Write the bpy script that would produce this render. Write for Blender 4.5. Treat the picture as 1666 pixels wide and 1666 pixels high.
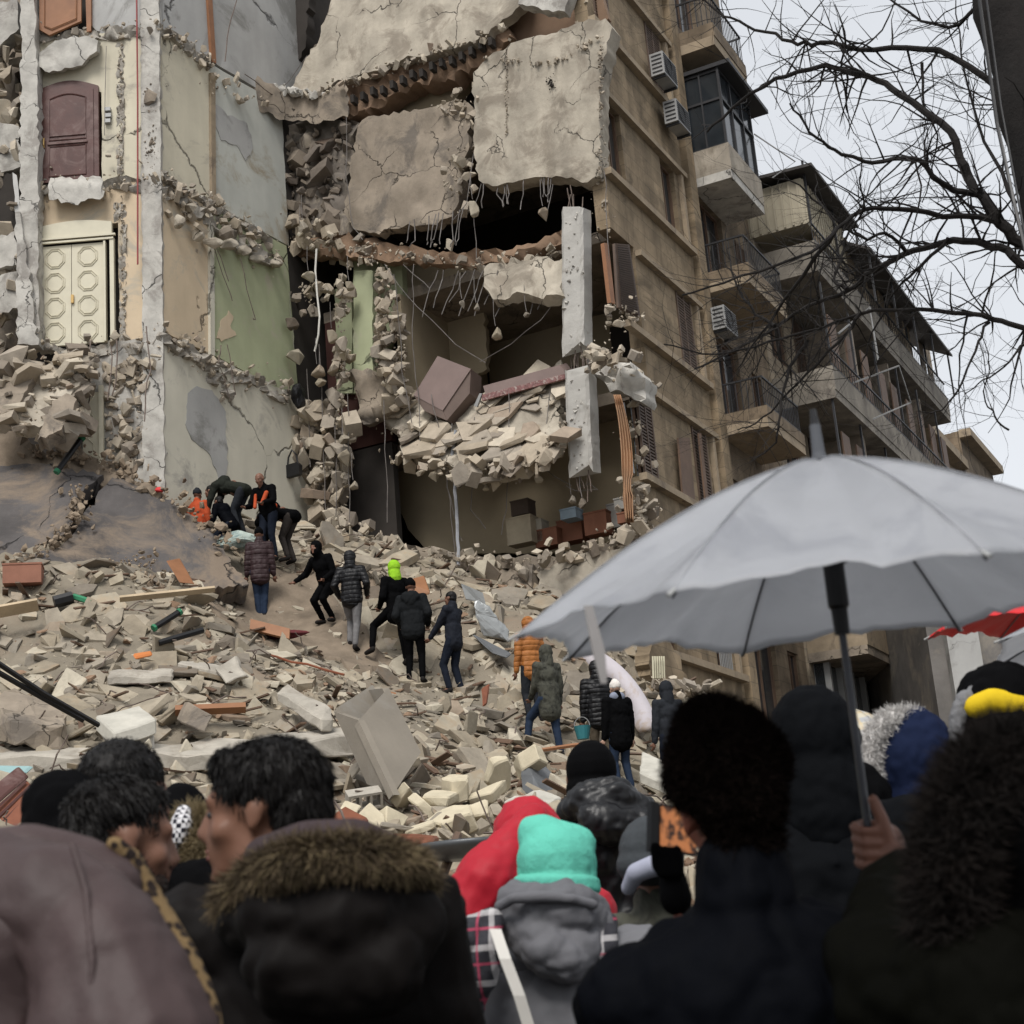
import bpy, bmesh, math, random
import numpy as np
from mathutils import Vector, Matrix, Euler, noise
from mathutils.geometry import delaunay_2d_cdt
random.seed(7); RNG = np.random.RandomState(11)
for o in list(bpy.data.objects): bpy.data.objects.remove(o)
SC = bpy.context.scene; COL = SC.collection
R = math.radians
# ---------------------------------------------------------------- camera
FOC = 2551.0; PIT = R(15.7); ROLL = R(4.7); CAMZ = 1.35
CAM = Vector((0, 0, CAMZ))
fw = Vector((0, math.cos(PIT), math.sin(PIT)))
_rt0 = Vector((1, 0, 0)); _up0 = Vector((0, -math.sin(PIT), math.cos(PIT)))
rt = _rt0*math.cos(ROLL) - _up0*math.sin(ROLL)
up = _up0*math.cos(ROLL) + _rt0*math.sin(ROLL)
cd = bpy.data.cameras.new('camera'); cam = bpy.data.objects.new('camera', cd); COL.objects.link(cam)
mw = Matrix((rt, up, -fw)).transposed().to_4x4(); mw.translation = CAM
cam.matrix_world = mw
cd.sensor_width = 36; cd.sensor_fit = 'HORIZONTAL'; cd.lens = 36*FOC/1666; cd.clip_start = .05; cd.clip_end = 1000
cd.dof.use_dof = True; cd.dof.focus_distance = 24; cd.dof.aperture_fstop = 8.0
SC.camera = cam
# ---------------------------------------------------------------- world, sun, exposure
SUN_EL = R(52); SUN_AZ = R(180+12)          # compass-like: the sun stands behind the camera, a little to the left
w = bpy.data.worlds.new('World'); SC.world = w; w.use_nodes = True
nt = w.node_tree; nt.nodes.clear()
sky = nt.nodes.new('ShaderNodeTexSky'); sky.sky_type = 'NISHITA'; sky.sun_disc = False
sky.sun_elevation = SUN_EL; sky.sun_rotation = SUN_AZ; sky.air_density = 1.0; sky.dust_density = 4; sky.ozone_density = 1.0
hs = nt.nodes.new('ShaderNodeHueSaturation'); hs.inputs['Saturation'].default_value = .22
tcw = nt.nodes.new('ShaderNodeTexCoord'); nzw = nt.nodes.new('ShaderNodeTexNoise')
nzw.inputs['Scale'].default_value = 2.2; nzw.inputs['Detail'].default_value = 5
rmp = nt.nodes.new('ShaderNodeMapRange'); rmp.inputs[1].default_value = .3; rmp.inputs[2].default_value = .7
rmp.inputs[3].default_value = .93; rmp.inputs[4].default_value = 1.05
ovc = nt.nodes.new('ShaderNodeMix'); ovc.data_type = 'RGBA'; ovc.inputs[0].default_value = .72
ovc.inputs[7].default_value = (5.15, 5.35, 5.65, 1)      # the even light of the cloud cover
mul = nt.nodes.new('ShaderNodeMix'); mul.data_type = 'RGBA'; mul.blend_type = 'MULTIPLY'; mul.inputs[0].default_value = 1
bg = nt.nodes.new('ShaderNodeBackground'); bg.inputs[1].default_value = .088
wo = nt.nodes.new('ShaderNodeOutputWorld')
L = nt.links.new
L(tcw.outputs['Generated'], nzw.inputs['Vector']); L(nzw.outputs[0], rmp.inputs[0])
L(sky.outputs[0], hs.inputs['Color']); L(hs.outputs[0], ovc.inputs[6]); L(ovc.outputs[2], mul.inputs[6])
L(rmp.outputs[0], mul.inputs[7]); L(mul.outputs[2], bg.inputs[0]); L(bg.outputs[0], wo.inputs[0])
sl = bpy.data.lights.new('sun', 'SUN'); sun = bpy.data.objects.new('sun', sl); COL.objects.link(sun)
sl.energy = 1.45; sl.angle = R(24); sl.color = (1, .965, .92)
sdir = Vector((math.sin(SUN_AZ)*math.cos(SUN_EL), math.cos(SUN_AZ)*math.cos(SUN_EL), math.sin(SUN_EL)))
sun.rotation_euler = (-sdir).to_track_quat('-Z', 'Y').to_euler()
SC.view_settings.view_transform = 'Standard'; SC.view_settings.look = 'None'
SC.view_settings.exposure = .95; SC.view_settings.gamma = 1
# ---------------------------------------------------------------- geometry helpers
def ray(px, py): return fw + rt*((px-833)/FOC) - up*((py-833)/FOC)
def at(px, py, Y): d = ray(px, py); return CAM + d*(Y/d.y)
def on(P0, n, px, py):
    d = ray(px, py); return CAM + d*(((P0-CAM).dot(n))/d.dot(n))
AZ = R(26.47); U = Vector((math.sin(AZ), math.cos(AZ), 0)); V = Vector((-math.cos(AZ), math.sin(AZ), 0))
PR = at(985, 290, 28.6); PRG = Vector((PR.x, PR.y, 0))
MB_ = Matrix.Translation(PRG) @ Matrix.Rotation(math.pi/2-AZ, 4, 'Z'); MBI = MB_.inverted()
PL = at(262, 300, 28.0); TL = (PL-PR).dot(V)
def cutp(px, py, s=0):                 # point of the torn face (plane s = const) in the building frame
    return MBI @ on(PRG+U*s, -U, px, py)
def facp(px, py, t=0): return MBI @ on(PRG+V*t, -V, px, py)
def frontp(px, py, y=28.0): return on(Vector((0, y, 0)), Vector((0, -1, 0)), px, py)
def sidep(px, py, off=0): return MBI @ on(PL+V*off, -V, px, py)
def fr(x, y=0, z=0, s=1.0, o=4): return noise.fractal(Vector((x*s, y*s, z*s)), 1.0, 2.0, o)

def link(name, me, mat=None, parent=None, smooth=False):
    o = bpy.data.objects.new(name, me); COL.objects.link(o)
    if mat is not None:
        me.materials.clear()
        for m in (mat if isinstance(mat, (list, tuple)) else [mat]): me.materials.append(m)
    if parent is not None: o.parent = parent
    if smooth: me.polygons.foreach_set('use_smooth', [True]*len(me.polygons))
    return o
def tag(o, label=None, cat=None, group=None, kind=None):
    if label: o['label'] = label
    if cat: o['category'] = cat
    if group: o['group'] = group
    if kind: o['kind'] = kind
    return o
def empty(name, loc=(0, 0, 0), rz=0, label=None, cat=None, group=None):
    o = bpy.data.objects.new(name, None); COL.objects.link(o); o.location = loc; o.rotation_euler = (0, 0, rz)
    o.empty_display_size = .2
    return tag(o, label, cat, group)
class MB:
    def __init__(s): s.v = []; s.f = []
    def add(s, vs, fs, M=None):
        n = len(s.v)
        s.v += [tuple(M @ Vector(p)) for p in vs] if M is not None else [tuple(p) for p in vs]
        s.f += [tuple(i+n for i in f) for f in fs]; return s
    def box(s, x0, x1, y0, y1, z0, z1, M=None):
        if x1 < x0: x0, x1 = x1, x0
        if y1 < y0: y0, y1 = y1, y0
        if z1 < z0: z0, z1 = z1, z0
        v = [(x0, y0, z0), (x1, y0, z0), (x1, y1, z0), (x0, y1, z0), (x0, y0, z1), (x1, y0, z1), (x1, y1, z1), (x0, y1, z1)]
        return s.add(v, [(3, 2, 1, 0), (4, 5, 6, 7), (0, 1, 5, 4), (1, 2, 6, 5), (2, 3, 7, 6), (3, 0, 4, 7)], M)
    def tube(s, pts, r, n=5, caps=True):
        pts = [Vector(p) for p in pts]
        rs = r if isinstance(r, (list, tuple)) else [r]*len(pts)
        ref = Vector((.31, .27, .91)); base = len(s.v)
        for i, p in enumerate(pts):
            d = (pts[min(i+1, len(pts)-1)] - pts[max(i-1, 0)])
            if d.length < 1e-9: d = Vector((0, 0, 1))
            d.normalize(); a = d.cross(ref)
            if a.length < .05: a = d.cross(Vector((1, 0, 0)))
            a.normalize(); b = d.cross(a)
            for k in range(n):
                th = 2*math.pi*k/n; s.v.append(tuple(p + (a*math.cos(th)+b*math.sin(th))*rs[i]))
        for i in range(len(pts)-1):
            for k in range(n):
                k2 = (k+1) % n
                s.f.append((base+i*n+k, base+i*n+k2, base+(i+1)*n+k2, base+(i+1)*n+k))
        if caps:
            s.f.append(tuple(base+k for k in range(n))[::-1]); s.f.append(tuple(base+(len(pts)-1)*n+k for k in range(n)))
        return s
    def prism(s, poly, d, M=None):      # polygon of 3-d points pushed along d
        poly = [Vector(p) for p in poly]; n = len(poly); d = Vector(d)
        v = poly + [p+d for p in poly]
        f = [tuple(range(n))[::-1], tuple(range(n, 2*n))] + [(i, (i+1) % n, n+(i+1) % n, n+i) for i in range(n)]
        return s.add(v, f, M)
    def mesh(s, name):
        me = bpy.data.meshes.new(name); me.from_pydata(s.v, [], s.f); me.update(); return me
    auto = False
    def build(s, name, mat, parent=None, smooth=False):
        o = link(name, s.mesh(name), mat, parent, smooth or s.auto)
        if s.auto and not smooth: o.data.set_sharp_from_angle(angle=R(48))
        return o

def wob(pts, amp=.02, seg=.25, seed=0):   # a jittered, subdivided polyline for wires
    out = []; pts = [Vector(p) for p in pts]
    for a, b in zip(pts[:-1], pts[1:]):
        n = max(2, int((b-a).length/seg))
        for i in range(n): out.append(a.lerp(b, i/n) + Vector((random.uniform(-1, 1), random.uniform(-1, 1), random.uniform(-1, 1)))*amp)
    out.append(pts[-1]); return out
def jag(poly, step=.14, amp=.04, closed=True):
    out = []; n = len(poly); seed0 = random.random()*50
    for i in range(n):
        a = Vector(poly[i]); b = Vector(poly[(i+1) % n]); d = b-a; l = d.length
        k = max(1, int(l/step)); nrm = Vector((-d.y, d.x)).normalized() if l > 0 else Vector((0, 0))
        for j in range(k):
            q = a + d*(j/k)
            if j: q = q + nrm*amp*(1.5*fr(q.x+seed0, q.y, .5, .6/max(step, .01), 3)+random.gauss(0, .6)*(1 if random.random() < .8 else 2.2))
            out.append(q)
    return out
def panel(poly, to3, thick, nrm, step=.14, amp=.035, grid=.16, relief=.02, rs=1.6, seed=0):
    """slab with a broken outline: poly in 2-d, to3 maps (a, b) to 3-d, nrm the outward normal; real relief on its face"""
    P = jag(poly, step, amp); n = len(P)
    xs = [p.x for p in P]; ys = [p.y for p in P]
    pts = [Vector((p.x, p.y)) for p in P]
    def inside(x, y):
        c = False; j = n-1
        for i in range(n):
            if (P[i].y > y) != (P[j].y > y) and x < (P[j].x-P[i].x)*(y-P[i].y)/(P[j].y-P[i].y)+P[i].x: c = not c
            j = i
        return c
    x = min(xs)
    while x < max(xs):
        y = min(ys)
        while y < max(ys):
            qx, qy = x+random.uniform(-.3, .3)*grid, y+random.uniform(-.3, .3)*grid
            if inside(qx, qy): pts.append(Vector((qx, qy)))
            y += grid
        x += grid
    vv, ee, ff, *_ = delaunay_2d_cdt(pts, [(i, (i+1) % n) for i in range(n)], [], 1, 1e-5)
    nrm = Vector(nrm).normalized(); m = MB(); m.auto = True; nv = len(vv)
    front = []; back = []
    for q in vv:
        p = Vector(to3(q.x, q.y)); h = relief*(fr(p.x+seed*3.7, p.y, p.z, rs, 5)*1.6)
        front.append(p + nrm*h); back.append(p - nrm*thick)
    m.v = [tuple(p) for p in front+back]
    a, b, c = [front[i] for i in ff[0][:3]]
    flip = (b-a).cross(c-a).dot(nrm) < 0
    cnt = {}
    for f in ff:
        f = tuple(f)[::-1] if flip else tuple(f)
        m.f.append(f); m.f.append(tuple(i+nv for i in f[::-1]))
        for i in range(len(f)):
            e = (f[i], f[(i+1) % len(f)]); cnt[e] = 1
    for (i, j) in list(cnt):
        if (j, i) not in cnt: m.f.append((j, i, i+nv, j+nv))
    return m
# chunks of broken masonry -------------------------------------------------------
def chunk_proto(seed, flat):
    rg = random.Random(seed); bm = bmesh.new()
    if flat < .6:
        k = rg.choice([4, 4, 5, 5, 6]); an = sorted(rg.uniform(0, 6.28) for _ in range(k)); an = [i*6.28/k+rg.uniform(-.4, .4) for i in range(k)]
        for a in an:
            rr = rg.uniform(.7, 1.1)
            for z in (-flat, flat):
                bm.verts.new((math.cos(a)*rr*.5+rg.uniform(-.04, .04), math.sin(a)*rr*.42+rg.uniform(-.04, .04), z*.5*rg.uniform(.75, 1)))
    else:
        for _ in range(13):
            p = Vector((rg.gauss(0, 1), rg.gauss(0, 1), rg.gauss(0, 1))).normalized()*rg.uniform(.42, .55)
            bm.verts.new((p.x, p.y*.85, p.z*flat))
    r = bmesh.ops.convex_hull(bm, input=bm.verts)
    junk = [e for e in r['geom_interior'] if isinstance(e, bmesh.types.BMVert)]
    bmesh.ops.delete(bm, geom=junk, context='VERTS')
    bm.normal_update(); bm.verts.index_update()
    v = [tuple(x.co) for x in bm.verts]; f = [tuple(q.index for q in x.verts) for x in bm.faces]
    bm.free(); return v, f
PLATES = [chunk_proto(i, random.Random(i).choice([.18, .25, .34, .45])) for i in range(16)]
LUMPS = [chunk_proto(50+i, .75) for i in range(12)]
def chip(proto, M, m): m.add(proto[0], proto[1], M)
def lump_mesh(seed, size, stretch=(1, 1, 1), rough=.12):    # one finely shaped stone
    bm = bmesh.new(); v, f = LUMPS[seed % len(LUMPS)]
    vs = [bm.verts.new((p[0]*stretch[0]*size, p[1]*stretch[1]*size, p[2]*stretch[2]*size)) for p in v]
    for q in f: bm.faces.new([vs[i] for i in q])
    bmesh.ops.bevel(bm, geom=bm.edges[:]+bm.verts[:], offset=size*.05, segments=1, affect='EDGES', clamp_overlap=True)
    bmesh.ops.triangulate(bm, faces=bm.faces[:])
    bmesh.ops.subdivide_edges(bm, edges=bm.edges[:], cuts=2, use_grid_fill=True)
    for q in bm.verts: q.co *= 1 + rough*fr(q.co.x+seed, q.co.y, q.co.z, 3/size, 4)
    me = bpy.data.meshes.new('stone'); bm.to_mesh(me); bm.free(); return me
def rotm(a, b, c): return Euler((a, b, c)).to_matrix().to_4x4()
def scatter(m, pts, smin, smax, lumps=.5, flat_tilt=.9, sq=(1, 1, 1)):
    for p in pts:
        s = smin*(smax/smin)**(random.random()**1.6)
        pr = random.choice(LUMPS if random.random() < lumps else PLATES)
        M = Matrix.Translation(p) @ rotm(random.gauss(0, flat_tilt), random.gauss(0, flat_tilt), random.uniform(0, 6.28)) @ Matrix.Diagonal((s*random.uniform(.8, 1.3)*sq[0], s*sq[1], s*random.uniform(.8, 1.2)*sq[2], 1))
        chip(pr, M, m)
def along(path, n, spread):
    P = [Vector(p) for p in path]; L_ = [(b-a).length for a, b in zip(P[:-1], P[1:])]; T = sum(L_); out = []
    for _ in range(n):
        d = random.random()*T
        for i, l in enumerate(L_):
            if d <= l: break
            d -= l
        q = P[i].lerp(P[i+1], min(1, d/l)); out.append(q+Vector([random.gauss(0, s) for s in spread]))
    return out
# ---------------------------------------------------------------- materials
MATS = {}
def mat(name, base, rough=.85, var=.22, scale=1.2, bump=.35, bscale=14, second=None, sfac=.5, sscale=.5, island=0, spec=.3, metal=0, dist=.02, cracks=0, streak=0):
    if name in MATS: return MATS[name]
    m = bpy.data.materials.new(name); m.use_nodes = True; nt = m.node_tree; N = nt.nodes; K = nt.links.new
    b = N['Principled BSDF']; b.inputs['Roughness'].default_value = rough; b.inputs['Metallic'].default_value = metal
    b.inputs['Specular IOR Level'].default_value = spec
    tc = N.new('ShaderNodeTexCoord'); src = tc.outputs['Object']
    n1 = N.new('ShaderNodeTexNoise'); n1.inputs['Scale'].default_value = scale; n1.inputs['Detail'].default_value = 8; n1.inputs['Roughness'].default_value = .65
    K(src, n1.inputs['Vector'])
    rp = N.new('ShaderNodeValToRGB'); K(n1.outputs[0], rp.inputs[0])
    lo = tuple(c*(1-var) for c in base); hi = tuple(min(1, c*(1+var*.8)) for c in base)
    rp.color_ramp.elements[0].position = .32; rp.color_ramp.elements[0].color = (*lo, 1)
    rp.color_ramp.elements[1].position = .68; rp.color_ramp.elements[1].color = (*hi, 1)
    out = rp.outputs[0]
    if second is not None:
        n2 = N.new('ShaderNodeTexNoise'); n2.inputs['Scale'].default_value = sscale; n2.inputs['Detail'].default_value = 9; n2.inputs['Roughness'].default_value = .7
        n2.inputs['Distortion'].default_value = .6
        mp = N.new('ShaderNodeMapping'); mp.inputs['Location'].default_value = (3.1, 7.7, 1.3); K(src, mp.inputs[0]); K(mp.outputs[0], n2.inputs['Vector'])
        r2 = N.new('ShaderNodeValToRGB'); r2.color_ramp.elements[0].position = .62-.28*sfac; r2.color_ramp.elements[1].position = .70-.2*sfac
        K(n2.outputs[0], r2.inputs[0])
        mx = N.new('ShaderNodeMix'); mx.data_type = 'RGBA'; mx.inputs[7].default_value = (*second, 1)
        K(r2.outputs[0], mx.inputs[0]); K(out, mx.inputs[6]); out = mx.outputs[2]
    if island:
        g = N.new('ShaderNodeNewGeometry'); oi = N.new('ShaderNodeObjectInfo'); ad = N.new('ShaderNodeMath'); ad.operation = 'ADD'
        K(g.outputs['Random Per Island'], ad.inputs[0]); K(oi.outputs['Random'], ad.inputs[1])
        fc = N.new('ShaderNodeMath'); fc.operation = 'FRACT'; K(ad.outputs[0], fc.inputs[0])
        r3 = N.new('ShaderNodeValToRGB'); K(fc.outputs[0], r3.inputs[0]); cr = r3.color_ramp
        cols = [(0, (.42, .37, .34)), (.14, (.72, .70, .69)), (.3, (.92, .88, .84)), (.5, (1.08, 1.02, .92)), (.64, (.80, .74, .66)), (.78, (1.15, 1.12, 1.05)), (.92, (1.42, 1.40, 1.33)), (1, (.58, .45, .38))]
        cr.elements[0].position = 0; cr.elements[0].color = (*cols[0][1], 1); cr.elements[1].position = 1; cr.elements[1].color = (*cols[-1][1], 1)
        for p, c in cols[1:-1]: e = cr.elements.new(p); e.color = (*c, 1)
        m3 = N.new('ShaderNodeMix'); m3.data_type = 'RGBA'; m3.blend_type = 'MULTIPLY'; m3.inputs[0].default_value = island
        K(out, m3.inputs[6]); K(r3.outputs[0], m3.inputs[7]); out = m3.outputs[2]
    hgt = None
    if streak:          # rain grime running down the wall
        mp = N.new('ShaderNodeMapping'); mp.inputs['Scale'].default_value = (2.2, 2.2, .3); K(src, mp.inputs[0])
        n4 = N.new('ShaderNodeTexNoise'); n4.inputs['Scale'].default_value = 1; n4.inputs['Detail'].default_value = 6; K(mp.outputs[0], n4.inputs['Vector'])
        r4 = N.new('ShaderNodeMapRange'); r4.inputs[1].default_value = .42; r4.inputs[2].default_value = .7; r4.inputs[3].default_value = 0; r4.inputs[4].default_value = streak; K(n4.outputs[0], r4.inputs[0])
        m4 = N.new('ShaderNodeMix'); m4.data_type = 'RGBA'; m4.inputs[7].default_value = tuple(c*.38 for c in base)+(1,); K(r4.outputs[0], m4.inputs[0]); K(out, m4.inputs[6]); out = m4.outputs[2]
    if cracks:
        nd = N.new('ShaderNodeTexNoise'); nd.inputs['Scale'].default_value = 2.5; nd.inputs['Detail'].default_value = 6; K(src, nd.inputs['Vector'])
        va = N.new('ShaderNodeVectorMath'); va.operation = 'SCALE'; va.inputs['Scale'].default_value = .55; K(nd.outputs['Color'], va.inputs[0])
        vb = N.new('ShaderNodeVectorMath'); vb.operation = 'ADD'; K(src, vb.inputs[0]); K(va.outputs[0], vb.inputs[1])
        vo = N.new('ShaderNodeTexVoronoi'); vo.feature = 'DISTANCE_TO_EDGE'; vo.inputs['Scale'].default_value = cracks; K(vb.outputs[0], vo.inputs['Vector'])
        np_ = N.new('ShaderNodeTexNoise'); np_.inputs['Scale'].default_value = .8; K(src, np_.inputs['Vector'])
        w_ = N.new('ShaderNodeMapRange'); w_.inputs[1].default_value = .46; w_.inputs[2].default_value = .62; w_.inputs[3].default_value = .0004; w_.inputs[4].default_value = .016; K(np_.outputs[0], w_.inputs[0])
        dv = N.new('ShaderNodeMath'); dv.operation = 'DIVIDE'; K(vo.outputs['Distance'], dv.inputs[0]); K(w_.outputs[0], dv.inputs[1])
        cl = N.new('ShaderNodeClamp'); K(dv.outputs[0], cl.inputs[0]); hgt = cl.outputs[0]
        m5 = N.new('ShaderNodeMix'); m5.data_type = 'RGBA'; m5.inputs[6].default_value = tuple(c*.22 for c in base)+(1,); K(hgt, m5.inputs[0]); K(out, m5.inputs[7]); out = m5.outputs[2]
    K(out, b.inputs['Base Color'])
    if bump:
        nb = N.new('ShaderNodeTexNoise'); nb.inputs['Scale'].default_value = bscale; nb.inputs['Detail'].default_value = 10; nb.inputs['Roughness'].default_value = .7
        K(src, nb.inputs['Vector']); bp = N.new('ShaderNodeBump'); bp.inputs['Strength'].default_value = bump; bp.inputs['Distance'].default_value = dist
        K(nb.outputs[0], bp.inputs['Height']); K(bp.outputs[0], b.inputs['Normal'])
        if hgt is not None:
            b2 = N.new('ShaderNodeBump'); b2.inputs['Strength'].default_value = .8; b2.inputs['Distance'].default_value = .04; K(hgt, b2.inputs['Height']); K(b2.outputs[0], bp.inputs['Normal'])
    MATS[name] = m; return m
def stone_mat(name, base, bw=.62, bh=.34, mortar=.55, axis='xz', var=.25):
    m = mat(name, base, .88, var, 2.0, .3, 20, second=tuple(c*.55 for c in base), sfac=.42, sscale=.9, streak=.55)
    nt = m.node_tree; N = nt.nodes; K = nt.links.new; b = N['Principled BSDF']
    old = b.inputs['Base Color'].links[0].from_socket
    tc = N.new('ShaderNodeTexCoord'); sp = N.new('ShaderNodeSeparateXYZ'); K(tc.outputs['Object'], sp.inputs[0])
    ad = N.new('ShaderNodeMath'); ad.operation = 'ADD'; K(sp.outputs[0], ad.inputs[0]); K(sp.outputs[1], ad.inputs[1])
    cb = N.new('ShaderNodeCombineXYZ'); K(ad.outputs[0], cb.inputs[0]); K(sp.outputs[2], cb.inputs[1])
    br = N.new('ShaderNodeTexBrick'); K(cb.outputs[0], br.inputs['Vector']); br.inputs['Scale'].default_value = 1
    br.inputs['Brick Width'].default_value = bw; br.inputs['Row Height'].default_value = bh; br.inputs['Mortar Size'].default_value = .008
    br.inputs['Color1'].default_value = (1.1, 1.08, 1.02, 1); br.inputs['Color2'].default_value = (.84, .82, .78, 1); br.inputs['Mortar'].default_value = (mortar,)*3+(1,)
    mx = N.new('ShaderNodeMix'); mx.data_type = 'RGBA'; mx.blend_type = 'MULTIPLY'; mx.inputs[0].default_value = .85
    K(old, mx.inputs[6]); K(br.outputs[0], mx.inputs[7]); K(mx.outputs[2], b.inputs['Base Color'])
    return m
CON = mat('broken_concrete', (.36, .33, .28), .92, .25, 2.5, .5, 18, second=(.26, .23, .19), sfac=.35, sscale=1.1)
CONL = mat('pale_concrete', (.44, .42, .38), .9, .22, 3, .5, 16, second=(.27, .25, .225), sfac=.45, sscale=1.6, cracks=.9)
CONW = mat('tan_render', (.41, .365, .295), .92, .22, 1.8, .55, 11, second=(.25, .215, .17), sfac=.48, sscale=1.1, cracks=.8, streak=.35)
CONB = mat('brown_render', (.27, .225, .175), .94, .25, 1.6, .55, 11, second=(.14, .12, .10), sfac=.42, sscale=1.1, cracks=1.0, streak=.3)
RUB = mat('rubble_stone', (.30, .273, .225), .93, .22, 4, .4, 25, second=(.30, .25, .19), sfac=.3, sscale=2.5, island=1)
RUBW = mat('building_rubble', (.36, .32, .265), .93, .18, 4, .45, 25, island=.8)
DUST = mat('limestone_dust', (.205, .177, .135), .98, .2, 2.2, .6, 30, second=(.22, .17, .125), sfac=.36, sscale=.35)
DIRT = mat('brown_dirt', (.19, .15, .11), .98, .3, 2.5, .6, 22)
DSLAB = mat('dark_roof_membrane', (.088, .080, .077), .85, .35, .9, .9, 9, second=(.19, .148, .11), sfac=.50, sscale=.5, cracks=.35)
CREAM = mat('cream_plaster', (.56, .515, .40), .85, .10, .8, .12, 9, second=(.36, .33, .27), sfac=.32, sscale=1.0, cracks=.22, streak=.16)
CREAM2 = mat('pale_yellow_plaster', (.55, .52, .43), .85, .08, .8, .1, 9, second=(.34, .32, .28), sfac=.32, sscale=.8, cracks=.22, streak=.16)
PEACH = mat('peach_plaster', (.56, .45, .315), .85, .10, 1, .12, 9, second=(.40, .36, .29), sfac=.35, sscale=1.0, cracks=.22, streak=.16)
GREEN = mat('green_plaster', (.37, .395, .25), .85, .1, 1, .12, 9, second=(.40, .38, .28), sfac=.22, sscale=1.3, cracks=.22, streak=.16)
PALEG = mat('pale_grey_plaster', (.47, .475, .43), .85, .1, .8, .12, 9, second=(.33, .29, .22), sfac=.33, sscale=.8, cracks=.22, streak=.16)
GREYP = mat('grey_plaster', (.375, .37, .355), .85, .12, .8, .12, 9, second=(.22, .215, .20), sfac=.33, sscale=.6, cracks=.22, streak=.16)
STONE = stone_mat('ochre_limestone', (.265, .205, .138))
STONE2 = stone_mat('brown_limestone', (.20, .155, .11))
STONE3 = stone_mat('grey_limestone', (.30, .25, .19))
TRIM = mat('stone_trim', (.29, .23, .16), .88, .2, 3, .35, 18, second=(.17, .135, .10), sfac=.3, sscale=1.2)
DARK = mat('interior_shade', (.035, .030, .026), .95, .3, 1, 0)  # near-black colour stands in for shade in rooms, openings and windows
ROOM = mat('room_plaster', (.34, .28, .19), .9, .12, .7, .1, 6)
BRED = mat('hollow_brick', (.22, .145, .095), .92, .25, 3, .5, 20)
STEEL = mat('rebar_steel', (.16, .125, .105), .7, .3, 8, 0, metal=.3)
WIRE = mat('grey_wire', (.15, .135, .125), .6, .4, 5, 0)
WIREW = mat('white_cable', (.6, .58, .53), .5, .1, 5, 0)
BLACK = mat('black_plastic', (.012, .012, .013), .4, .2, 5, 0)
WRED = mat('mahogany_door', (.085, .036, .030), .38, .25, 2, .1, 20, second=(.14, .085, .075), sfac=.35, sscale=1.5)
WORG = mat('orange_wood', (.25, .115, .055), .55, .2, 3, .1, 30, second=(.24, .11, .05), sfac=.4, sscale=2)
WCREAM = mat('cream_door_paint', (.56, .52, .40), .5, .08, 2, .06, 20)
WRUST = mat('red_brown_board', (.20, .068, .035), .5, .25, 3, .1, 30)
WBRN = mat('brown_wood', (.12, .075, .05), .6, .25, 3, .2, 30)
IRON = mat('black_iron', (.022, .022, .024), .5, .2, 5, 0)
METAL = mat('painted_metal', (.29, .29, .285), .45, .15, 3, .1, 20, metal=.2)
GLASS = mat('dark_glass', (.02, .024, .028), .12, .2, 2, 0, spec=.6)
ASPH = mat('wet_asphalt', (.07, .068, .065), .6, .25, 1.2, .3, 40)
BANDM = mat('crushed_concrete', (.34,.315,.275), .95, .3, 5, .7, 20, second=(.20,.175,.145), sfac=.5, sscale=3)
# ================================================================ ground and mound
g = MB().box(-200, 200, -60, 400, -.3, 0).build('ground', ASPH); tag(g, kind='structure')
CTRL = [(0,960,24.6),(100,955,24.8),(200,960,25),(330,970,25.9),(425,1010,26.8),(480,905,29.0),(430,920,27.8),(530,1015,26.6),(560,870,30.0),(640,905,29.2),(720,940,28.5),(800,985,27.5),
 (860,1040,26.6),(760,1030,26.4),(920,1085,26.4),(1000,1100,27.0),(1060,1110,27.8),(1110,1200,27.6),(1040,1180,26.2),(590,1065,26.0),(680,1112,25.4),(760,1128,25.3),(650,1000,27.2),
 (870,1205,24.4),(930,1210,24.6),(980,1240,24.6),(1020,1290,24.2),(1080,1290,25.4),(1130,1290,27),(0,1060,23.4),(150,1060,23.5),(300,1060,24.0),(440,1080,24.4),(560,1110,24.4),
 (0,1195,21.2),(150,1190,21.3),(300,1190,21.4),(450,1185,21.8),(560,1180,22.4),(0,1290,19.3),(150,1290,19.4),(300,1300,19.2),(450,1300,19.2),(600,1290,20.0),(700,1240,21.8),(800,1220,22.9),
 (700,1330,18.2),(800,1330,18.2),(900,1320,18.6),(1000,1350,18.0),(600,1400,16),(700,1400,15.8),(850,1400,15.6),(980,1420,15.5),(0,1380,16),(300,1390,16),(700,1500,12.6),(850,1500,12.4),(400,1480,13),(100,1480,13),(1000,1500,12.8)]
cp = [at(*c) for c in CTRL]
cp += [Vector(p) for p in [(-14,24.5,8),(-14,21,4.6),(-14,17,3),(-14,12,1.2),(-13,27,9.5),(5,24,1.8),(5,20,1.2),(5,16,.9),(4.5,12,.5),(6,28,2),(5,31,4),(8,24,.4),(8,18,.2),(8,12,0),(-10,8.5,.5),(-3,8.5,.5),(3,8.5,.35),(8,8.5,.1),(-14,8.5,.5),(-14,4,.2),(-5,4,.2),(0,4,.2),(5,4,.1),(9,4,0),(9,28,.4),(9,33,.4),(-5,32,10.3),(-1,32,7.6),(2.5,31,6.6),(-9,30,11.5),(-13,31,12)]]
X = np.array([[p.x, p.y] for p in cp]); Z = np.array([p.z for p in cp]); nC = len(X)
def tps(d2): return np.where(d2 > 1e-12, .5*d2*np.log(np.maximum(d2, 1e-12)), 0)
D2 = ((X[:, None]-X[None])**2).sum(-1); A = np.zeros((nC+3, nC+3)); A[:nC, :nC] = tps(D2)+np.eye(nC)*.25
A[:nC, nC:] = np.c_[np.ones(nC), X]; A[nC:, :nC] = A[:nC, nC:].T
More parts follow.
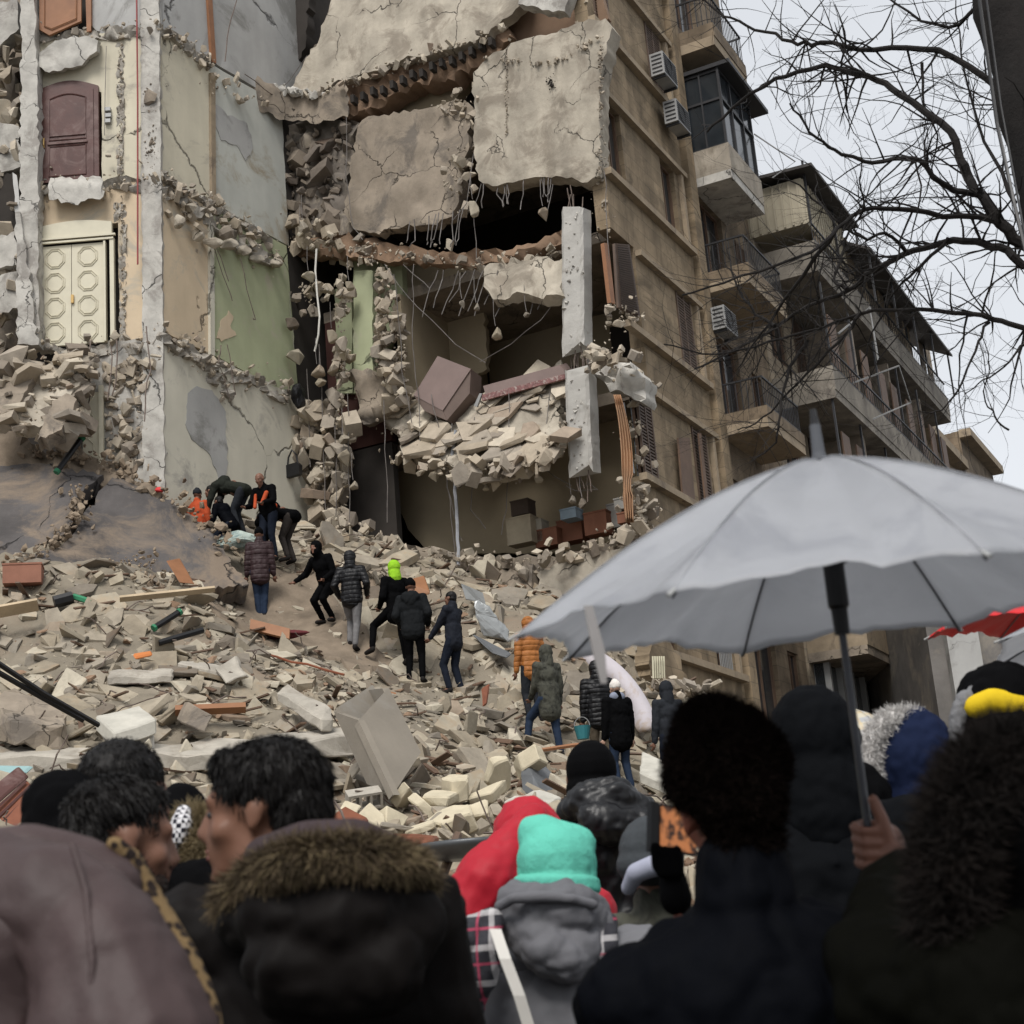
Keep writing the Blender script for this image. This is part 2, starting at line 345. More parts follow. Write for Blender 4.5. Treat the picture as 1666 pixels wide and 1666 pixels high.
WT = np.linalg.solve(A, np.r_[Z, 0, 0, 0])
def zmound(xy):
    xy = np.atleast_2d(np.asarray(xy, float)); d = ((xy[:, None]-X[None])**2).sum(-1)
    return tps(d) @ WT[:nC] + WT[nC] + xy @ WT[nC+1:]
def zm(x, y): return float(zmound([[x, y]])[0])
gx = np.arange(-14, 9.01, .11); gy = np.arange(4.4, 33, .11)
GX, GY = np.meshgrid(gx, gy); xy = np.c_[GX.ravel(), GY.ravel()]; gz = np.concatenate([zmound(c) for c in np.array_split(xy, 40)])
gz = gz + np.array([.16*fr(a, b, 0, .9, 4)+.05*fr(a, b, 3, 4, 4) for a, b in xy])
gz = np.where(xy[:, 1] < 10.5, gz*np.clip((xy[:, 1]-4.4)/1.5, 0, 1)-.02, gz)
nx, ny = len(gx), len(gy); idx = np.arange(nx*ny).reshape(ny, nx)
fs = np.stack([idx[:-1, :-1], idx[:-1, 1:], idx[1:, 1:], idx[1:, :-1]], -1).reshape(-1, 4)
me = bpy.data.meshes.new('mound'); me.from_pydata([tuple(v) for v in np.c_[xy, gz]], [], [tuple(int(i) for i in f) for f in fs])
tag(link('rubble_mound', me, DUST, smooth=True), kind='structure')
# brown trodden earth of the path on top of the mound is a second, slightly higher sheet
def blobpatch(name, pxpoly, m, lift=.05, step=.12):
    P = [at(a, b, d) for a, b, d in pxpoly]; poly = [Vector((p.x, p.y)) for p in P]
    def to3(x, y): return Vector((x, y, zm(x, y)+lift+.16*fr(x, y, 0, .9, 4)+.05*fr(x, y, 3, 4, 4)))
    mb = panel(poly, to3, .3, (0, 0, 1), step=.3, amp=.12, grid=.2, relief=.03, rs=2)
    return mb.build(name, m, smooth=True)
tag(blobpatch('dirt_path', [(330,985,25.6),(425,930,27.6),(480,905,28.8),(560,1000,27),(650,1080,25.8),(600,1120,25.0),(520,1060,25.4),(430,1040,25.2)], DIRT), kind='structure')

# ================================================================ standing part of the torn house, seen from its former inside
left = empty('torn_apartment_house', (0, 0, 0), 0, 'torn open apartment house with cream and green inner walls and arched doors left standing', 'building')
def pxpanel(poly, fn, nrm, thick, step=10, amp=2.5, grid=13, relief=.02, rs=1.6, seed=0):
    return panel(poly, lambda a, b: fn(a, b), thick, nrm, step, amp, grid, relief, rs, seed)
# front walls with door leaves set in
FX = lambda px, py: frontp(px, py)
def fwall(name, poly, m, y=28.0, th=.22, rel=.008, amp=.6, step=14): return pxpanel(poly, lambda a, b: frontp(a, b, y), (0, -1, 0), th, step, amp, 22, rel).build(name, m, left)
fwall('wall', [(146,-40),(262,-40),(262,48),(140,55),(146,20)], GREYP)
fwall('wall', [(58,58),(262,50),(262,294),(166,298),(165,150),(115,134),(60,150)], CREAM)
fwall('wall', [(58,296),(166,298),(262,294),(263,552),(196,556),(192,362),(64,372),(60,376)], PEACH)
fwall('broken_wall', [(120,590),(150,563),(263,552),(270,850),(250,830),(150,770),(120,740)], CONL, rel=.10, amp=3)
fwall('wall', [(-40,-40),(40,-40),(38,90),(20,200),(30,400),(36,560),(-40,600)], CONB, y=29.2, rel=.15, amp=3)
# corner pier and left column
def ftube(px0, px1, pys, y0, dep, name, m, amp=1.2, rel=.02):
    poly = [(px0[0], pys[0]), (px0[1], pys[0]), (px1[1], pys[1]), (px1[0], pys[1])]
    return pxpanel(poly, lambda a, b: frontp(a, b, y0), (0, -1, 0), dep, 9, amp, 12, rel, 3).build(name, m, left)
ftube((228,258), (233,268), (-40,820), 27.9, .5, 'corner_pier', CONL, 1.0, .015)
ftube((31,55), (36,58), (-40,100), 27.6, .35, 'column', CONL)
ftube((34,60), (30,63), (96,560), 27.6, .35, 'column', CONL, 1.5)
ftube((25,33), (28,62), (345,560), 27.5, .3, 'column', CONL, 2)
# long gouges where party walls were torn away, with brick ends
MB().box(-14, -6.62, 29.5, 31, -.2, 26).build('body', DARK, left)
fwall('inner_wall', [(57,60),(261,52),(262,600),(57,600)], DARK, y=28.26, th=.05)  # backing plate behind the doors, room darkness put into its colour
for (a, y0, y1) in ((196,70,290),(200,330,560),(190,330,360)):
    pxpanel([(a-5,y0),(a+5,y0),(a+6,(y0+y1)/2),(a+4,y1),(a-5,y1),(a-6,(y0+y1)/2)], lambda p, q: frontp(p, q, 27.985), (0,-1,0), .05, 5, 1.4, 6, .05, 7).build('torn_edge', BANDM, left)
    m = MB(); scatter(m, [frontp(a+random.gauss(0, 2.6), y, 27.97) for y in np.arange(y0, y1, 3.2)], .03, .10)
    m.build('torn_edge', RUBW, left)
m = MB(); m.add(*LUMPS[0], Matrix.Translation(frontp(244,160,27.86)) @ Matrix.Diagonal((.3,.12,.55,1))); scatter(m, [frontp(243+random.gauss(0,5), 160+random.gauss(0,9), 27.9) for _ in range(40)], .03, .09); m.build('wall_hole', CONB, left)
m = MB(); scatter(m, [frontp(246+random.gauss(0,4), 240+random.gauss(0,22), 27.9) for _ in range(70)], .03, .09); m.build('wall_hole', CONB, left)
# doors
def rectpx(x0, y0, x1, y1, y=28.0):
    a = frontp((x0+x1)/2, y0, y); b = frontp((x0+x1)/2, y1, y); c = frontp(x0, (y0+y1)/2, y); d = frontp(x1, (y0+y1)/2, y)
    return c.x, d.x, b.z, a.z
def arch(x0, x1, z0, z1, rise, n=12): return [(x0, z0), (x1, z0)] + [(x1+(x0-x1)*i/n, z1-rise+rise*math.sin(math.pi*i/n)) for i in range(n+1)]
def prism_xz(mb, poly, y0, y1): return mb.prism([(a, y0, b) for a, b in poly], (0, y1-y0, 0))
x0, x1, z0, z1 = rectpx(62,134,162,298)
dr = empty('arched_door', (0,0,0)); dr.parent = left
dr['label'] = 'mahogany arched door on the second storey'
o_ = prism_xz(MB(), arch(x0, x1, z0, z1, .17), 27.93, 28.06).build('door_frame', WRED, dr)
prism_xz(MB(), arch(x0+.1, x1-.1, z0, z1-.1, .14), 27.91, 27.97).build('leaf', WRED, dr)
mb = MB(); cx = (x0+x1)/2
for (a, b, rise) in ((z0+.92, z1-.32, .1), (z0+.12, z0+.78, 0)):
    q = [(p[0], 27.905, p[1]) for p in arch(x0+.25, x1-.25, a, b, rise, 8)]; mb.tube(q+[q[0]], .016, 4)
mb.box(x0+.22, x1-.22, 27.88, 27.92, z0+.82, z0+.86); mb.box(x0+.25, x1-.25, 27.885, 27.915, z0+1.0, z0+1.02)
mb.build('moulding', WRED, dr)
MB().tube([(x0+.16,27.87,z0+.75),(x0+.16,27.84,z0+.8),(x0+.16,27.84,z0+.92),(x0+.16,27.87,z0+.96)], .018, 6).build('handle', mat('brass',(.45,.3,.12),.35,.1,3,0,metal=.6), dr)
x0, x1, z0, z1 = rectpx(65,362,193,562)
dr = empty('double_door', (0,0,0)); dr.parent = left; dr['label'] = 'cream double door with octagonal panels'
mb = MB(); prism_xz(mb, arch(x0, x1-.1, z1-.34, z1, .08), 27.90, 28.02); mb.box(x0, x1-.02, 27.84, 27.9, z1-.40, z1-.36); mb.box(x0, x1-.06, 27.86, 27.9, z1-.47, z1-.43); mb.box(x1-.14, x1-.06, 27.88, 28.0, z0, z1-.43); mb.box(x1-.26, x1-.22, 27.87, 28.0, z0, z1-.5)
mb.build('door_frame', WCREAM, dr)
xm = x0+(x1-.26-x0)*.5
for (a, b) in ((x0, xm-.006), (xm+.006, x1-.27)):
    lf = MB().box(a, b, 27.93, 27.99, z0, z1-.5).build('leaf', WCREAM, dr)
    mb = MB(); c = (a+b)/2; hgt = (z1-.5-z0)/4.05
    for k in range(4):
        cz = z0+hgt*(k+.52)
        for rr in (.205, .165):
            q = [(c+rr*math.cos(math.pi/8+i*math.pi/4), 27.925, cz+rr*1.08*math.sin(math.pi/8+i*math.pi/4)) for i in range(9)]
            mb.tube(q, .012, 4, False)
    mb.build('moulding', WCREAM, lf)
MB().box(xm+.0, xm+.05, 27.88, 27.93, z0+.85, z0+1.02).build('handle', MATS['brass'], dr)
# orange door hanging askew at the top
dr = empty('hanging_door', (0,0,0)); dr.parent = left; dr['label'] = 'orange wooden door leaf hanging open at the top'
pxpanel([(138,-40),(148,-40),(148,50),(141,52)], lambda a,b: frontp(a,b,27.9), (0,-1,0), .15, 30, 0, 30, 0).build('door_frame', WORG, dr)
pxpanel([(64,-40),(132,-40),(132,34),(80,57),(64,48)], lambda a,b: frontp(a,b,27.8), (0,-1,0), .06, 50, 0, 40, 0).build('leaf', WORG, dr)
mb = MB(); q = [frontp(a,b,27.78) for a,b in ((72,-40),(72,42),(84,47),(124,30),(124,-40))]; mb.tube(q, .014, 4); mb.build('moulding', WORG, dr)
fwall('wall', [(58,-40),(146,-40),(146,55),(60,58)], DARK, y=28.3)
# lower door remains beside the rubble
x0, x1, z0, z1 = rectpx(136,640,168,756, 27.9)
dr = empty('broken_door', (0,0,0)); dr.parent = left
MB().box(x0, x1-.06, 27.84, 27.9, z0, z1).build('leaf', WCREAM, dr); MB().box(x1-.06, x1+.02, 27.80, 27.9, z0-.1, z1+.12).build('door_frame', WCREAM, dr)
mb = MB()
for cz in (z0+.3, z0+.85, z0+1.4):
    mb.tube([(x0+.02+.2*math.cos(math.pi/8+i*math.pi/4), 27.835, cz+.22*math.sin(math.pi/8+i*math.pi/4)) for i in range(9)], .012, 4, False)
mb.build('moulding', WCREAM, dr)
# red pipe, small sockets
MB().tube([frontp(a,b,27.78) for a,b in ((222,-40),(223,60),(224,160),(224,300),(224,430))], .017, 6).build('red_pipe', mat('red_paint',(.25,.05,.05),.6,.2,3,0), left)
mb = MB(); 
for a, b in ((175,178),(176,188),(175,197)): p = frontp(a,b,27.93); mb.box(p.x-.06, p.x+.06, 27.9, 28, p.z-.04, p.z+.04)
mb.build('socket', METAL, left)
MB().tube([frontp(a,b,27.9) for a,b in ((173,75),(171,150),(170,220))], .008, 4).build('wire', WIRE, left)
# slab edges across the front and along the party wall: irregular broken concrete
def bandpoly(pxs, h):
    P = [Vector(p) for p in pxs]; Q = []
    for a, b in zip(P[:-1], P[1:]):
        k = max(2, int((b-a).length/16))
        for i in range(k): Q.append(a.lerp(b, i/k))
    Q.append(P[-1]); top = [(q.x, q.y-h*random.uniform(.25, 1.0)) for q in Q]; bot = [(q.x, q.y+h*random.uniform(.35, 1.5)) for q in Q]
    return top + bot[::-1]
def ledge(pxs, fn, n, spread, smin, smax, name='broken_slab_edge', m_=RUBW, lumps=.5):
    if n >= 100: pxpanel(bandpoly(pxs, spread[2]*95+3), fn, (0, -1, 0), .15, 6, 1.8, 8, .10, 5, random.random()*9).build(name, BANDM, left)
    m = MB(); scatter(m, along([fn(a, b) for a, b in pxs], int(n*.42), (spread[0], spread[1]*1.1, spread[2]*1.7)), smin*.35, smax*1.05, .25, .9); return m.build(name, m_, left)
F28 = lambda a, b: frontp(a, b, 27.95)
ledge([(56,60),(140,56),(262,46)], F28, 200, (.04,.08,.07), .06, .22)
ledge([(58,302),(170,304),(262,292)], F28, 240, (.04,.10,.10), .06, .28)
ledge([(185,275),(205,290)], F28, 40, (.08,.1,.12), .08, .26)
ledge([(140,572),(262,556)], F28, 240, (.05,.12,.13), .06, .26)
ledge([(64,565),(140,572)], F28, 120, (.04,.3,.05), .06, .22)
pxpanel([(78,302),(160,300),(168,320),(120,333),(80,325)], lambda a,b: frontp(a,b,27.7), (0,-.5,-.8), .3, 6, 2, 10, .04).build('broken_slab_edge', CONL, left)
# ragged wall under the third storey
def frough(poly, y, n, smin, smax):
    xs = [p[0] for p in poly]; ys = [p[1] for p in poly]; pts = []
    while len(pts) < n:
        a, b = random.uniform(min(xs), max(xs)), random.uniform(min(ys), max(ys)); c = False; j = len(poly)-1
        for i in range(len(poly)):
            if (poly[i][1] > b) != (poly[j][1] > b) and a < (poly[j][0]-poly[i][0])*(b-poly[i][1])/(poly[j][1]-poly[i][1])+poly[i][0]: c = not c
            j = i
        if c: pts.append((a, b))
    return pts
m = MB(); scatter(m, [frontp(a, b, 27.95+random.gauss(0, .03)) for a, b in frough([(168,600),(262,575),(232,640),(238,720),(225,760),(175,760)], 0, 230, .1, .2)], .04, .42, .35, 1.0); m.build('crumbling_wall', RUBW, left)
mb = MB()
for a in (139, 146, 240, 180, 187): mb.tube(wob([frontp(a, 540+random.uniform(-20,30), 27.6), frontp(a+3, 600, 27.6), frontp(a-5, 650+random.uniform(-20,40), 27.5)], .03), .014, 4)
mb.build('rebar', STEEL, left)
# stepped cracked slabs and stones tumbling at the far left (y 560-760)
m = MB(); scatter(m, [frontp(a, b, 27.4-.0035*(b-560)+random.gauss(0,.12)) for a, b in frough([(0,600),(60,575),(160,565),(150,640),(125,720),(60,715),(0,700)], 0, 230, .1, .2)], .08, .85, .12, .45, (1.2,1,.8)); m.build('tumbled_masonry', RUBW, left)
for poly, y, tz in (([(60,600),(112,566),(152,580),(118,640),(70,690),(20,690),(10,650)], 27.3, .06), ([(-20,640),(20,615),(55,612),(30,660),(-20,690)], 27.1, .03), ([(85,655),(108,640),(125,650),(100,700),(60,715)], 27.0, .05)):
    pxpanel(poly, lambda a,b,y=y: frontp(a,b,y-(b-600)*.006), (0,-.8,.5), .3, 7, 2.5, 10, tz).build('broken_slab', CONW if y > 27.2 else CONB, left)
# far-left strip: piled slabs of the neighbouring rooms
mb = MB(); scatter(mb, [frontp(random.uniform(-30,34), random.uniform(60,560), 28.6+random.gauss(0,.2)) for _ in range(170)], .2, .7, .45, .7); mb.build('piled_slabs', RUBW, left)
for poly in ([(-30,5),(28,0),(30,45),(0,75),(-30,90)], [(-30,200),(30,205),(33,270),(20,275),(-30,285)], [(-30,390),(26,375),(27,430),(-30,440)], [(-30,455),(27,440),(30,500),(-30,520)]):
    pxpanel(poly, lambda a,b: frontp(a,b,28.2), (0,-1,0), .35, 8, 2, 12, .05).build('broken_slab', CONL, left)
pxpanel([(-20,275),(26,285),(30,330),(24,390),(-20,380)], lambda a,b: frontp(a,b,28.25), (0,-1,0), .1, 20, 1, 20, 0).build('opening_shade', DARK, left)  # flat panel, the void's shade is painted as near-black
pxpanel([(20,280),(27,285),(38,375),(28,380)], lambda a,b: frontp(a,b,28.1), (0,-1,0), .03, 20, 1, 20, .02).build('curtain', mat('white_cloth',(.5,.49,.47),.9,.1,3,.2), left)
# hanging shell of floor between first and second storeys
pxpanel([(62,108),(64,86),(90,66),(140,58),(160,66),(158,84),(120,110),(80,118)], lambda a,b: frontp(a,b,27.75), (0,-1,-.4), .22, 6, 1.6, 8, .05, 3).build('hanging_slab', CONL, left)

# ---------------------------------------------------------------- party wall (side wall)
SW = lambda a, b: sidep(a, b)
def B2W(p): return MB_ @ Vector(p)
def swall(name, poly, m, off=0, th=.25, rel=.006, amp=.5, step=14, grid=24): return pxpanel(poly, lambda a, b: B2W(sidep(a, b, off)), -V, th, step, amp, grid, rel).build(name, m, left)
swall('wall', [(262,-40),(345,-40),(430,-40),(500,-40),(500,200),(455,165),(345,100),(262,44)], GREYP)
swall('wall', [(262,50),(325,92),(342,118),(346,330),(262,288)], CREAM)
swall('wall', [(326,94),(458,172),(470,400),(347,330),(342,118)], PALEG)
swall('wall', [(262,294),(345,340),(345,576),(263,538)], PEACH)
swall('wall', [(346,340),(466,400),(486,650),(346,577)], GREEN)
swall('wall', [(263,545),(500,650),(515,860),(515,1000),(268,1000)], CREAM2)
swall('bare_patch', [(306,640),(320,628),(345,635),(368,670),(370,760),(366,805),(356,800),(354,770),(338,735),(312,715),(302,690)], GREYP, off=-.012, th=.01, amp=1.2, step=7)
swall('bare_patch', [(352,550),(360,520),(372,505),(380,515),(375,530),(385,545),(372,550),(360,556)], PEACH, off=-.012, th=.01, amp=1.2, step=5)
swall('bare_patch', [(345,190),(352,170),(370,188),(402,200),(412,240),(400,262),(385,236),(360,228)], GREYP, off=-.012, th=.01, amp=1.5, step=6)
# white/yellowish strips where partitions met the wall
for (a, b, c, d, m_) in ((343,118,345,332,TRIM),(336,-40,345,100,WORG),(341,342,343,576,CREAM2)):
    swall('wall_strip', [(a,b),(a+7,b),(c+7,d+3),(c,d)], m_, off=-.06, th=.08, amp=0, step=60)
def sledge(pxs, n, spread, smin, smax, lumps=.5, off=-.1):
    if n >= 150: pxpanel(bandpoly(pxs, spread[2]*90+3), lambda a, b: B2W(sidep(a, b, -.06)), -V, .12, 6, 1.8, 8, .12, 5, random.random()*9).build('broken_slab_edge', BANDM, left)
    m = MB(); scatter(m, along([B2W(sidep(a, b, off)) for a, b in pxs], int(n*.4), (spread[0]*1.2, spread[1], spread[2]*1.7)), smin*.35, smax*1.2, .25, .9); return m.build('broken_slab_edge', RUBW, left)
sledge([(262,44),(320,85),(345,104)], 160, (.05,.05,.07), .05, .2)
sledge([(325,95),(345,140),(400,150),(440,160)], 130, (.1,.08,.08), .06, .26)
sledge([(262,290),(300,330),(390,390),(450,425)], 330, (.12,.12,.16), .08, .34)
sledge([(262,282),(350,335),(446,393)], 160, (.05,.06,.05), .05, .15)
sledge([(264,545),(350,590),(470,640)], 330, (.08,.06,.12), .05, .2)
sledge([(300,560),(345,600),(380,650)], 160, (.12,.06,.14), .06, .22)
def chunkpx(a, b, sx, sz, fn, seed, m_=CONL, name='chunk', par=None):
    me = lump_mesh(seed, 1.0, (sx, .6*min(sx, sz)+.1, sz)); p = fn(a, b); me.transform(Matrix.Translation(p)); return link(name, me, m_, par or left)
for i, (a, b, sx, sz) in enumerate([(292,362,.3,.5),(322,382,.35,.4),(345,395,.5,.4),(372,398,.45,.42),(310,340,.3,.3),(398,408,.4,.35),(420,420,.4,.3),(448,428,.35,.32)]):
    chunkpx(a, b, sx, sz, lambda q, r: B2W(sidep(q, r, -.2)), i, CONW, 'hanging_rubble')
mb = MB()
for pts in ([(345,395),(372,470),(378,490)],[(352,400),(365,440),(372,458)],[(392,420),(402,470),(415,520),(412,518)],[(398,120),(430,145),(445,155)],[(370,560),(378,600),(383,640),(380,645)],[(360,560),(355,590),(375,650)],[(385,0),(370,60),(366,100)]):
    mb.tube(wob([B2W(sidep(a,b,-.15)) for a,b in pts], .02), .012, 4)
mb.build('rebar', STEEL, left)
# thin sagging floor between party wall and torn face (y 130-190)
SAG = [(326,78),(400,125),(455,150),(520,158),(560,135),(566,190),(520,200),(455,196),(400,170),(340,125)]
pxpanel(SAG, lambda a,b: B2W(cutp(a,b,-2.4+2.2*min(1,max(0,(a-330)/150)))), (-U*.5+Vector((0,0,-.9))), .14, 7, 2, 9, .05, 2.5).build('sagging_floor', CONB, left)
m = MB(); scatter(m, [B2W(cutp(a, b-8, -2.5+2.2*min(1,(a-330)/150))) for a, b in [(random.uniform(340,560), 0) for _ in range(0)]] + along([B2W(cutp(a,b,s)) for a,b,s in ((440,142,-.6),(470,152,-.3),(520,155,-.2))], 26, (.1,.1,.06)), .1, .4, .8); m.build('broken_slab_edge', CONL, left)
# ================================================================ the torn apartment building on the right (local frame: x = along its street front, y = inwards, z up)
bld = empty('stone_apartment_house', tuple(PRG), math.pi/2-AZ, 'ochre stone apartment house whose near end has been torn away, showing ruined rooms', 'building')
def cpan(name, poly, m_, s0=0, tilt=0, zref=0, thick=.28, step=8, amp=2.2, grid=11, relief=.04, rs=1.6, nrm=None, par=None):
    def fn(a, b):
        p = cutp(a, b, s0)
        if tilt: p = cutp(a, b, s0+tilt*(p.z-zref)); 
        return p
    n = nrm or Vector((-1, 0, tilt)).normalized()
    return pxpanel(poly, fn, n, thick, step, amp, grid, relief, rs, random.random()*9).build(name, m_, par or bld)
# rooms: floors, back walls, inner face of the street wall
TW = TL-.15
MB().box(-.25, 5.3, TL+.03, TL+.3, -.2, 26.5).build('party_wall', DARK, bld)  # backdrop closing the gap, room darkness put into its colour
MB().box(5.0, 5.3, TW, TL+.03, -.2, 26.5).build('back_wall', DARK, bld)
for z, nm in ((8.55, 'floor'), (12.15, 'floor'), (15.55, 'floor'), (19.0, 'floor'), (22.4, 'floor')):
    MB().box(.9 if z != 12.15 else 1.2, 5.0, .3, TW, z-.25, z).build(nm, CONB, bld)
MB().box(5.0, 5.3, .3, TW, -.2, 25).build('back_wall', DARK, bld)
MB().box(4.4, 4.6, .3, 5.2, 12.15, 15.3).build('inner_wall', ROOM, bld)
MB().box(.55, 4.4, 5.25, 5.4, 12.15, 15.3).build('inner_wall', ROOM, bld)
mb = MB(); mb.box(4.33, 4.4, .5, 2.0, 12.2, 14.9); mb.box(4.33, 4.4, 2.9, 3.4, 12.2, 14.2); mb.build('doorway_shade', DARK, bld)  # solid near-black boxes paint the shade of open doorways
mb = MB(); mb.tube([(4.25, 2.2+.45*math.cos(t)*1, 13.6+.35*math.sin(t)) for t in np.linspace(0, math.pi, 9)], .06, 4); mb.box(4.25, 4.33, 1.72, 1.82, 12.2, 13.6); mb.box(4.25, 4.33, 2.6, 2.7, 12.2, 13.6); mb.build('door_frame', WBRN, bld)
# lower room: beige wall with a ragged slanting edge and the black gap beside it
cpan('inner_wall', [(590,705),(640,690),(1012,640),(1045,640),(1045,890),(900,900),(700,900),(664,862),(640,800),(612,740)], ROOM, s0=2.2, amp=.8, relief=.01, thick=.15)
cpan('inner_wall', [(575,425),(655,428),(655,500),(600,640),(575,640)], GREEN, s0=.7, amp=1, relief=.01, thick=.2)
cpan('inner_wall', [(640,425),(760,430),(790,520),(792,600),(730,640),(655,600)], ROOM, s0=2.6, amp=1.5, relief=.01, thick=.15)
cpan('inner_wall', [(575,440),(606,440),(606,612),(575,612)], GREEN, s0=.25, amp=.8, relief=.012, thick=.2)
cpan('inner_wall', [(545,470),(572,470),(574,640),(548,640)], GREEN, s0=.8, amp=.8, relief=.012, thick=.15)
MB().box(.9, 1.1, 5.9, TW-.02, 8.6, 12.14).build('inner_wall', DARK, bld)  # the gap's darkness is put into this wall's near-black colour
MB().box(.9, 1.1, 5.9, TW-.02, 12.18, 15.3).build('inner_wall', mat('maroon_interior', (.06,.025,.02), .9, .3, 1, .1), bld)
# hanging walls of the upper storeys
cpan('hanging_wall', [(470,152),(492,110),(520,60),(535,20),(548,-60),(870,-60),(845,10),(812,38),(780,62),(700,88),(640,100),(600,118),(560,130),(520,150)], CONW, s0=-.15, tilt=.12, zref=20)
cpan('slab_soffit', [(480,158),(560,135),(640,104),(780,66),(822,40),(835,60),(800,98),(720,130),(650,150),(600,185),(560,195),(520,178)], BRED, s0=.15, amp=3, relief=.14, rs=4, thick=.5)
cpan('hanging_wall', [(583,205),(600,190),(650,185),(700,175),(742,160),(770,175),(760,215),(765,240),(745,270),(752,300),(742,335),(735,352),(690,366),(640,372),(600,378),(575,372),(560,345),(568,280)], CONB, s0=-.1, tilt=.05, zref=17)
cpan('hanging_wall', [(440,370),(445,300),(452,240),(470,205),(500,195),(585,200),(570,280),(562,350),(580,376),(520,392)], mat('sooty_rubble_wall', (.15,.13,.11), .95, .3, 2, .6, 10, second=(.27,.23,.18), sfac=.35, sscale=1.4), s0=.15, relief=.14, rs=3, amp=3)
cpan('hanging_wall', [(770,118),(795,90),(830,70),(870,58),(905,52),(940,36),(985,30),(996,45),(978,120),(975,200),(974,285),(955,296),(905,286),(860,290),(800,302),(778,292),(772,240)], CONW, s0=-.25, thick=.45, amp=1.6, relief=.035)
mb = MB(); scatter(mb, [B for B in [cutp(824+random.gauss(0,1.2), y, -.27) for y in np.arange(80, 220, 2.2)]], .03, .07); mb.build('torn_edge', RUBW, bld)
mb = MB(); scatter(mb, along([cutp(a,b,-.3) for a,b in ((978,60),(976,280))], 90, (.02,.03,.05)), .03, .11); scatter(mb, along([cutp(a,b,-.3) for a,b in ((785,92),(860,100),(900,105),(970,60))], 50, (.02,.06,.03)), .05, .14); mb.build('torn_edge', RUBW, bld)
mb = MB(); scatter(mb, [cutp(896+random.gauss(0,4), 138+random.gauss(0,7), -.28) for _ in range(30)], .03, .09); mb.build('wall_hole', DARK, bld)  # raised chips, coloured near-black for the shade of a hole
cpan('hanging_slab', [(845,-30),(935,-30),(918,18),(900,20),(842,6)], CONL, s0=-.35, amp=1.5, thick=.3)
cpan('inner_wall', [(815,10),(935,10),(970,-40),(990,30),(950,60),(840,70)], mat('brown_panel', (.20,.13,.085), .8, .2, 1, .1), s0=.5, amp=1, thick=.15)
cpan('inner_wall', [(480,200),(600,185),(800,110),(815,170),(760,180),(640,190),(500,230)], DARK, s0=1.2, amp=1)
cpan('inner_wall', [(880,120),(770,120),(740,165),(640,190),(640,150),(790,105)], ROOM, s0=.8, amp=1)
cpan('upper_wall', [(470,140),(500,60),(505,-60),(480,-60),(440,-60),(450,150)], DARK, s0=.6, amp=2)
# stone courses showing through the torn walls
def crow(name, pts, n, sp, smin, smax, m_=RUBW, lumps=.3, par=None): m = MB(); scatter(m, along(pts, n, [q*1.25 for q in sp]), smin*.45, smax*1.15, min(lumps, .35), .9); return m.build(name, m_, par or bld)
mb = MB(); scatter(mb, [cutp(a, b, .14+random.gauss(0,.05)) for a, b in frough([(445,365),(455,235),(490,200),(575,205),(562,280),(540,370)],0,190,.1,.2)], .10, .75, .55, .6); mb.build('exposed_stonework', mat('sooty_rubble', (.18,.155,.13), .95, .25, 3, .5, 20, island=.8), bld)
crow('broken_edge', [cutp(745,250,-.05), cutp(755,340,-.05)], 60, (.1,.16,.1), .1, .36)
crow('broken_edge', [cutp(745,165,-.05), cutp(775,180,-.05)], 40, (.1,.3,.16), .1, .36)
crow('broken_edge', [cutp(440,372,-.1), cutp(560,385,-.1)], 90, (.15,.2,.12), .1, .5)
crow('broken_edge', [cutp(480,400,.1), cutp(620,412,.1), cutp(780,430,.1), cutp(915,410,.1)], 220, (.15,.1,.07), .08, .3)
crow('broken_edge', [cutp(490,160,-.2), cutp(640,108,-.1), cutp(820,48,-.2)], 150, (.1,.08,.05), .06, .25)
mb = MB()
for i in range(16):
    a = 560+i*16; b = 170-.42*(a-560)+random.uniform(-4,4); p = cutp(a, b, .0); mb.box(p.x-.1, p.x+.1, p.y-.05, p.y+.04, p.z-.12, p.z+.07)
mb.build('tile_cavity_shade', DARK, bld)  # solid boxes, their near-black colour paints the shade inside hollow tiles
# floor edge between the third and fourth levels, dropping ceiling slab
cpan('slab_edge', [(450,392),(560,382),(640,398),(760,412),(850,400),(918,372),(918,395),(850,425),(760,432),(640,425),(560,418),(455,415)], BRED, s0=.1, relief=.12, rs=3, amp=2.5)
cpan('hanging_slab', [(790,432),(840,425),(918,420),(916,478),(890,482),(850,474),(800,484),(786,465)], CONW, s0=-.2, tilt=.5, zref=14.8, amp=2, relief=.09, rs=3)
# slumped broken floor of the fourth level, spilling out towards the street
SL = [(618,640),(650,625),(700,650),(760,655),(800,640),(870,605),(915,590),(925,640),(905,668),(915,700),(895,728),(868,738),(850,760),(800,765),(760,770),(720,748),(690,745),(655,738),(650,700),(620,680)]
cpan('slumped_floor', SL, CONW, s0=.2, tilt=.75, zref=12.2, amp=3, relief=.09, rs=2.0, thick=.3)
mb = MB()
for a, b in frough(SL, 0, 60, .1, .2):
    p = cutp(a, b, .2); p = cutp(a, b, .05+.75*(p.z-12.2)); s = random.uniform(.3,1.15)
    chip(random.choice(PLATES), Matrix.Translation(p) @ rotm(random.gauss(0,.1), -.9+random.gauss(0,.12), 0) @ rotm(0,0,random.uniform(0,6.28)) @ Matrix.Diagonal((s, s*.8, s*.28, 1)), mb)
mb.build('broken_floor_plate', RUBW, bld)
def SLp(a, b, d=0): p = cutp(a, b, .2); return cutp(a, b, .2+d+.75*(p.z-12.2))
crow('broken_edge', [SLp(*q) for q in ((650,738),(700,748),(760,772),(850,765),(900,730),(920,690))], 150, (.12,.16,.08), .1, .5)
crow('broken_edge', [SLp(*q) for q in ((600,650),(660,690),(700,700))], 60, (.15,.2,.12), .08, .4)
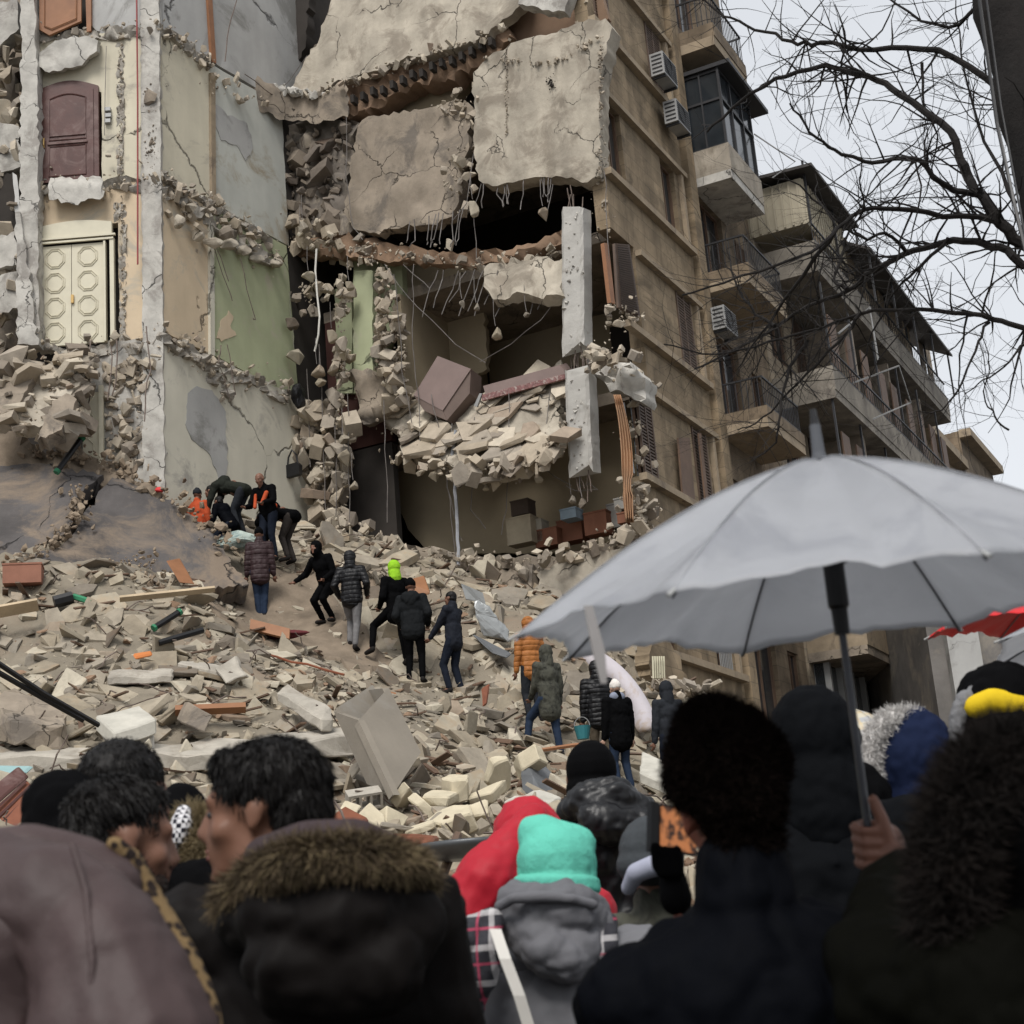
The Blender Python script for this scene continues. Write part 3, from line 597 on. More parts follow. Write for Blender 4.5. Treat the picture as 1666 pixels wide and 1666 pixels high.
# crumbling stone piers at the left of the opening
def crumble(poly, n, smin, smax, s0=0, name='crumbling_stonework', m_=RUBW, jit=.12):
    m = MB(); scatter(m, [cutp(a, b, s0+random.gauss(0, jit)) for a, b in frough(poly,0,int(n*.8),.1,.2)], smin*.5, smax*1.12, .35, .9); return m.build(name, m_, bld)
crumble([(610,450),(632,430),(650,500),(665,600),(672,640),(640,650),(622,620),(615,540)], 170, .12, .42, 0)
crumble([(612,500),(622,520),(640,600),(660,650),(640,665),(612,600)], 90, .15, .55, -.1)
crumble([(542,455),(560,450),(572,470),(560,540),(572,600),(548,640),(540,600),(550,540)], 120, .1, .42, -.1)
crumble([(470,700),(500,650),(560,640),(575,700),(570,790),(560,860),(530,870),(500,800),(475,760)], 300, .12, .62, -.1)
crumble([(465,470),(520,452),(540,480),(500,520)], 60, .1, .4, -.1)
crumble([(560,400),(600,395),(620,430),(560,440)], 40, .1, .3, 0)
crumble([(480,860),(560,840),(660,880),(640,930),(520,930)], 220, .1, .4, -.5, jit=.5)
cpan('inner_wall', [(575,700),(600,700),(660,860),(660,890),(572,880)], DARK, s0=3.3, amp=1)  # near-black backing paints the darkness seen through the gap
cpan('stone_pier', [(478,770),(500,660),(530,650),(556,690),(560,760),(545,860),(515,870),(495,840)], CONB, s0=.25, relief=.15, rs=2.5, amp=3)
cpan('stone_pier', [(580,640),(560,610),(600,600),(660,640),(640,670),(590,690)], CONB, s0=.1, relief=.15, rs=2.5, amp=3)
# bottom floor edge and the wall pieces sagging below it
cpan('slab_edge', [(560,868),(660,885),(780,905),(900,905),(1000,880),(1050,862),(1060,880),(980,915),(880,935),(820,925),(740,928),(640,905),(560,890)], CONB, s0=-.15, relief=.12, rs=3, amp=2.5, thick=.8)
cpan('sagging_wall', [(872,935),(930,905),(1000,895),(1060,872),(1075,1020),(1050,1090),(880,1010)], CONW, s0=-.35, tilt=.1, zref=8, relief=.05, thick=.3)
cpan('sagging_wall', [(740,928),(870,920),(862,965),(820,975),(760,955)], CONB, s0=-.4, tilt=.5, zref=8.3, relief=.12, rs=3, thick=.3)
crow('broken_edge', [cutp(560,880,-.2), cutp(740,915,-.3), cutp(880,920,-.3), cutp(1000,885,-.2), cutp(1060,860,-.2)], 330, (.2,.1,.08), .08, .4)
# two broken piers hanging on their bars
def cbox(name, q0, q1, wpx, s0, dep, m_):
    a, b = cutp(*q0, s0), cutp(*q1, s0); ax = (b-a); L_ = ax.length; ax.normalize(); w_ = wpx*.0119
    n = 16; m = MB(); rings = []
    side = Vector((0, 1, 0)); fr_ = Vector((1, 0, 0))
    for i in range(n+1):
        c = a + ax*(L_*i/n); e = .5*(i in (0, n))
        for k, (u_, v_) in enumerate([(-1,-1),(-.75,-1),(.75,-1),(1,-1),(1,1),(-1,1)]):
            j = random.uniform(-.02, .02); zz = random.uniform(-.12, .12) if i in (0, n) else 0
            vv = side*(u_*w_/2*(1+j)) + fr_*(v_*dep/2+random.uniform(-.008,.008)) + ax*zz
            if (k in (0, 3)) : vv += fr_*random.uniform(.02,.07)
            m.v.append(tuple(c+vv))
    for i in range(n):
        for k in range(6): m.f.append((i*6+k, i*6+(k+1) % 6, (i+1)*6+(k+1) % 6, (i+1)*6+k))
    m.f.append((5,4,3,2,1,0)); m.f.append(tuple(n*6+k for k in range(6)))
    sc = MB(); scatter(sc, [a+ax*random.uniform(0,L_)+Vector((-dep/2-.0, random.gauss(0,.1), 0)) for _ in range(26)], .04, .12)
    o = m.build(name, m_); o.matrix_world = MB_; sc.build('chipped_patch', CONL, o)
    bars = MB()
    for (P, d) in ((a, -ax), (b, ax)):
        for k in range(5):
            q = P+side*random.uniform(-w_*.35, w_*.35)+fr_*random.uniform(-.1,.1)
            bars.tube(wob([q, q+d*random.uniform(.3,.6)+side*random.gauss(0,.06)], .012, .1), .011, 4)
    bars.build('rebar', STEEL, o); return o
COLM = mat('column_concrete', (.40,.385,.355), .88, .12, 2, .45, 14, second=(.27,.25,.22), sfac=.25, sscale=1.5)
tag(cbox('concrete_pier', (937,345), (939,572), 40, -.35, .42, COLM), 'upper of two square concrete piers standing in the torn corner, chipped along its middle', 'concrete pier')
tag(cbox('concrete_pier', (944,608), (951,768), 42, -.4, .42, COLM), 'lower short concrete pier dangling from bars below the upper one, broken off at its foot', 'concrete pier')
# bars and wires drooping from the torn edges
def bars(pts_list, name='rebar', m_=STEEL, r=.011, s=-.2, amp=.03):
    m = MB()
    for pts in pts_list: m.tube(wob([cutp(a,b,s) for a,b in pts], amp, .3), r, 4)
    return m.build(name, m_, bld)
rl = []
for a in (668,676,700,708,714,722,738,746,752): rl.append([(a, 360-.25*(a-668)), (a-5+random.uniform(-3,3), 390), (a-8+random.uniform(-3,3), 402+random.uniform(-8,3))])
for a in (810,816,822,828,880,886,892,896,852,788): rl.append([(a, 285), (a+random.uniform(-4,6), 315), (a+random.uniform(-6,12), 320+random.uniform(0,22))])
for a in (700,712,735,745,762,780,820,838,850,870,885,900,775,800): rl.append([(a+12, 440), (a+random.uniform(-2,6), 470), (a-12+random.uniform(-6,6), 500+random.uniform(-10,25))])
bars(rl, m_=WIRE, r=.012)
wl = [[(625,430),(660,480),(700,520),(740,560),(790,590)],[(672,430),(672,560),(680,640),(685,740)],[(780,590),(830,560),(880,520),(915,480)],[(640,445),(650,520),(655,600),(672,700)],
      [(700,640),(720,720),(735,840),(742,900),(745,960)],[(735,690),(728,790),(745,860),(752,880)],[(770,680),(770,780),(765,830),(790,860)],[(828,640),(826,740),(824,830),(816,870)],[(655,430),(690,460),(700,470)],
      [(520,560),(525,700),(530,860)],[(500,600),(505,760)],[(626,650),(628,760),(630,850)],[(567,640),(568,850)],[(545,690),(548,800),(546,900)],[(895,640),(890,690),(880,760),(930,790)],[(940,790),(960,786),(972,795),(940,800),(920,790)],
      [(785,300),(770,340),(775,420)],[(562,190),(564,300),(575,370),(590,390)],[(770,250),(760,330),(735,360)],[(985,280),(990,420),(992,480)],[(900,300),(892,340),(885,355)],[(440,165),(470,130),(500,90)]]
bars(wl, 'drooping_wire', WIRE, .009, -.3, .02)
mb = MB()
mb.tube(wob([cutp(a,b,-.4) for a,b in ((742,700),(735,740),(741,800),(744,840),(746,920))], .015, .15), .035, 6); mb.build('hanging_conduit', mat('grey_conduit',(.33,.34,.36),.5,.2,3,0), bld)
mb = MB(); mb.tube([cutp(a,b,-.35) for a,b in ((515,405),(513,440),(516,480),(520,515),(518,545),(512,572))], .022, 6); mb.build('white_cable', WIREW, bld)
# hanging stones: each one a thing of its own on its wire
HS = [(770,340,.28,.55),(884,348,.26,.44),(807,543,.3,.42),(857,512,.16,.18),(746,785,.24,.36),(705,775,.22,.34),(790,793,.2,.24),(493,372,.28,.55),(474,527,.42,.40),(479,580,.42,.5),(516,604,.45,.42),(522,622,.3,.3),(540,548,.3,.5),(502,450,.4,.35),(930,813,.2,.26),(948,820,.2,.32),(875,780,.25,.22),(752,495,.14,.3),(775,500,.18,.26),(490,380,.2,.3),(568,465,.3,.3),(560,745,.35,.6),(575,790,.28,.3),(559,715,.3,.3)]
for i, (a, b, sx, sz) in enumerate(HS):
    me = lump_mesh(i*3+1, 1.0, (min(sx, sz)*.9+.06, sx, sz)); p = cutp(a, b, -.45); o = link('hanging_stone', me, RUB); o.location = MB_ @ p; o.rotation_euler = (0, 0, math.pi/2-AZ+random.gauss(0,.2))
    tag(o, 'broken lump of pale masonry dangling from wire in the torn side of the building', 'stone', 'stones dangling in the torn openings')
    m = MB(); m.tube([(0,0,sz*.4),(0.02,.03,sz*.5+.2),(0,0,sz*.5+.55)], .007, 3); m.build('wire', WIRE, o)
# furniture caught in the ruin
fz = MB_
def bobj(o): o.matrix_world = MB_ @ o.matrix_world if False else MB_; return o
def cobj(name, poly, s0, d, m_, parent=None):
    P = [cutp(a, b, s0) for a, b in poly]; m = MB(); m.prism(P, d); o = m.build(name, m_, parent)
    if parent is None: o.matrix_world = MB_
    return o
wd = empty('wardrobe', (0,0,0)); wd.matrix_world = MB_; tag(wd, 'tipped brown wardrobe sliding out of the third floor room', 'wardrobe')
PK = mat('dusty_brown_veneer', (.21,.155,.14), .6, .12, 2, .1); PKD = mat('dark_brown_veneer', (.13,.095,.08), .6, .2, 2, .1)
cobj('front', [(712,579),(766,600),(720,668),(673,643)], -.25, (.05,0,0), PK, wd)
cobj('carcass', [(713,580),(767,601),(721,667),(674,643)], -.19, (.75,.05,-.25), PKD, wd)
cobj('side_panel', [(766,600),(764,640),(727,684),(720,668)], -.22, (.45,0,-.05), PKD, wd)
cobj('base_panel', [(673,643),(720,668),(727,684),(690,668)], -.24, (.5,0,-.05), PKD, wd)
sh = empty('toppled_cabinet', (0,0,0)); sh.matrix_world = MB_; tag(sh, 'long toppled cabinet with a red patterned edge leaning on the slumped floor', 'cabinet')
cobj('top', [(786,628),(910,594),(918,603),(920,610),(790,642)], -.1, (.35,0,.15), PK, sh)
cobj('patterned_edge', [(784,642),(920,608),(919,616),(784,652)], -.14, (.06,0,0), mat('red_pattern',(.20,.10,.095),.8,.5,14,0,second=(.36,.30,.27),sfac=.4,sscale=12), sh)
cobj('leg', [(780,640),(784,640),(776,662),(771,660)], -.16, (.05,0,0), METAL, sh)
# boxes on the lowest visible floor
BX = [(826,838,862,888,'cardboard',(.33,.28,.2)),(872,858,905,892,'red',(.20,.085,.05)),(908,842,945,884,'red',(.19,.08,.045)),(912,826,936,846,'blue',(.22,.28,.33)),(952,830,985,872,'red',(.19,.08,.045)),(990,818,1010,860,'grey',(.25,.24,.22)),(1000,808,1025,830,'grey',(.28,.27,.26)),(862,845,880,884,'pale',(.36,.33,.27)),(832,812,858,840,'dark',(.1,.075,.06)),(1005,832,1028,852,'red',(.18,.08,.05))]
for i, (a, b, c, d, nm, col) in enumerate(BX):
    s0 = .25+.25*(i % 3); p = cutp(a, d, s0); q = cutp(c, b, s0)
    m = MB().box(p.x, p.x+.35, q.y, p.y, p.z, q.z); o = m.build('storage_box', mat('box_'+nm, col, .8, .2, 3, .15)); o.matrix_world = MB_
    m = MB().box(p.x-.012, p.x+.36, q.y-.01, p.y+.01, q.z, q.z+.03); m.build('lid', mat('box_'+nm, col), o)
    n_ = {'cardboard':'pale cardboard carton at the left end of the row of boxes','pale':'narrow pale carton beside the cardboard one','dark':'dark box stacked behind the pale cartons','blue':'small blue box lying on a red one'}.get(nm)
    tag(o, n_ or ('%s box in the row on the broken floor of the lowest open room' % ('reddish' if nm == 'red' else 'grey')), 'box', 'boxes left on the broken floor')
# bags in the stonework
bag = link('black_bin_bag', lump_mesh(5, 1.0, (.4,.62,.85), .35), BLACK); bag.location = MB_ @ cutp(487,645,-.4); tag(bag, 'shiny black rubbish bag wedged in the crumbling stonework beside the green wall', 'rubbish bag')
hb = empty('handbag', tuple(MB_ @ cutp(474,762,-.6)), math.pi/2-AZ, 'black handbag hanging by its strap at the edge of the cream wall', 'handbag')
m = MB(); m.prism([(0,-.19,-.16),(0,.17,-.18),(0,.19,.04),(0,.13,.1),(0,-.15,.11),(0,-.2,.05)], (.12,0,0)); m.build('bag_body', BLACK, hb)
MB().tube([(.05,-.14,.08),(.05,-.1,.3),(.05,0,.42),(.05,.09,.28),(.05,.13,.08)], .02, 5).build('strap', BLACK, hb)

# ---------------------------------------------------------------- street front
def wallgrid(x0, x1, z0, z1, y0, y1, ops, mb=None):
    mb = mb or MB(); xs = sorted({x0, x1, *[o[0] for o in ops], *[o[1] for o in ops]}); zs = sorted({z0, z1, *[o[2] for o in ops], *[o[3] for o in ops]})
    xs = [x for x in xs if x0 <= x <= x1]; zs = [z for z in zs if z0 <= z <= z1]
    for j in range(len(zs)-1):
        run = None
        for i in range(len(xs)-1):
            cx, cz = (xs[i]+xs[i+1])/2, (zs[j]+zs[j+1])/2
            hole = any(o[0] < cx < o[1] and o[2] < cz < o[3] for o in ops)
            if not hole: run = (run[0], xs[i+1]) if run else (xs[i], xs[i+1])
            if hole or i == len(xs)-2:
                if run: mb.box(run[0], run[1], y0, y1, zs[j], zs[j+1])
                run = None
    return mb
def window(par, x0, x1, z0, z1, y, kind='glass', name='window'):
    w_ = MB().box(x0, x1, y+.12, y+.14, z0, z1).build(name, GLASS if kind != 'dark' else DARK, par)
    m = MB(); t = .05; m.box(x0, x0+t, y+.06, y+.12, z0, z1); m.box(x1-t, x1, y+.06, y+.12, z0, z1); m.box(x0+t, x1-t, y+.06, y+.12, z0, z0+t); m.box(x0+t, x1-t, y+.06, y+.12, z1-t, z1); m.box((x0+x1)/2-.02, (x0+x1)/2+.02, y+.07, y+.12, z0+t, z1-t)
    m.build('frame', WBRN, w_)
    if kind == 'shutter':
        m = MB(); m.box(x0, x0+.05, y-.03, y+.02, z0, z1); m.box(x1-.05, x1, y-.03, y+.02, z0, z1); m.box((x0+x1)/2-.03, (x0+x1)/2+.03, y-.03, y+.02, z0, z1)
        k = z0+.03
        while k < z1-.04: m.box(x0+.05, (x0+x1)/2-.03, y-.02, y+.0, k, k+.035); m.box((x0+x1)/2+.03, x1-.05, y-.02, y+.0, k, k+.035); k += .07
        m.box(x0+.05, x1-.05, y+.015, y+.03, z0, z1); m.build('shutter', mat('shutter_brown',(.10,.068,.05),.6,.2,3,.1), w_)
    return w_
ops = []
SILLS = [(6.6,1.6),(10.0,1.8),(13.15,1.75),(16.4,1.75),(19.9,1.7),(23.2,1.6)]
for z, h in SILLS: ops += [(.35, 1.15, z, z+h), (3.35, 4.2, z, z+h)]
ops.append((-.1, 1.15, 12.2, 15.1))
W1 = wallgrid(0, 5.2, 15.1, 26, 0, .3, ops); wallgrid(0, 5.2, -.3, 8.0, 0, .3, ops, W1); wallgrid(.35, 5.2, 8.0, 15.1, 0, .3, ops, W1)
W1.build('street_wall', STONE, bld)
m = MB()
for z, h in SILLS:
    m.box(.12 if z < 14 else -.04, 4.75, -.16, -.002, z-.16, z-.02); m.box(.1 if z > 14 else 1.2, 4.75, -.14, -.002, z+h+.02, z+h+.14)
    m.box(4.42, 4.56, -.10, -.002, z-.02, z+h+.02)
m.build('window_band', TRIM, bld)
m = MB(); m.box(4.85, 5.3, -.16, -.002, -.3, 26); m.build('pilaster', STONE, bld)
window(bld, .35, 1.15, 16.4, 18.15, .05, 'dark'); window(bld, 3.35, 4.2, 16.4, 18.15, .05, 'dark')
window(bld, 3.35, 4.2, 13.15, 14.9, 0, 'shutter'); window(bld, .4, 1.1, 10.0, 11.8, 0, 'shutter'); window(bld, 3.35, 4.2, 10.0, 11.8, 0, 'shutter')
window(bld, .35, 1.15, 19.9, 21.6, 0, 'shutter'); window(bld, 3.35, 4.2, 19.9, 21.6, 0, 'shutter'); window(bld, 3.35, 4.2, 6.6, 8.2, 0, 'glass'); window(bld, .35, 1.15, 6.6, 8.2, 0, 'glass')
m = MB(); [m.box(3.4+i*.1, 3.42+i*.1, -.05, -.03, 6.6, 8.2) for i in range(8)]; m.build('window_grille', METAL, bld)
# open shutters at the broken corner, a leaning one on the missing window
def quadp(par, name, pts, th, m_, nrm=(0,-1,0)):
    m = MB(); m.prism([Vector(p) for p in pts], Vector(nrm)*-th); return m.build(name, m_, par)
q = [facp(a,b,-.05) for a,b in ((1000,396),(1024,398),(1042,515),(1006,500))]
sh_ = quadp(bld, 'shutter', q, .05, MATS['shutter_brown']); m = MB()
for k in range(30):
    f_ = (k+.5)/30; a = q[0].lerp(q[3], f_); b = q[1].lerp(q[2], f_); m.tube([a+(b-a)*.08+Vector((0,-.02,0)), b-(b-a)*.08+Vector((0,-.02,0))], .014, 4)
m.build('louvre', MATS['shutter_brown'], sh_)
quadp(bld, 'door_jamb', [facp(a,b,-.02) for a,b in ((983,395),(990,396),(1001,495),(994,492))], .08, WORG)
quadp(bld, 'window_frame', [facp(a,b,-.0) for a,b in ((1012,655),(1016,655),(1033,770),(1028,768))], .06, METAL)
q = [facp(a,b,-.12) for a,b in ((1104,712),(1122,712),(1132,825),(1112,815))]; quadp(bld, 'shutter', q, .04, WBRN)
q = [facp(a,b,-.12) for a,b in ((1137,705),(1141,705),(1155,830),(1150,828))]; quadp(bld, 'shutter', q, .04, WBRN)
# jagged masonry along the corner
crow('broken_edge', [Vector((.0,.12,z)) for z in (15.1, 26)], 260, (.03,.1,.1), .05, .16)
crow('broken_edge', [Vector((.32,.12,z)) for z in (8, 12.1)], 120, (.05,.1,.1), .06, .26)
crow('broken_edge', [facp(a,b,.05) for a,b in ((965,575),(1010,600),(1050,640))], 130, (.1,.15,.08), .08, .42, lumps=.8)
crow('broken_edge', [facp(a,b,.0) for a,b in ((1000,535),(1000,500),(1035,520))], 60, (.08,.12,.08), .07, .26)
cpan('broken_lintel', [(955,580),(990,575),(1020,585),(1050,615),(1045,655),(1015,640),(985,625),(962,605)], CONL, s0=-.15, relief=.14, rs=3, thick=.6)
crow('broken_edge', [facp(a,b,.0) for a,b in ((1030,790),(1048,830),(1060,880),(1065,1000))], 130, (.1,.15,.1), .08, .34)
# curtain blown out at the corner
cur = []
for i in range(9):
    f_ = i/8; cur.append((1000+f_*14, 642))
me_v = []; me_f = []
nu, nv_ = 12, 24
for j in range(nv_+1):
    t_ = j/nv_; xc = 1002+24*t_+4*math.sin(t_*5); wd_ = 11+7*math.sin(t_*3.0)*1.1 - (5 if .65 < t_ < .78 else 0)
    for i in range(nu+1):
        p = facp(xc+wd_*(i/nu-.3), 642+208*t_, -.12-.05*math.sin(i*2.1+t_*4)); me_v.append(tuple(p))
for j in range(nv_):
    for i in range(nu): a = j*(nu+1)+i; me_f.append((a, a+1, a+nu+2, a+nu+1))
me = bpy.data.meshes.new('curtain'); me.from_pydata(me_v, [], me_f); o = link('curtain', me, mat('orange_curtain',(.36,.21,.12),.85,.2,3,.2), None, True); o.matrix_world = MB_
md = o.modifiers.new('thickness', 'SOLIDIFY'); md.thickness = .012
tag(o, 'faded orange curtain blowing out of the torn corner beside the louvred window', 'curtain')
# ---- balconies of this house
def railing(mb, x0, x1, y, z0, z1, step=.13, ends=True, yb=0):
    mb.box(x0, x1, y-.02, y+.02, z1-.04, z1); mb.box(x0, x1, y-.015, y+.015, z0+.05, z0+.08)
    x = x0
    while x < x1: mb.box(x-.008, x+.008, y-.008, y+.008, z0, z1-.04); x += step
    if ends:
        for xx in (x0, x1):
            mb.box(xx-.02, xx+.02, y+.02, yb, z1-.04, z1); yy = y+.1
            while yy < yb: mb.box(xx-.008, xx+.008, yy-.008, yy+.008, z0, z1-.04); yy += step
wallgrid(5.3, 9.6, -.3, 26, .0, .3, [(5.7,7.3,z,z+2.2) for z in (5.6,9.0,12.5,16.0,19.4,22.8)]+[(8.2,9.0,z+.5,z+2) for z in (5.6,9.0,12.5,16.0,19.4)]).build('street_wall', STONE2, bld)
for z in (5.6,9.0,12.5,16.0,19.4,22.8): window(bld, 5.7, 7.3, z, z+2.2, .05, 'glass', 'balcony_door')
for z in (6.1,9.5,13.0,16.5,19.9): window(bld, 8.2, 9.0, z, z+1.5, .0, 'shutter' if z in (9.5, 16.5) else 'glass')
for z in (8.75, 12.3, 15.75):
    bl = MB().box(5.35, 8.1, -1.1, -.002, z-.22, z).build('balcony', TRIM, bld)
    m = MB(); m.box(5.35, 8.1, -1.12, -1.0, z, z+.28); m.box(5.35, 5.47, -1.0, -.002, z, z+.28); m.build('parapet', STONE2, bl)
    m = MB(); railing(m, 5.4, 8.05, -1.06, z+.28, z+1.0, yb=-.02); m.build('railing', IRON, bl)
bl = MB().box(5.35, 7.7, -1.0, -.002, 18.2, 18.42).build('balcony', CONL, bld)
m = MB(); m.box(5.35, 7.7, -1.02, -.92, 18.42, 19.1); m.box(5.35, 5.45, -.92, -.002, 18.42, 19.1); m.build('parapet', mat('stained_render', (.33,.29,.235), .9, .2, 2, .4, 16, second=(.20,.17,.13), sfac=.4, sscale=1.2, streak=.6), bl)
m = MB()
for x in (5.38, 6.1, 6.9, 7.6): m.box(x-.03, x+.03, -1.0, -.95, 19.1, 21.1)
for z in (19.1, 20.3, 21.05): m.box(5.36, 7.66, -1.0, -.96, z-.03, z+.03)
for y in (-.96, -.5, -.05): m.box(5.36, 5.42, y-.02, y+.02, 19.1, 21.1)
for z in (19.1, 20.3, 21.05): m.box(5.365, 5.415, -.95, -.02, z-.03, z+.03)
m.build('window_frame', IRON, bl); m = MB(); m.box(5.42, 7.6, -.955, -.945, 19.1, 21.05); m.box(5.40, 5.41, -.93, -.02, 19.1, 21.05); m.build('glass', GLASS, bl)
m = MB(); m.box(5.3, 8.2, -1.3, -.002, 21.1, 21.2); m.build('canopy', IRON, bl)
bl = MB().box(5.35, 7.7, -1.0, -.002, 21.7, 21.95).build('balcony', TRIM, bld); m = MB(); m.box(5.35, 7.7, -1.02, -.9, 21.95, 22.3); m.box(5.35,5.46,-.9,-.002,21.95,22.3); m.build('parapet', STONE2, bl)
m = MB(); railing(m, 5.4, 7.65, -.98, 22.3, 23.1, yb=-.02); m.build('railing', IRON, bl)
# clothes frame sticking out
MB().tube([Vector(p) for p in ((7.7,-1.0,20.4),(8.2,-1.8,19.6),(7.9,-1.25,19.2))], .02, 4).build('drying_frame', METAL, bld)
# air conditioners, each hung on the wall
def aircon(x, y, z, label, w_=.8, h_=.55, d_=.32):
    r = empty('air_conditioner', (0,0,0)); r.matrix_world = MB_ @ Matrix.Translation((x, y, z)); tag(r, label, 'air conditioner', 'air conditioners on the street front')
    MB().box(0, w_, -d_, 0, 0, h_).build('casing', METAL, r)
    m = MB()
    for k in range(9): m.box(.03, w_-.03, -d_-.012, -d_-.003, .05+k*.055, .07+k*.055)
    for k in range(5): m.box(-.012, -.003, -d_+.04, -.04, .06+k*.1, .09+k*.1)
    m.build('grille', IRON, r)
    m = MB(); c = Vector((w_*.38, -d_-.014, h_/2)); m.tube([c+Vector((.2*math.cos(t), 0, .2*math.sin(t))) for t in np.linspace(0, 6.28, 13)], .012, 4, False); m.build('fan_guard', IRON, r)
    m = MB(); m.box(.05, .09, -d_, -.0, -.06, -.01); m.box(w_-.09, w_-.05, -d_, -.0, -.06, -.01); m.build('bracket', IRON, r)
def atfac(a, b, t): p = facp(a, b, t); return p
for (a, b, t, lb) in ((1072,205,-.02,'grey air conditioner beside the corner of the enclosed glass balcony'),(1050,128,-.02,'topmost air conditioner under the row of upper windows'),(1118,190,-.02,'shaded air conditioner directly left of the enclosed glass balcony'),(1150,540,-.02,'white air conditioner below the railed balcony near the middle of the front')):
    p = atfac(a, b, t); aircon(p.x, -.17, p.z, lb)
# ================================================================ second house along the street
def house(name, x0, x1, z1, yoff, m_, label, rows, bays, kinds=('shutter','glass'), inset=.0, wh=1.5, ww=.9, depth=9, base=-.3, arch_=False):
    r = empty(name, (0,0,0)); r.matrix_world = MB_; tag(r, label, 'building')
    ops = []; wins = []
    n = bays; sp = (x1-x0)/n
    for z in rows:
        for i in range(n):
            c = x0+sp*(i+.5); ops.append((c-ww/2, c+ww/2, z, z+wh)); wins.append((c-ww/2, c+ww/2, z, z+wh))
    wallgrid(x0, x1, base, z1, yoff, yoff+.3, ops).build('wall', m_, r)
    MB().box(x0, x1, yoff+.3, yoff+depth, base, z1-.02).build('body', m_, r)
    for k, (a, b, c, d) in enumerate(wins): window(r, a, b, c, d, yoff, kinds[(k*7+k//3) % len(kinds)])
    return r
h2 = house('balconied_apartment_house', 9.65, 25.0, 18.6, -.05, STONE3, 'grey brown apartment house with long stacked balconies and a metal roof canopy', (5.3,8.9,12.2,15.5), 7, ('glass','shutter'), ww=1.3, wh=2.0)
for z, y in ((7.7,-1.5),(11.0,-1.5),(14.1,-1.6),(17.5,-1.6)):
    PAR = mat('weathered_parapet', (.235,.21,.175), .9, .3, 2, .4, 16, second=(.12,.105,.09), sfac=.42, sscale=.8, streak=.6)
    bl = MB().box(9.7, 24.8, y, -.052, z-.22, z).build('balcony', CONB if z < 13 else PAR, h2)
    m = MB(); m.box(9.7, 24.8, y-.02, y+.08, z, z+.62); m.box(9.7, 9.8, y+.08, -.052, z, z+.62); m.build('parapet', PAR if z > 13 else TRIM, bl)
    m = MB(); railing(m, 9.75, 24.75, y+.02, z+.62, z+1.15, .25, False); [m.box(x-.03, x+.03, y, y+.05, z+1.15, z+2.9) for x in np.arange(9.8, 24.8, 2.5)]; m.build('railing', IRON, bl)
    m = MB()
    for i in range(9): x = 10.5+i*1.6+random.uniform(-.3,.3); m.box(x, x+.7, y+.12, y+.16, z+.9, z+2.3)
    m.build('screen', random.choice([WBRN, TRIM, BRED]), bl)
    m = MB(); [m.box(x, x+.14, y+.2, -.052, z, z+3.0) for x in (13.2, 17.1, 21.0)]; m.build('partition', CONB, bl)
m = MB(); m.box(9.7, 13.4, -1.5, 3, 18.62, 19.9); m.build('rooftop_room', mat('cream_sheet_metal',(.36,.32,.24),.6,.1,2,.1), h2)
m = MB()
for x in np.arange(9.75, 13.4, .22): m.box(x, x+.05, -1.54, -1.502, 18.65, 19.88)
for y in np.arange(-1.4, 1.4, .22): m.box(9.66, 9.698, y, y+.05, 18.65, 19.88)
m.build('sheet_rib', MATS['cream_sheet_metal'], h2)
m = MB(); m.prism([(13.0,-2.3,18.9),(13.0,.5,20.5),(13.0,.5,20.58),(13.0,-2.3,18.98)], (10,0,0)); m.prism([(9.4,-1.9,20.0),(9.4,3,20.2),(9.4,3,20.28),(9.4,-1.9,20.08)], (4.4,0,0)); m.build('roof_canopy', mat('dark_corrugated_sheet',(.05,.045,.042),.6,.3,3,.2), h2)
m = MB(); [m.box(x, x+.05, -2.2, -2.15, 17.5, 18.98) for x in np.arange(13.2, 23, 2.4)]; m.build('canopy_post', IRON, h2)
m = MB(); m.tube([(12.0,-1.2,14.9),(12.8,-2.6,15.4),(13.6,-2.6,14.6),(13.2,-1.4,14.2)], .03, 4); m.tube([(10,-1.8,15.6),(10.8,-2.5,16.4),(10.9,-2.5,15.0)], .03, 4); m.build('drying_frame', METAL, h2)
# ground and first floors: dark shopfronts and a stone band
m = MB(); m.box(9.7, 24.9, -.5, -.052, 6.0, 6.35); m.box(9.7, 24.9, -.7, -.052, 8.3, 9.3); m.build('stone_band', STONE, h2)
m = MB()
for x in np.arange(10, 24.6, 1.05): m.box(x, x+.12, -.45, -.06, 6.36, 8.28)
m.build('window_mullion', METAL, h2)
m = MB(); m.box(10, 24.5, -.3, -.07, 6.36, 8.28); m.build('shop_glass', GLASS, h2)
quadp(h2, 'awning', [(15.5,-.72,8.2),(15.5,-1.5,7.95),(20.5,-1.5,7.95),(20.5,-.72,8.2)], .03, METAL, (0,0,1))
h3 = house('ochre_arched_house', 25.1, 33.5, 18.3, .0, STONE, 'ochre house with small windows and a flat cornice next to the balconied one', (5.5,9.0,12.2,15.4), 5, ('dark','glass'), ww=.8, wh=1.7)
MB().box(25.05, 33.6, -.45, -.002, 18.0, 18.35).build('cornice', TRIM, h3); MB().box(26, 30, -.9, -.002, 11.2, 11.45).build('balcony', CONL, h3)
m = MB(); railing(m, 26, 30, -.88, 11.45, 12.3, .2, False); m.build('railing', IRON, h3)
h4 = house('brown_corner_house', 33.6, 40, 19.6, -.3, STONE2, 'tall brown house standing forward behind the ochre one', (6,9.4,12.6,15.8), 4, ('dark','shutter'), ww=.9, wh=1.6)
MB().box(33.5, 40.1, -.75, -.302, 19.3, 19.62).build('cornice', TRIM, h4)
h5 = house('far_street_house', 40.1, 62, 15.5, .2, STONE, 'far house at the end of the street front', (5,8.4,11.8), 9, ('dark','glass'), ww=.9, wh=1.6)
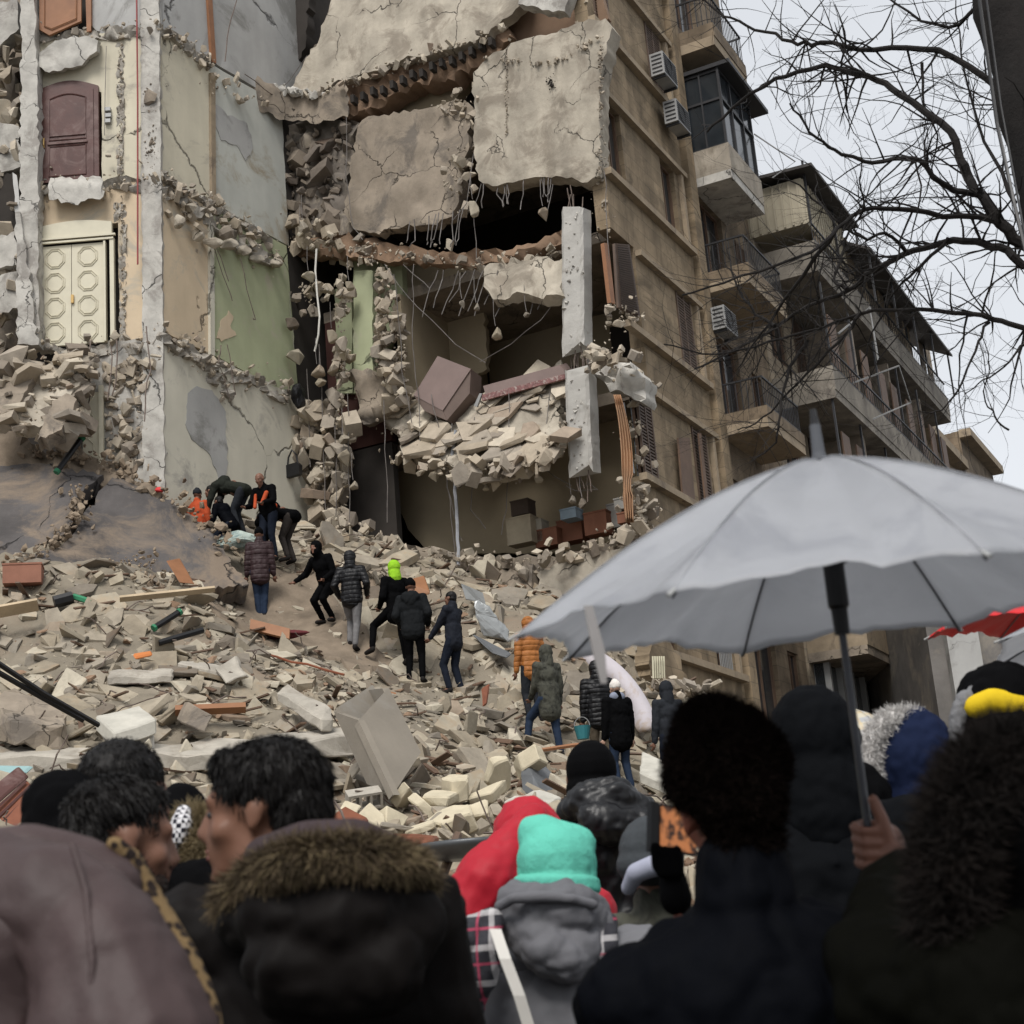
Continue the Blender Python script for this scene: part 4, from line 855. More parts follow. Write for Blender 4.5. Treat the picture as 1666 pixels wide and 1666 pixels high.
# dish aerials on the roofs
def dish(px, py, Y, r, label):
    c = at(px, py, Y); e = empty('satellite_dish', tuple(c), .6, label, 'satellite dish', None)
    m = MB(); n = 14; v = [(0,0,0)]; f = []
    for j in (1, 2, 3):
        for i in range(n): a = i*2*math.pi/n; rr = r*j/3; v.append((rr*math.cos(a), -.25*r*(j/3)**2, rr*math.sin(a)))
    for i in range(n): f.append((0, 1+i, 1+(i+1) % n))
    for j in range(2):
        for i in range(n): f.append((1+j*n+i, 1+(j+1)*n+i, 1+(j+1)*n+(i+1) % n, 1+j*n+(i+1) % n))
    m.add(v, f); o = m.build('dish', IRON, e); md = o.modifiers.new('t', 'SOLIDIFY'); md.thickness = .02
    m = MB(); m.tube([(0,0,0),(0,.15,-.2),(0,.15,-1.2)], .03, 5); m.tube([(0,-.05,-r*.8),(0,-r*.9,-r*.2)], .015, 4); m.build('mast', IRON, e)
dish(1484, 664, 52, .45, 'satellite dish above the balconied house roof'); dish(1559, 762, 60, .4, 'dark satellite dish on the roof edge just above the umbrella')
# building across the far end, beyond the red umbrella
he = empty('grey_end_building', tuple(at(1690, 1075, 34)*1), 0, 'grey building with a pale pier glimpsed at the right edge under the umbrellas', 'building'); he.location.z = 0
MB().box(-2.2, 6, .5, 8, 0, 9.3).build('wall', mat('dark_grey_render',(.15,.14,.13),.9,.3,1,.3,second=(.25,.22,.18),sfac=.4,sscale=.5), he)
MB().box(-1.85, -1.15, .2, .498, 0, 9.0).build('pier', GREYP, he); MB().box(-2.5, 6, .1, .9, 9.302, 9.5).build('eaves', IRON, he)
window(he, -.6, .6, 6, 8.4, .38, 'glass')
# ================================================================ rubble
def slope_n(x, y):
    h = .4; a = zm(x+h, y)-zm(x-h, y); b = zm(x, y+h)-zm(x, y-h); return Vector((-a/(2*h), -b/(2*h), 1)).normalized()
def proj(p):
    d = Vector(p)-CAM; z = d.dot(fw); return 833+FOC*d.dot(rt)/z, 833-FOC*d.dot(up)/z, z
cells = {}
def zfast(x, y):
    i = (x+14)/.11; j = (y-4.4)/.11; i0 = int(max(0, min(nx-2, i))); j0 = int(max(0, min(ny-2, j)))
    return float(gz[j0*nx+i0])
def nfast(x, y):
    return Vector((-(zfast(x+.4, y)-zfast(x-.4, y))/.8, -(zfast(x, y+.4)-zfast(x, y-.4))/.8, 1)).normalized()
def inpoly(px, py, P):
    c = False; j = len(P)-1
    for i in range(len(P)):
        if (P[i][1] > py) != (P[j][1] > py) and px < (P[j][0]-P[i][0])*(py-P[i][1])/(P[j][1]-P[i][1])+P[i][0]: c = not c
        j = i
    return c
SLABAREA = [(-50,690),(180,750),(270,800),(350,865),(405,940),(330,940),(200,928),(-50,905)]
PATH = [(330,985),(425,930),(480,905),(560,1000),(650,1080),(600,1120),(520,1060),(430,1040)]
cand = []
for _ in range(15000):
    x = random.uniform(-11, 6.5); y = random.uniform(11.5, 30.5)
    if x > 4+(y-20)*.12: continue
    z = zfast(x, y); q = proj((x, y, z))
    if q[0] < -60 or q[0] > 1240 or q[1] < 830 or q[1] > 1560: continue
    if inpoly(q[0], q[1], SLABAREA): continue
    onpath = inpoly(q[0], q[1], PATH); dustzone = (430 < q[0] < 700 and 1120 < q[1] < 1180) or (0 < q[0] < 420 and 1172 < q[1] < 1200)
    r = random.random(); s = .10*(7.5**(r**2.1))
    if onpath or dustzone: s = min(s, .22); 
    if (onpath and random.random() < .25): continue
    cand.append((s, x, y, z, q))
cand.sort(key=lambda c: -c[0]/c[4][2])
def chunkM(s, x, y, z):
    n = nfast(x, y); q = Vector((0,0,1)).rotation_difference(n).to_matrix().to_4x4()
    t = .22 if random.random() < .72 else .8
    return Matrix.Translation((x, y, z+s*random.uniform(-.02, .16))) @ q @ rotm(random.gauss(0, t), random.gauss(0, t), random.uniform(0, 6.28)) @ Matrix.Diagonal((s*random.uniform(.9, 1.7), s*random.uniform(.8, 1.1), s*random.uniform(.28, .72), 1))
def finemesh(pr, seed, name):
    bm = bmesh.new(); vs = [bm.verts.new(p) for p in pr[0]]
    for q in pr[1]: bm.faces.new([vs[i] for i in q])
    bmesh.ops.bevel(bm, geom=bm.edges[:]+bm.verts[:], offset=.025, segments=1, affect='EDGES', clamp_overlap=True)
    bmesh.ops.triangulate(bm, faces=bm.faces[:]); bmesh.ops.subdivide_edges(bm, edges=[e for e in bm.edges if e.calc_length() > .2], cuts=2, use_grid_fill=True)
    for q in bm.verts: q.co *= 1+.07*fr(q.co.x+seed, q.co.y, q.co.z*2, 3, 4)
    me = bpy.data.meshes.new(name); bm.to_mesh(me); bm.free(); me.materials.append(RUB); return me
PM = [finemesh(p, i, 'rubble_block') for i, p in enumerate(PLATES)]+[finemesh(p, i+30, 'rubble_block') for i, p in enumerate(LUMPS)]
for s, x, y, z, q in cand[:285]:
    s = max(s, .34) if not inpoly(q[0], q[1], PATH) else s
    o = bpy.data.objects.new('rubble_block', random.choice(PM[:16]) if random.random() < .9 else random.choice(PM[16:])); COL.objects.link(o)
    o.matrix_world = chunkM(s, x, y, z); tag(o, 'broken block of pale masonry lying loose in the rubble mound', 'rubble block', 'loose masonry blocks on the rubble mound')
m = MB()
for s, x, y, z, q in cand[285:]:
    chip(random.choice(PLATES) if random.random() < .86 else random.choice(LUMPS), chunkM(s*.95, x, y, z), m)
for _ in range(24000):
    x = random.uniform(-11, 6); y = random.uniform(12, 30.5)
    if x > 4+(y-20)*.12: continue
    z = zfast(x, y); q = proj((x, y, z))
    if not (-60 < q[0] < 1200 and 830 < q[1] < 1560) or inpoly(q[0], q[1], SLABAREA): continue
    chip(random.choice(LUMPS), chunkM(random.uniform(.03, .10), x, y, z), m)
tag(m.build('rubble', RUB), 'mass of small broken masonry covering the mound', 'rubble', kind='stuff')
for nm_, mt_, cnt_, lb_ in (('wood_splinters', WBRN, 260, 'thin broken wood splinters strewn over the rubble'), ('bent_bars', STEEL, 130, 'thin bent steel bars sticking out of the rubble'), ('brick_fragments', BRED, 420, 'small reddish brown brick fragments among the rubble')):
    m = MB()
    while cnt_:
        x = random.uniform(-11, 5.5); y = random.uniform(12, 30)
        if x > 4+(y-20)*.12: continue
        z = zfast(x, y); q = proj((x, y, z))
        if not (-60 < q[0] < 1200 and 830 < q[1] < 1560) or inpoly(q[0], q[1], SLABAREA) or inpoly(q[0], q[1], PATH): continue
        cnt_ -= 1; p = Vector((x, y, z+random.uniform(.02, .16)))
        if nm_ == 'brick_fragments': s = random.uniform(.05, .2); chip(random.choice(PLATES+LUMPS), chunkM(s, x, y, z+.06), m)
        elif nm_ == 'wood_splinters': s = random.uniform(.2, .95); w0 = random.uniform(.02, .05); m.box(-s/2, s/2, -w0, w0, -.012, .012, Matrix.Translation(p) @ rotm(random.gauss(0,.3), random.gauss(0,.25), random.uniform(0,6.28)))
        else:
            d = Vector((random.gauss(0,1), random.gauss(0,1), random.uniform(-.1,.9))).normalized()*random.uniform(.2,.8); m.tube(wob([p, p+d*.5+Vector((0,0,.06)), p+d], .03, .15), .011, 4)
    tag(m.build(nm_, mt_), lb_, nm_.split('_')[1], kind='stuff')

# ---- the large dark fallen roof slab
def gslab(name, pts, m_, thick, nrm, label, cat, step=8, amp=2, relief=.03, grid=14, rs=1.6, parent=None):
    """pts: (px, py, depth) corners; a plane is fitted through them"""
    P = np.array([list(at(*p)) for p in pts]); c = P.mean(0); u_, s_, vh = np.linalg.svd(P-c); n = Vector(vh[2]); n = -n if n.dot(Vector(c)-CAM) > 0 else n
    C0 = Vector(c)
    o = pxpanel([(a, b) for a, b, _ in pts], lambda a, b: on(C0, n, a, b), n, thick, step, amp, grid, relief, rs, random.random()*9).build(name, m_, parent)
    return tag(o, label, cat) if label else o
fs_ = empty('fallen_roof_slab', (0,0,0), 0, 'huge dark cracked roof slab lying tilted against the standing walls at the left', 'slab')
gslab('slab_piece', [(-60,760,27.2),(60,752,27.3),(168,770,27.3),(128,800,26.9),(118,850,26.3),(96,872,26.0),(40,895,25.6),(10,922,25.2),(-60,935,25)], DSLAB, .35, None, None, None, parent=fs_, amp=2.5, relief=.05)
gslab('slab_piece', [(160,800,27.0),(185,772,27.3),(262,808,27.4),(330,850,27.2),(368,900,26.9),(404,955,26.6),(330,962,26),(250,958,25.6),(150,955,25.2),(60,950,25),(25,925,25.1),(60,905,25.5),(100,885,25.9),(125,862,26.2),(140,830,26.6)], DSLAB, .35, None, None, None, parent=fs_, amp=2.5, relief=.05)
gslab('slab_ridge', [(-60,690,28.0),(10,700,28.0),(60,728,27.8),(150,735,27.8),(200,760,27.8),(262,806,27.6),(180,790,27.3),(150,775,27.1),(60,760,27.2),(-60,768,27.1)], DIRT, .5, None, None, None, parent=fs_, amp=3, relief=.13, rs=2.5)
m = MB(); scatter(m, along([at(128,790,26.7), at(128,840,26.2), at(105,870,25.9), at(50,905,25.3), at(0,935,25)], 200, (.1,.1,.06)), .05, .22, .6); scatter(m, along([at(60,735,27.6), at(150,745,27.6), at(262,806,27.4), at(380,890,26.9)], 260, (.25,.1,.08)), .05, .25, .7)
scatter(m, along([at(200,900,25.9), at(230,940,25.5), at(270,960,25.4)], 160, (.3,.1,.05)), .03, .14, .8); m.build('crack_debris', mat('crack_dirt', (.24,.19,.14), .95, .3, 3, .5, 20, island=.5), fs_)
# ---- distinct pieces of debris
def block(name, corners, hvec, m_, label, cat, jitter=.01, parent=None):
    """corners: 4 (px, py, depth) of the near-upper face, pushed along hvec"""
    P = [at(*c) for c in corners]; m = MB(); m.prism(P, hvec); me = m.mesh(name); bm = bmesh.new(); bm.from_mesh(me)
    bmesh.ops.recalc_face_normals(bm, faces=bm.faces[:])
    bmesh.ops.bevel(bm, geom=bm.edges[:], offset=.02, segments=1, affect='EDGES', clamp_overlap=True)
    bmesh.ops.triangulate(bm, faces=bm.faces[:]); 
    for _ in range(3): bmesh.ops.subdivide_edges(bm, edges=[e for e in bm.edges if e.calc_length() > .22], cuts=1)
    bmesh.ops.triangulate(bm, faces=bm.faces[:])
    for q in bm.verts: q.co += Vector((fr(q.co.x,q.co.y,q.co.z,3),fr(q.co.x+9,q.co.y,q.co.z,3),fr(q.co.x,q.co.y+9,q.co.z,3)))*jitter*2
    bm.to_mesh(me); bm.free(); o = link(name, me, m_, parent); return tag(o, label, cat) if label else o
DN = Vector((0,0,-1))
block('concrete_beam', [(-60,1232,20.0),(230,1228,20.0),(230,1215,20.6),(-60,1216,20.6)], DN*.22, CON, 'left half of the long flat slab lying across the mound, with a grey face', 'slab', .02)
block('concrete_beam', [(232,1228,20.0),(420,1224,20.2),(585,1194,20.9),(575,1180,21.8),(400,1200,21.2),(232,1212,20.6)], DN*.24, CON, 'broken right half of the long flat slab, ending beside the tilted shaft', 'slab', .03)
block('wide_slab', [(-60,1216,20.8),(420,1212,21.0),(560,1180,22),(480,1172,23.0),(0,1180,22.8),(-60,1180,22.8)], DN*.2, DUST, 'dust covered slab top stretching above the long beam', 'slab', .05)
for (a, b, c, d, dp, m_, lb) in ((157,252,1160,1148,20.6,CONL,'clean white square paving block on top of another block'),):
    block('pale_block', [(155,1164,20.5),(186,1192,20.1),(255,1170,20.4),(228,1148,21.1)], DN*.2, mat('white_stone',(.44,.42,.365),.88,.18,3,.3,25), lb, 'stone block', .006)
block('pale_block', [(162,1176,20.65),(192,1205,20.3),(252,1196,20.5),(250,1176,20.9)], DN*.18, CONL, 'grey block carrying the clean white block', 'stone block', .01)
block('brown_boulder', [(-30,1150,20.6),(20,1122,21.6),(85,1140,21.4),(112,1165,20.9),(100,1182,20.4),(20,1172,20.2)], DN*.35, CONB, 'large brown plaster slab at the left edge under the black cables', 'slab', .05)
block('leaning_block', [(292,1175,20.9),(306,1142,21.0),(347,1164,20.9),(335,1190,20.7)], Vector((-.1,.22,.06)), CONB, 'grey square block standing on edge beside the orange timber', 'stone block', .01)
block('long_slab', [(452,1122,21.9),(470,1112,22.1),(540,1150,21.5),(538,1172,21.2),(520,1170,21.1)], DN*.16, CON, 'long speckled slab leaning down towards the hollow shaft', 'slab', .02)
block('flat_slab', [(290,1078,23.2),(368,1096,22.9),(370,1084,23.4),(300,1070,23.9)], DN*.1, CON, 'thin grey slab with a dark shadow gap beneath it', 'slab', .01)
block('flat_slab', [(175,1100,22.6),(280,1098,22.6),(282,1088,23.0),(180,1088,23.0)], DN*.12, CON, 'thin horizontal slab left of the other thin grey slab', 'slab', .02)
block('upright_slab', [(348,1090,22.9),(380,1064,23.1),(402,1100,22.8),(370,1112,22.6)], Vector((.02,.14,0)), CON, 'tan slab standing on edge in the middle of the left rubble', 'slab', .02)
block('pale_block', [(875,1318,17.6),(820,1302,17.9),(880,1284,18.5),(915,1296,18.3)], DN*.3, mat('white_stone',(.5,.47,.4)), 'large pale slab just above the red hood', 'stone block', .02)
block('pale_block', [(1040,1255,21.2),(1045,1222,22.2),(1090,1240,21.6),(1085,1275,20.8)], DN*.16, MATS['white_stone'], 'white wooden like slab between the white beanie man and the grey hooded man', 'slab', .01)
for i, (a, b, dp, s) in enumerate([(745,1285,18.6,.5),(690,1315,18,.42),(720,1300,18.2,.6),(655,1300,18.6,.45),(790,1295,18.6,.5),(735,1340,17.2,.6),(680,1350,17,.4),(770,1330,17.3,.5),(640,1335,17.4,.45),(605,1340,17.2,.4),(815,1265,19.4,.55),(860,1240,20.4,.5),(565,1330,17.6,.35)]):
    me = PM[i % 16]; o = bpy.data.objects.new('cut_stone', me.copy()); o.data.materials.clear(); o.data.materials.append(mat('yellow_cut_stone',(.50,.44,.32),.9,.12,3,.3,22)); COL.objects.link(o)
    o.matrix_world = Matrix.Translation(at(a, b, dp)) @ rotm(random.gauss(.3,.5), random.gauss(0,.5), random.uniform(0,6)) @ Matrix.Diagonal((s*1.2, s*.9, s*1.3, 1))
    tag(o, 'pale yellow squared stone tumbled on the lower slope of the mound', 'stone block', 'squared yellow stones on the lower slope')
# hollow shaft
hs_ = empty('hollow_shaft', (0,0,0), 0, 'long hollow concrete shaft standing tilted out of the rubble', 'concrete shaft')
SHM = mat('smooth_concrete', (.21,.185,.15), .85, .12, 1.2, .3, 16, second=(.22,.20,.17), sfac=.35, sscale=.8)
A_ = [at(543,1158,19.4), at(583,1172,18.9), at(632,1118,19.9), at(600,1122,20.5)]   # rim: left, front, right, back
D_ = at(640,1293,18.3)-A_[1]
D2_ = D_*.95
def shp(u_, k): return A_[k] + (D_ if k in (0, 1) else D2_)*u_
cen = sum(A_, Vector())/4
def wallp(name, k, j):
    m = MB(); a, b = A_[k], A_[j]; n = ((b-a).cross(D_)).normalized(); n = n if n.dot(cen-a) > 0 else -n; t = n*.09
    N_ = 14; 
    for i in range(N_+1):
        u_ = i/N_; e = .0 if 0 < i < N_ else random.uniform(-.01,.02)
        p, q = a.lerp(shp(1, k), u_+e), b.lerp(shp(1, j), u_+(.0 if 0 < i < N_ else random.uniform(-.01,.02)))
        m.v += [tuple(p), tuple(q), tuple(q+t), tuple(p+t)]
    for i in range(N_):
        for c in range(4): m.f.append((i*4+c, i*4+(c+1) % 4, (i+1)*4+(c+1) % 4, (i+1)*4+c))
    m.f += [(3,2,1,0), (N_*4, N_*4+1, N_*4+2, N_*4+3)]
    return m.build(name, SHM, hs_)
wallp('side_wall', 0, 1); wallp('front_wall', 1, 2); wallp('side_wall', 2, 3); wallp('back_wall', 3, 0)
# hollow brick
hbk = MB(); n = 5
c0 = at(592,1300,18.4); M0 = Matrix.Translation(c0) @ rotm(.5,-.1,.3)
hbk.box(-.2,.2,-.1,.1,-.1,-.07,M0); hbk.box(-.2,.2,-.1,.1,.07,.1,M0)
for x in (-.2,-.075,.05,.175): hbk.box(x, x+.03, -.1, .1, -.07, .07, M0)
tag(hbk.build('hollow_block', CON), 'grey hollow block with three holes at the foot of the tilted shaft', 'hollow block')
# boards, panels, pipes
def plank(name, a, b, w_, th, m_, label, cat='board', wv=None):
    A0, B0 = at(*a), at(*b); d = (B0-A0); s = (wv or Vector((0, .6, .8))).cross(d).normalized() if wv is None else wv.normalized(); nn = d.cross(s).normalized()
    m = MB(); m.prism([A0-s*w_/2, B0-s*w_/2, B0+s*w_/2, A0+s*w_/2], nn*th); return tag(m.build(name, m_), label, cat)
plank('timber', (195,976,24.2), (350,960,24.6), .10, .05, mat('raw_wood',(.42,.33,.22),.8,.2,3,.2), 'long raw timber lath resting at the foot of the dark slab', 'timber')
plank('timber', (285,1160,21.2), (400,1155,21.4), .12, .09, WORG, 'orange timber lying behind the standing grey block', 'timber')
plank('timber', (-20,1000,23.4), (62,985,23.6), .22, .05, MATS['raw_wood'], 'pale plank at the left edge of the rubble', 'timber')
plank('board', (408,1018,25.4), (472,1034,25.2), .22, .05, WORG, 'orange board on the dark red cloth below the man in jeans', 'board', Vector((0,.5,.85)))
tag(link('cloth', lump_mesh(4, 1, (.9,.5,.22), .4), mat('dark_red_cloth',(.09,.02,.022),.95,.3,3,.3)), 'crumpled dark red cloth lying by the orange board', 'cloth'); bpy.data.objects['cloth'].location = at(462,1035,25.5)
block('board', [(270,912,25.4),(292,908,25.7),(316,950,25.2),(292,948,25.0)], Vector((0,.04,0)), WORG, 'orange cabinet board with a white stripe leaning on the dark slab', 'board', .002)
block('board', [(628,1126,24.6),(640,1118,24.9),(684,1130,24.9),(655,1146,24.4)], DN*.05, WORG, 'red brown panel lying right of the man in gray trousers', 'board', .004)
block('board', [(216,1063,23.0),(246,1058,23.2),(248,1063,23.1),(220,1069,22.9)], DN*.05, mat('bright_orange',(.5,.17,.05),.7,.1,3,0), 'small bright orange board fragment in the left rubble', 'board', .002)
block('board', [(655,945,26.9),(690,935,27.2),(700,962,26.8),(668,970,26.7)], DN*.06, WORG, 'orange panel behind the neon hood man', 'board', .004)
block('board', [(783,1120,24.3),(797,1112,24.4),(792,1145,24.2),(785,1150,24.1)], Vector((0,.06,0)), WRUST, 'narrow red board standing right of the man in profile', 'board', .004)
cr = empty('red_crate', tuple(at(38,938,24.6)), .2, 'reddish box at the upper left corner of the rubble', 'crate'); MB().box(-.3,.3,-.2,.2,-.15,.15).build('crate_body', mat('salmon_board',(.26,.12,.08),.8,.15,3,.1), cr); MB().box(-.31,.31,-.21,.21,.152,.18).build('lid', MATS['salmon_board'], cr)
for (a, b, lb) in (((258,1046,23.5),(330,1025,23.9),'black plastic pipe in the middle of the left rubble'),((88,980,24.2),(118,972,24.3),'short fat black pipe end at the top of the left rubble'),((250,1022,24.1),(293,995,24.4),'short dark pipe with green bands near the raw timber'),((92,768,26.9),(134,712,27.2),'black pipe with green ends lying on the ridge of the dark slab')):
    e = tag(MB().tube([at(*a), at(*b)], .05 if 'fat' not in lb else .11, 8).build('pipe', BLACK), lb, 'pipe')
    if 'green' in lb:
        p, q = at(*a), at(*b); m = MB(); m.tube([p.lerp(q,-.02), p.lerp(q,.06)], .06, 8); m.tube([p.lerp(q,.93), p.lerp(q,1.02)], .06, 8); m.build('coupling', mat('green_plastic',(.03,.17,.085),.6,.2,3,0), e)
tag(MB().tube(wob([at(120,970,24.3), at(150,980,24.2)], .01), .05, 6).build('green_hose', mat('green_plastic',(.03,.3,.13))), 'short green plastic strip by the fat black pipe', 'hose')
m = MB(); m.tube([at(-40,1055,17.4), at(70,1128,18.2), at(160,1180,18.9)], .035, 5); m.build('cable', BLACK); tag(bpy.data.objects['cable'], 'upper of two thick black cables running down over the left rubble', 'cable')
m = MB(); m.tube([at(-40,1073,17.4), at(66,1134,18.2), at(135,1172,18.7)], .035, 5); tag(m.build('cable', BLACK), 'lower of two thick black cables running down over the left rubble', 'cable')
tag(MB().tube(wob([at(425,1065,24.6), at(500,1080,24.4), at(560,1098,24.2)], .02), .02, 5).build('rusty_rod', WRUST), 'thin rusty rod across the dirt right of the left rubble', 'rod')
tag(MB().tube(wob([at(870,1222,21.5), at(960,1210,21.8)], .01), .03, 5).build('rusty_rod', WORG), 'rusty rod at the feet of the man in the camouflage coat', 'rod')
# brown boards and turquoise sheet at lower left
for i, (q, mt, lb) in enumerate([([(-30,1330,17.4),(40,1268,18.0),(72,1300,17.8),(10,1366,17.2)], WRUST, 'front red brown grooved panel at the left edge'),([(-40,1300,17.9),(28,1246,18.5),(44,1262,18.3),(-30,1326,17.7)], WRED, 'dark red panel stacked behind the grooved one'),([(-30,1262,18.6),(40,1256,18.8),(52,1246,19.2),(-30,1244,19.2)], mat('turquoise_sheet',(.26,.40,.40),.6,.1,2,.1), 'pale turquoise sheet sticking out under the long beam')]):
    block('panel', q, Vector((.02,.05,-.02)), mt, lb, 'panel', .002)
for k in range(4):
    a, b = at(-25+k*16,1336+k*8,17.3), at(42+k*8,1272+k*7,17.9)
m = MB()
for k in range(5): m.tube([at(-26+k*9,1334+k*8,17.3), at(42+k*7,1271+k*7,17.93)], .02, 4)
m.build('groove_strip', WRED, bpy.data.objects['panel'])
block('panel', [(525,1335,15.2),(560,1310,15.8),(600,1330,15.6),(570,1350,15.0)], Vector((0,.05,-.25)), WRUST, 'rusty red box panel behind the shoulder of the boy in profile', 'panel', .004)
block('panel', [(560,1362,14.2),(700,1368,14.2),(712,1358,15),(580,1352,15)], DN*.35, WRUST, 'low red brown crate board in front of the yellow stones', 'panel', .01)
# grey bowl-like sheet and steel stand in front of the mound
bw = MB(); n = 20
ctr = at(765,1385,8.2); ring = []
for j, (r_, dz) in enumerate(((.26,0),(.25,-.02),(.17,-.07),(0.001,-.08))):
    for i in range(n): a = 2*math.pi*i/n; bw.v.append((ctr.x+r_*1.05*math.cos(a), ctr.y+r_*math.sin(a), ctr.z+dz+.05))
for j in range(3):
    for i in range(n): bw.f.append((j*n+i, j*n+(i+1) % n, (j+1)*n+(i+1) % n, (j+1)*n+i))
bo = bw.build('metal_basin', mat('dull_dark_metal',(.10,.105,.11),.35,.2,3,.1,metal=.5), None, True); md = bo.modifiers.new('t','SOLIDIFY'); md.thickness=.02; tag(bo, 'upturned dark grey metal pan just left of the red jacket', 'pan')
bo.rotation_euler = (0,0,0)
st = empty('pipe_stand', (0,0,0), 0, 'rusty steel pipe frame standing between the crowd and the mound', 'frame')
zz = lambda a, b, d: at(a, b, d)
for nm, pts, r_ in (('upright', [(745,1358,8.4),(722,1420,8.2),(690,1530,8.0)], .025), ('upright', [(716,1430,8.1),(715,1560,8.1)], .03), ('rail', [(680,1446,8.1),(750,1450,8.1)], .028), ('rail', [(680,1476,8.2),(750,1478,8.2)], .022), ('rail', [(700,1516,8.1),(745,1512,8.2)], .02), ('brace', [(700,1380,8.3),(735,1550,8.2)], .015)):
    m = MB(); m.tube([at(*p) for p in pts], r_, 6); m.build(nm, WBRN, st)
# chunks of silver sheet metal, dark beam, mattress
def sheet(name, rows, m_, label, cat, th=.012):
    v = []; f = []; nr = len(rows); nc = len(rows[0])
    for r_ in rows:
        for p in r_: v.append(tuple(at(*p)))
    for i in range(nr-1):
        for j in range(nc-1): f.append((i*nc+j, i*nc+j+1, (i+1)*nc+j+1, (i+1)*nc+j))
    me = bpy.data.meshes.new(name); me.from_pydata(v, [], f); o = link(name, me, m_, None, False)
    md = o.modifiers.new('t', 'SOLIDIFY'); md.thickness = th; md.offset = 0; return tag(o, label, cat)
SILV = mat('crumpled_sheet', (.34,.35,.345), .35, .15, 3, .2, 8, metal=.45)
ms_ = link('metal_sheet', lump_mesh(2, 1, (.8,.25,.75), .5), SILV); ms_.location = at(796,1008,26.2); ms_.rotation_euler = (0,R(35),.3); tag(ms_, 'crumpled silver sheet metal behind the man in profile', 'sheet metal')
sheet('metal_sheet', [[(750,950,27.0),(762,955,27.1),(785,965,27.2)],[(758,975,26.8),(775,978,26.6),(790,985,26.9)]], SILV, 'smaller torn silver sheet above the crumpled one', 'sheet metal', .02)
block('dark_plank', [(768,1030,26.2),(790,1042,26.1),(832,1062,25.6),(824,1068,25.4),(800,1060,25.6)], DN*.05, mat('slate',(.11,.115,.12),.6,.2,3,.1), 'dark grey flat plank pointing right below the silver sheet', 'plank', .004)
sheet('bent_sheet', [[(850,1232,20.6),(862,1222,21.0),(880,1240,21.0),(905,1268,20.8)],[(848,1262,20.2),(866,1262,20.0),(886,1275,20.2),(910,1288,20.4)],[(852,1290,20.0),(868,1292,19.8),(884,1295,19.8),(908,1298,20.2)]], mat('slate',(.11,.115,.12)), 'bent dark grey sheet sticking up left of the black beanie', 'sheet metal', .02)
MATT = mat('mattress_cloth', (.43,.40,.42), .9, .06, 2, .15, 8, second=(.33,.26,.20), sfac=.35, sscale=.7)
mp = [(880,1040,27.6),(905,1052,27.4),(940,1062,27.1),(975,1078,26.8),(1005,1098,26.5),(1030,1128,26.2),(1046,1160,26.0),(1054,1190,25.8)]
rows = []
for i, (a, b, d) in enumerate(mp):
    q = mp[min(i+1, len(mp)-1)]; p = mp[max(i-1, 0)]; dx, dy = q[0]-p[0], q[1]-p[1]; l = math.hypot(dx, dy); w_ = 13+3*math.sin(i)
    rows.append([(a+dy/l*w_*t, b-dx/l*w_*t, d-.18*(1-t*t)) for t in (-1,-.8,-.3,.3,.8,1)])
o = sheet('mattress', rows, MATT, 'long pale mattress bent in an arch behind the white hat and padded jackets', 'mattress', .16); o.modifiers.new('s','SUBSURF').levels = 1; o.modifiers['s'].render_levels = 2; o.data.polygons.foreach_set('use_smooth', [True]*len(o.data.polygons))
ru = link('clothes_pile', lump_mesh(3, 1, (1.0,.7,.5), .4), mat('pale_green_cloth',(.33,.38,.34),.9,.25,5,.3,second=(.14,.2,.2),sfac=.4,sscale=5)); ru.location = at(382,882,27.3); tag(ru, 'pile of pale green and white cloth at the ridge beside the crouching men', 'cloth')
rp = link('red_cloth', lump_mesh(7, 1, (.22,.2,.16), .3), mat('red_cloth',(.5,.04,.04),.9,.2,5,.2)); rp.location = at(259,797,27.3); tag(rp, 'small red cloth lying on the upper ridge of the dark slab', 'cloth')
# lower ruined storey at the right foot of the mound
rr = empty('ruined_ground_floor', (0,0,0)); rr.matrix_world = MB_; rr.parent = None; tag(rr, 'cracked lower corner of the torn house with a pale louvred grille, right of the mattress', 'wall ruin')
def fpan(name, poly, m_, t0=0, th=.3, par=rr, relief=.05, amp=2): return pxpanel(poly, lambda a, b: facp(a, b, t0), (0,-1,0), th, 8, amp, 12, relief).build(name, m_, par)
fpan('wall_piece', [(1062,1000),(1100,1060),(1135,1150),(1180,1190),(1110,1180),(1070,1140),(1058,1080)], STONE, -.35)
m = MB(); p = facp(1062,1070,-.5); q = facp(1080,1105,-.5)
for k in range(6): m.tube([facp(1062+k*3.6,1068,-.5), facp(1063+k*3.6,1104,-.5)], .02, 4)
m.build('grille', mat('cream_metal',(.45,.42,.3),.6,.1,3,0), rr)
crow('broken_edge', [facp(1050,1110,-.4), facp(1085,1118,-.4), facp(1130,1125,-.4)], 70, (.2,.15,.05), .08, .34, par=rr)
crow('broken_edge', [facp(1045,1140,-.6), facp(1085,1180,-.6), facp(1130,1190,-.5)], 160, (.25,.3,.15), .1, .45, par=rr)

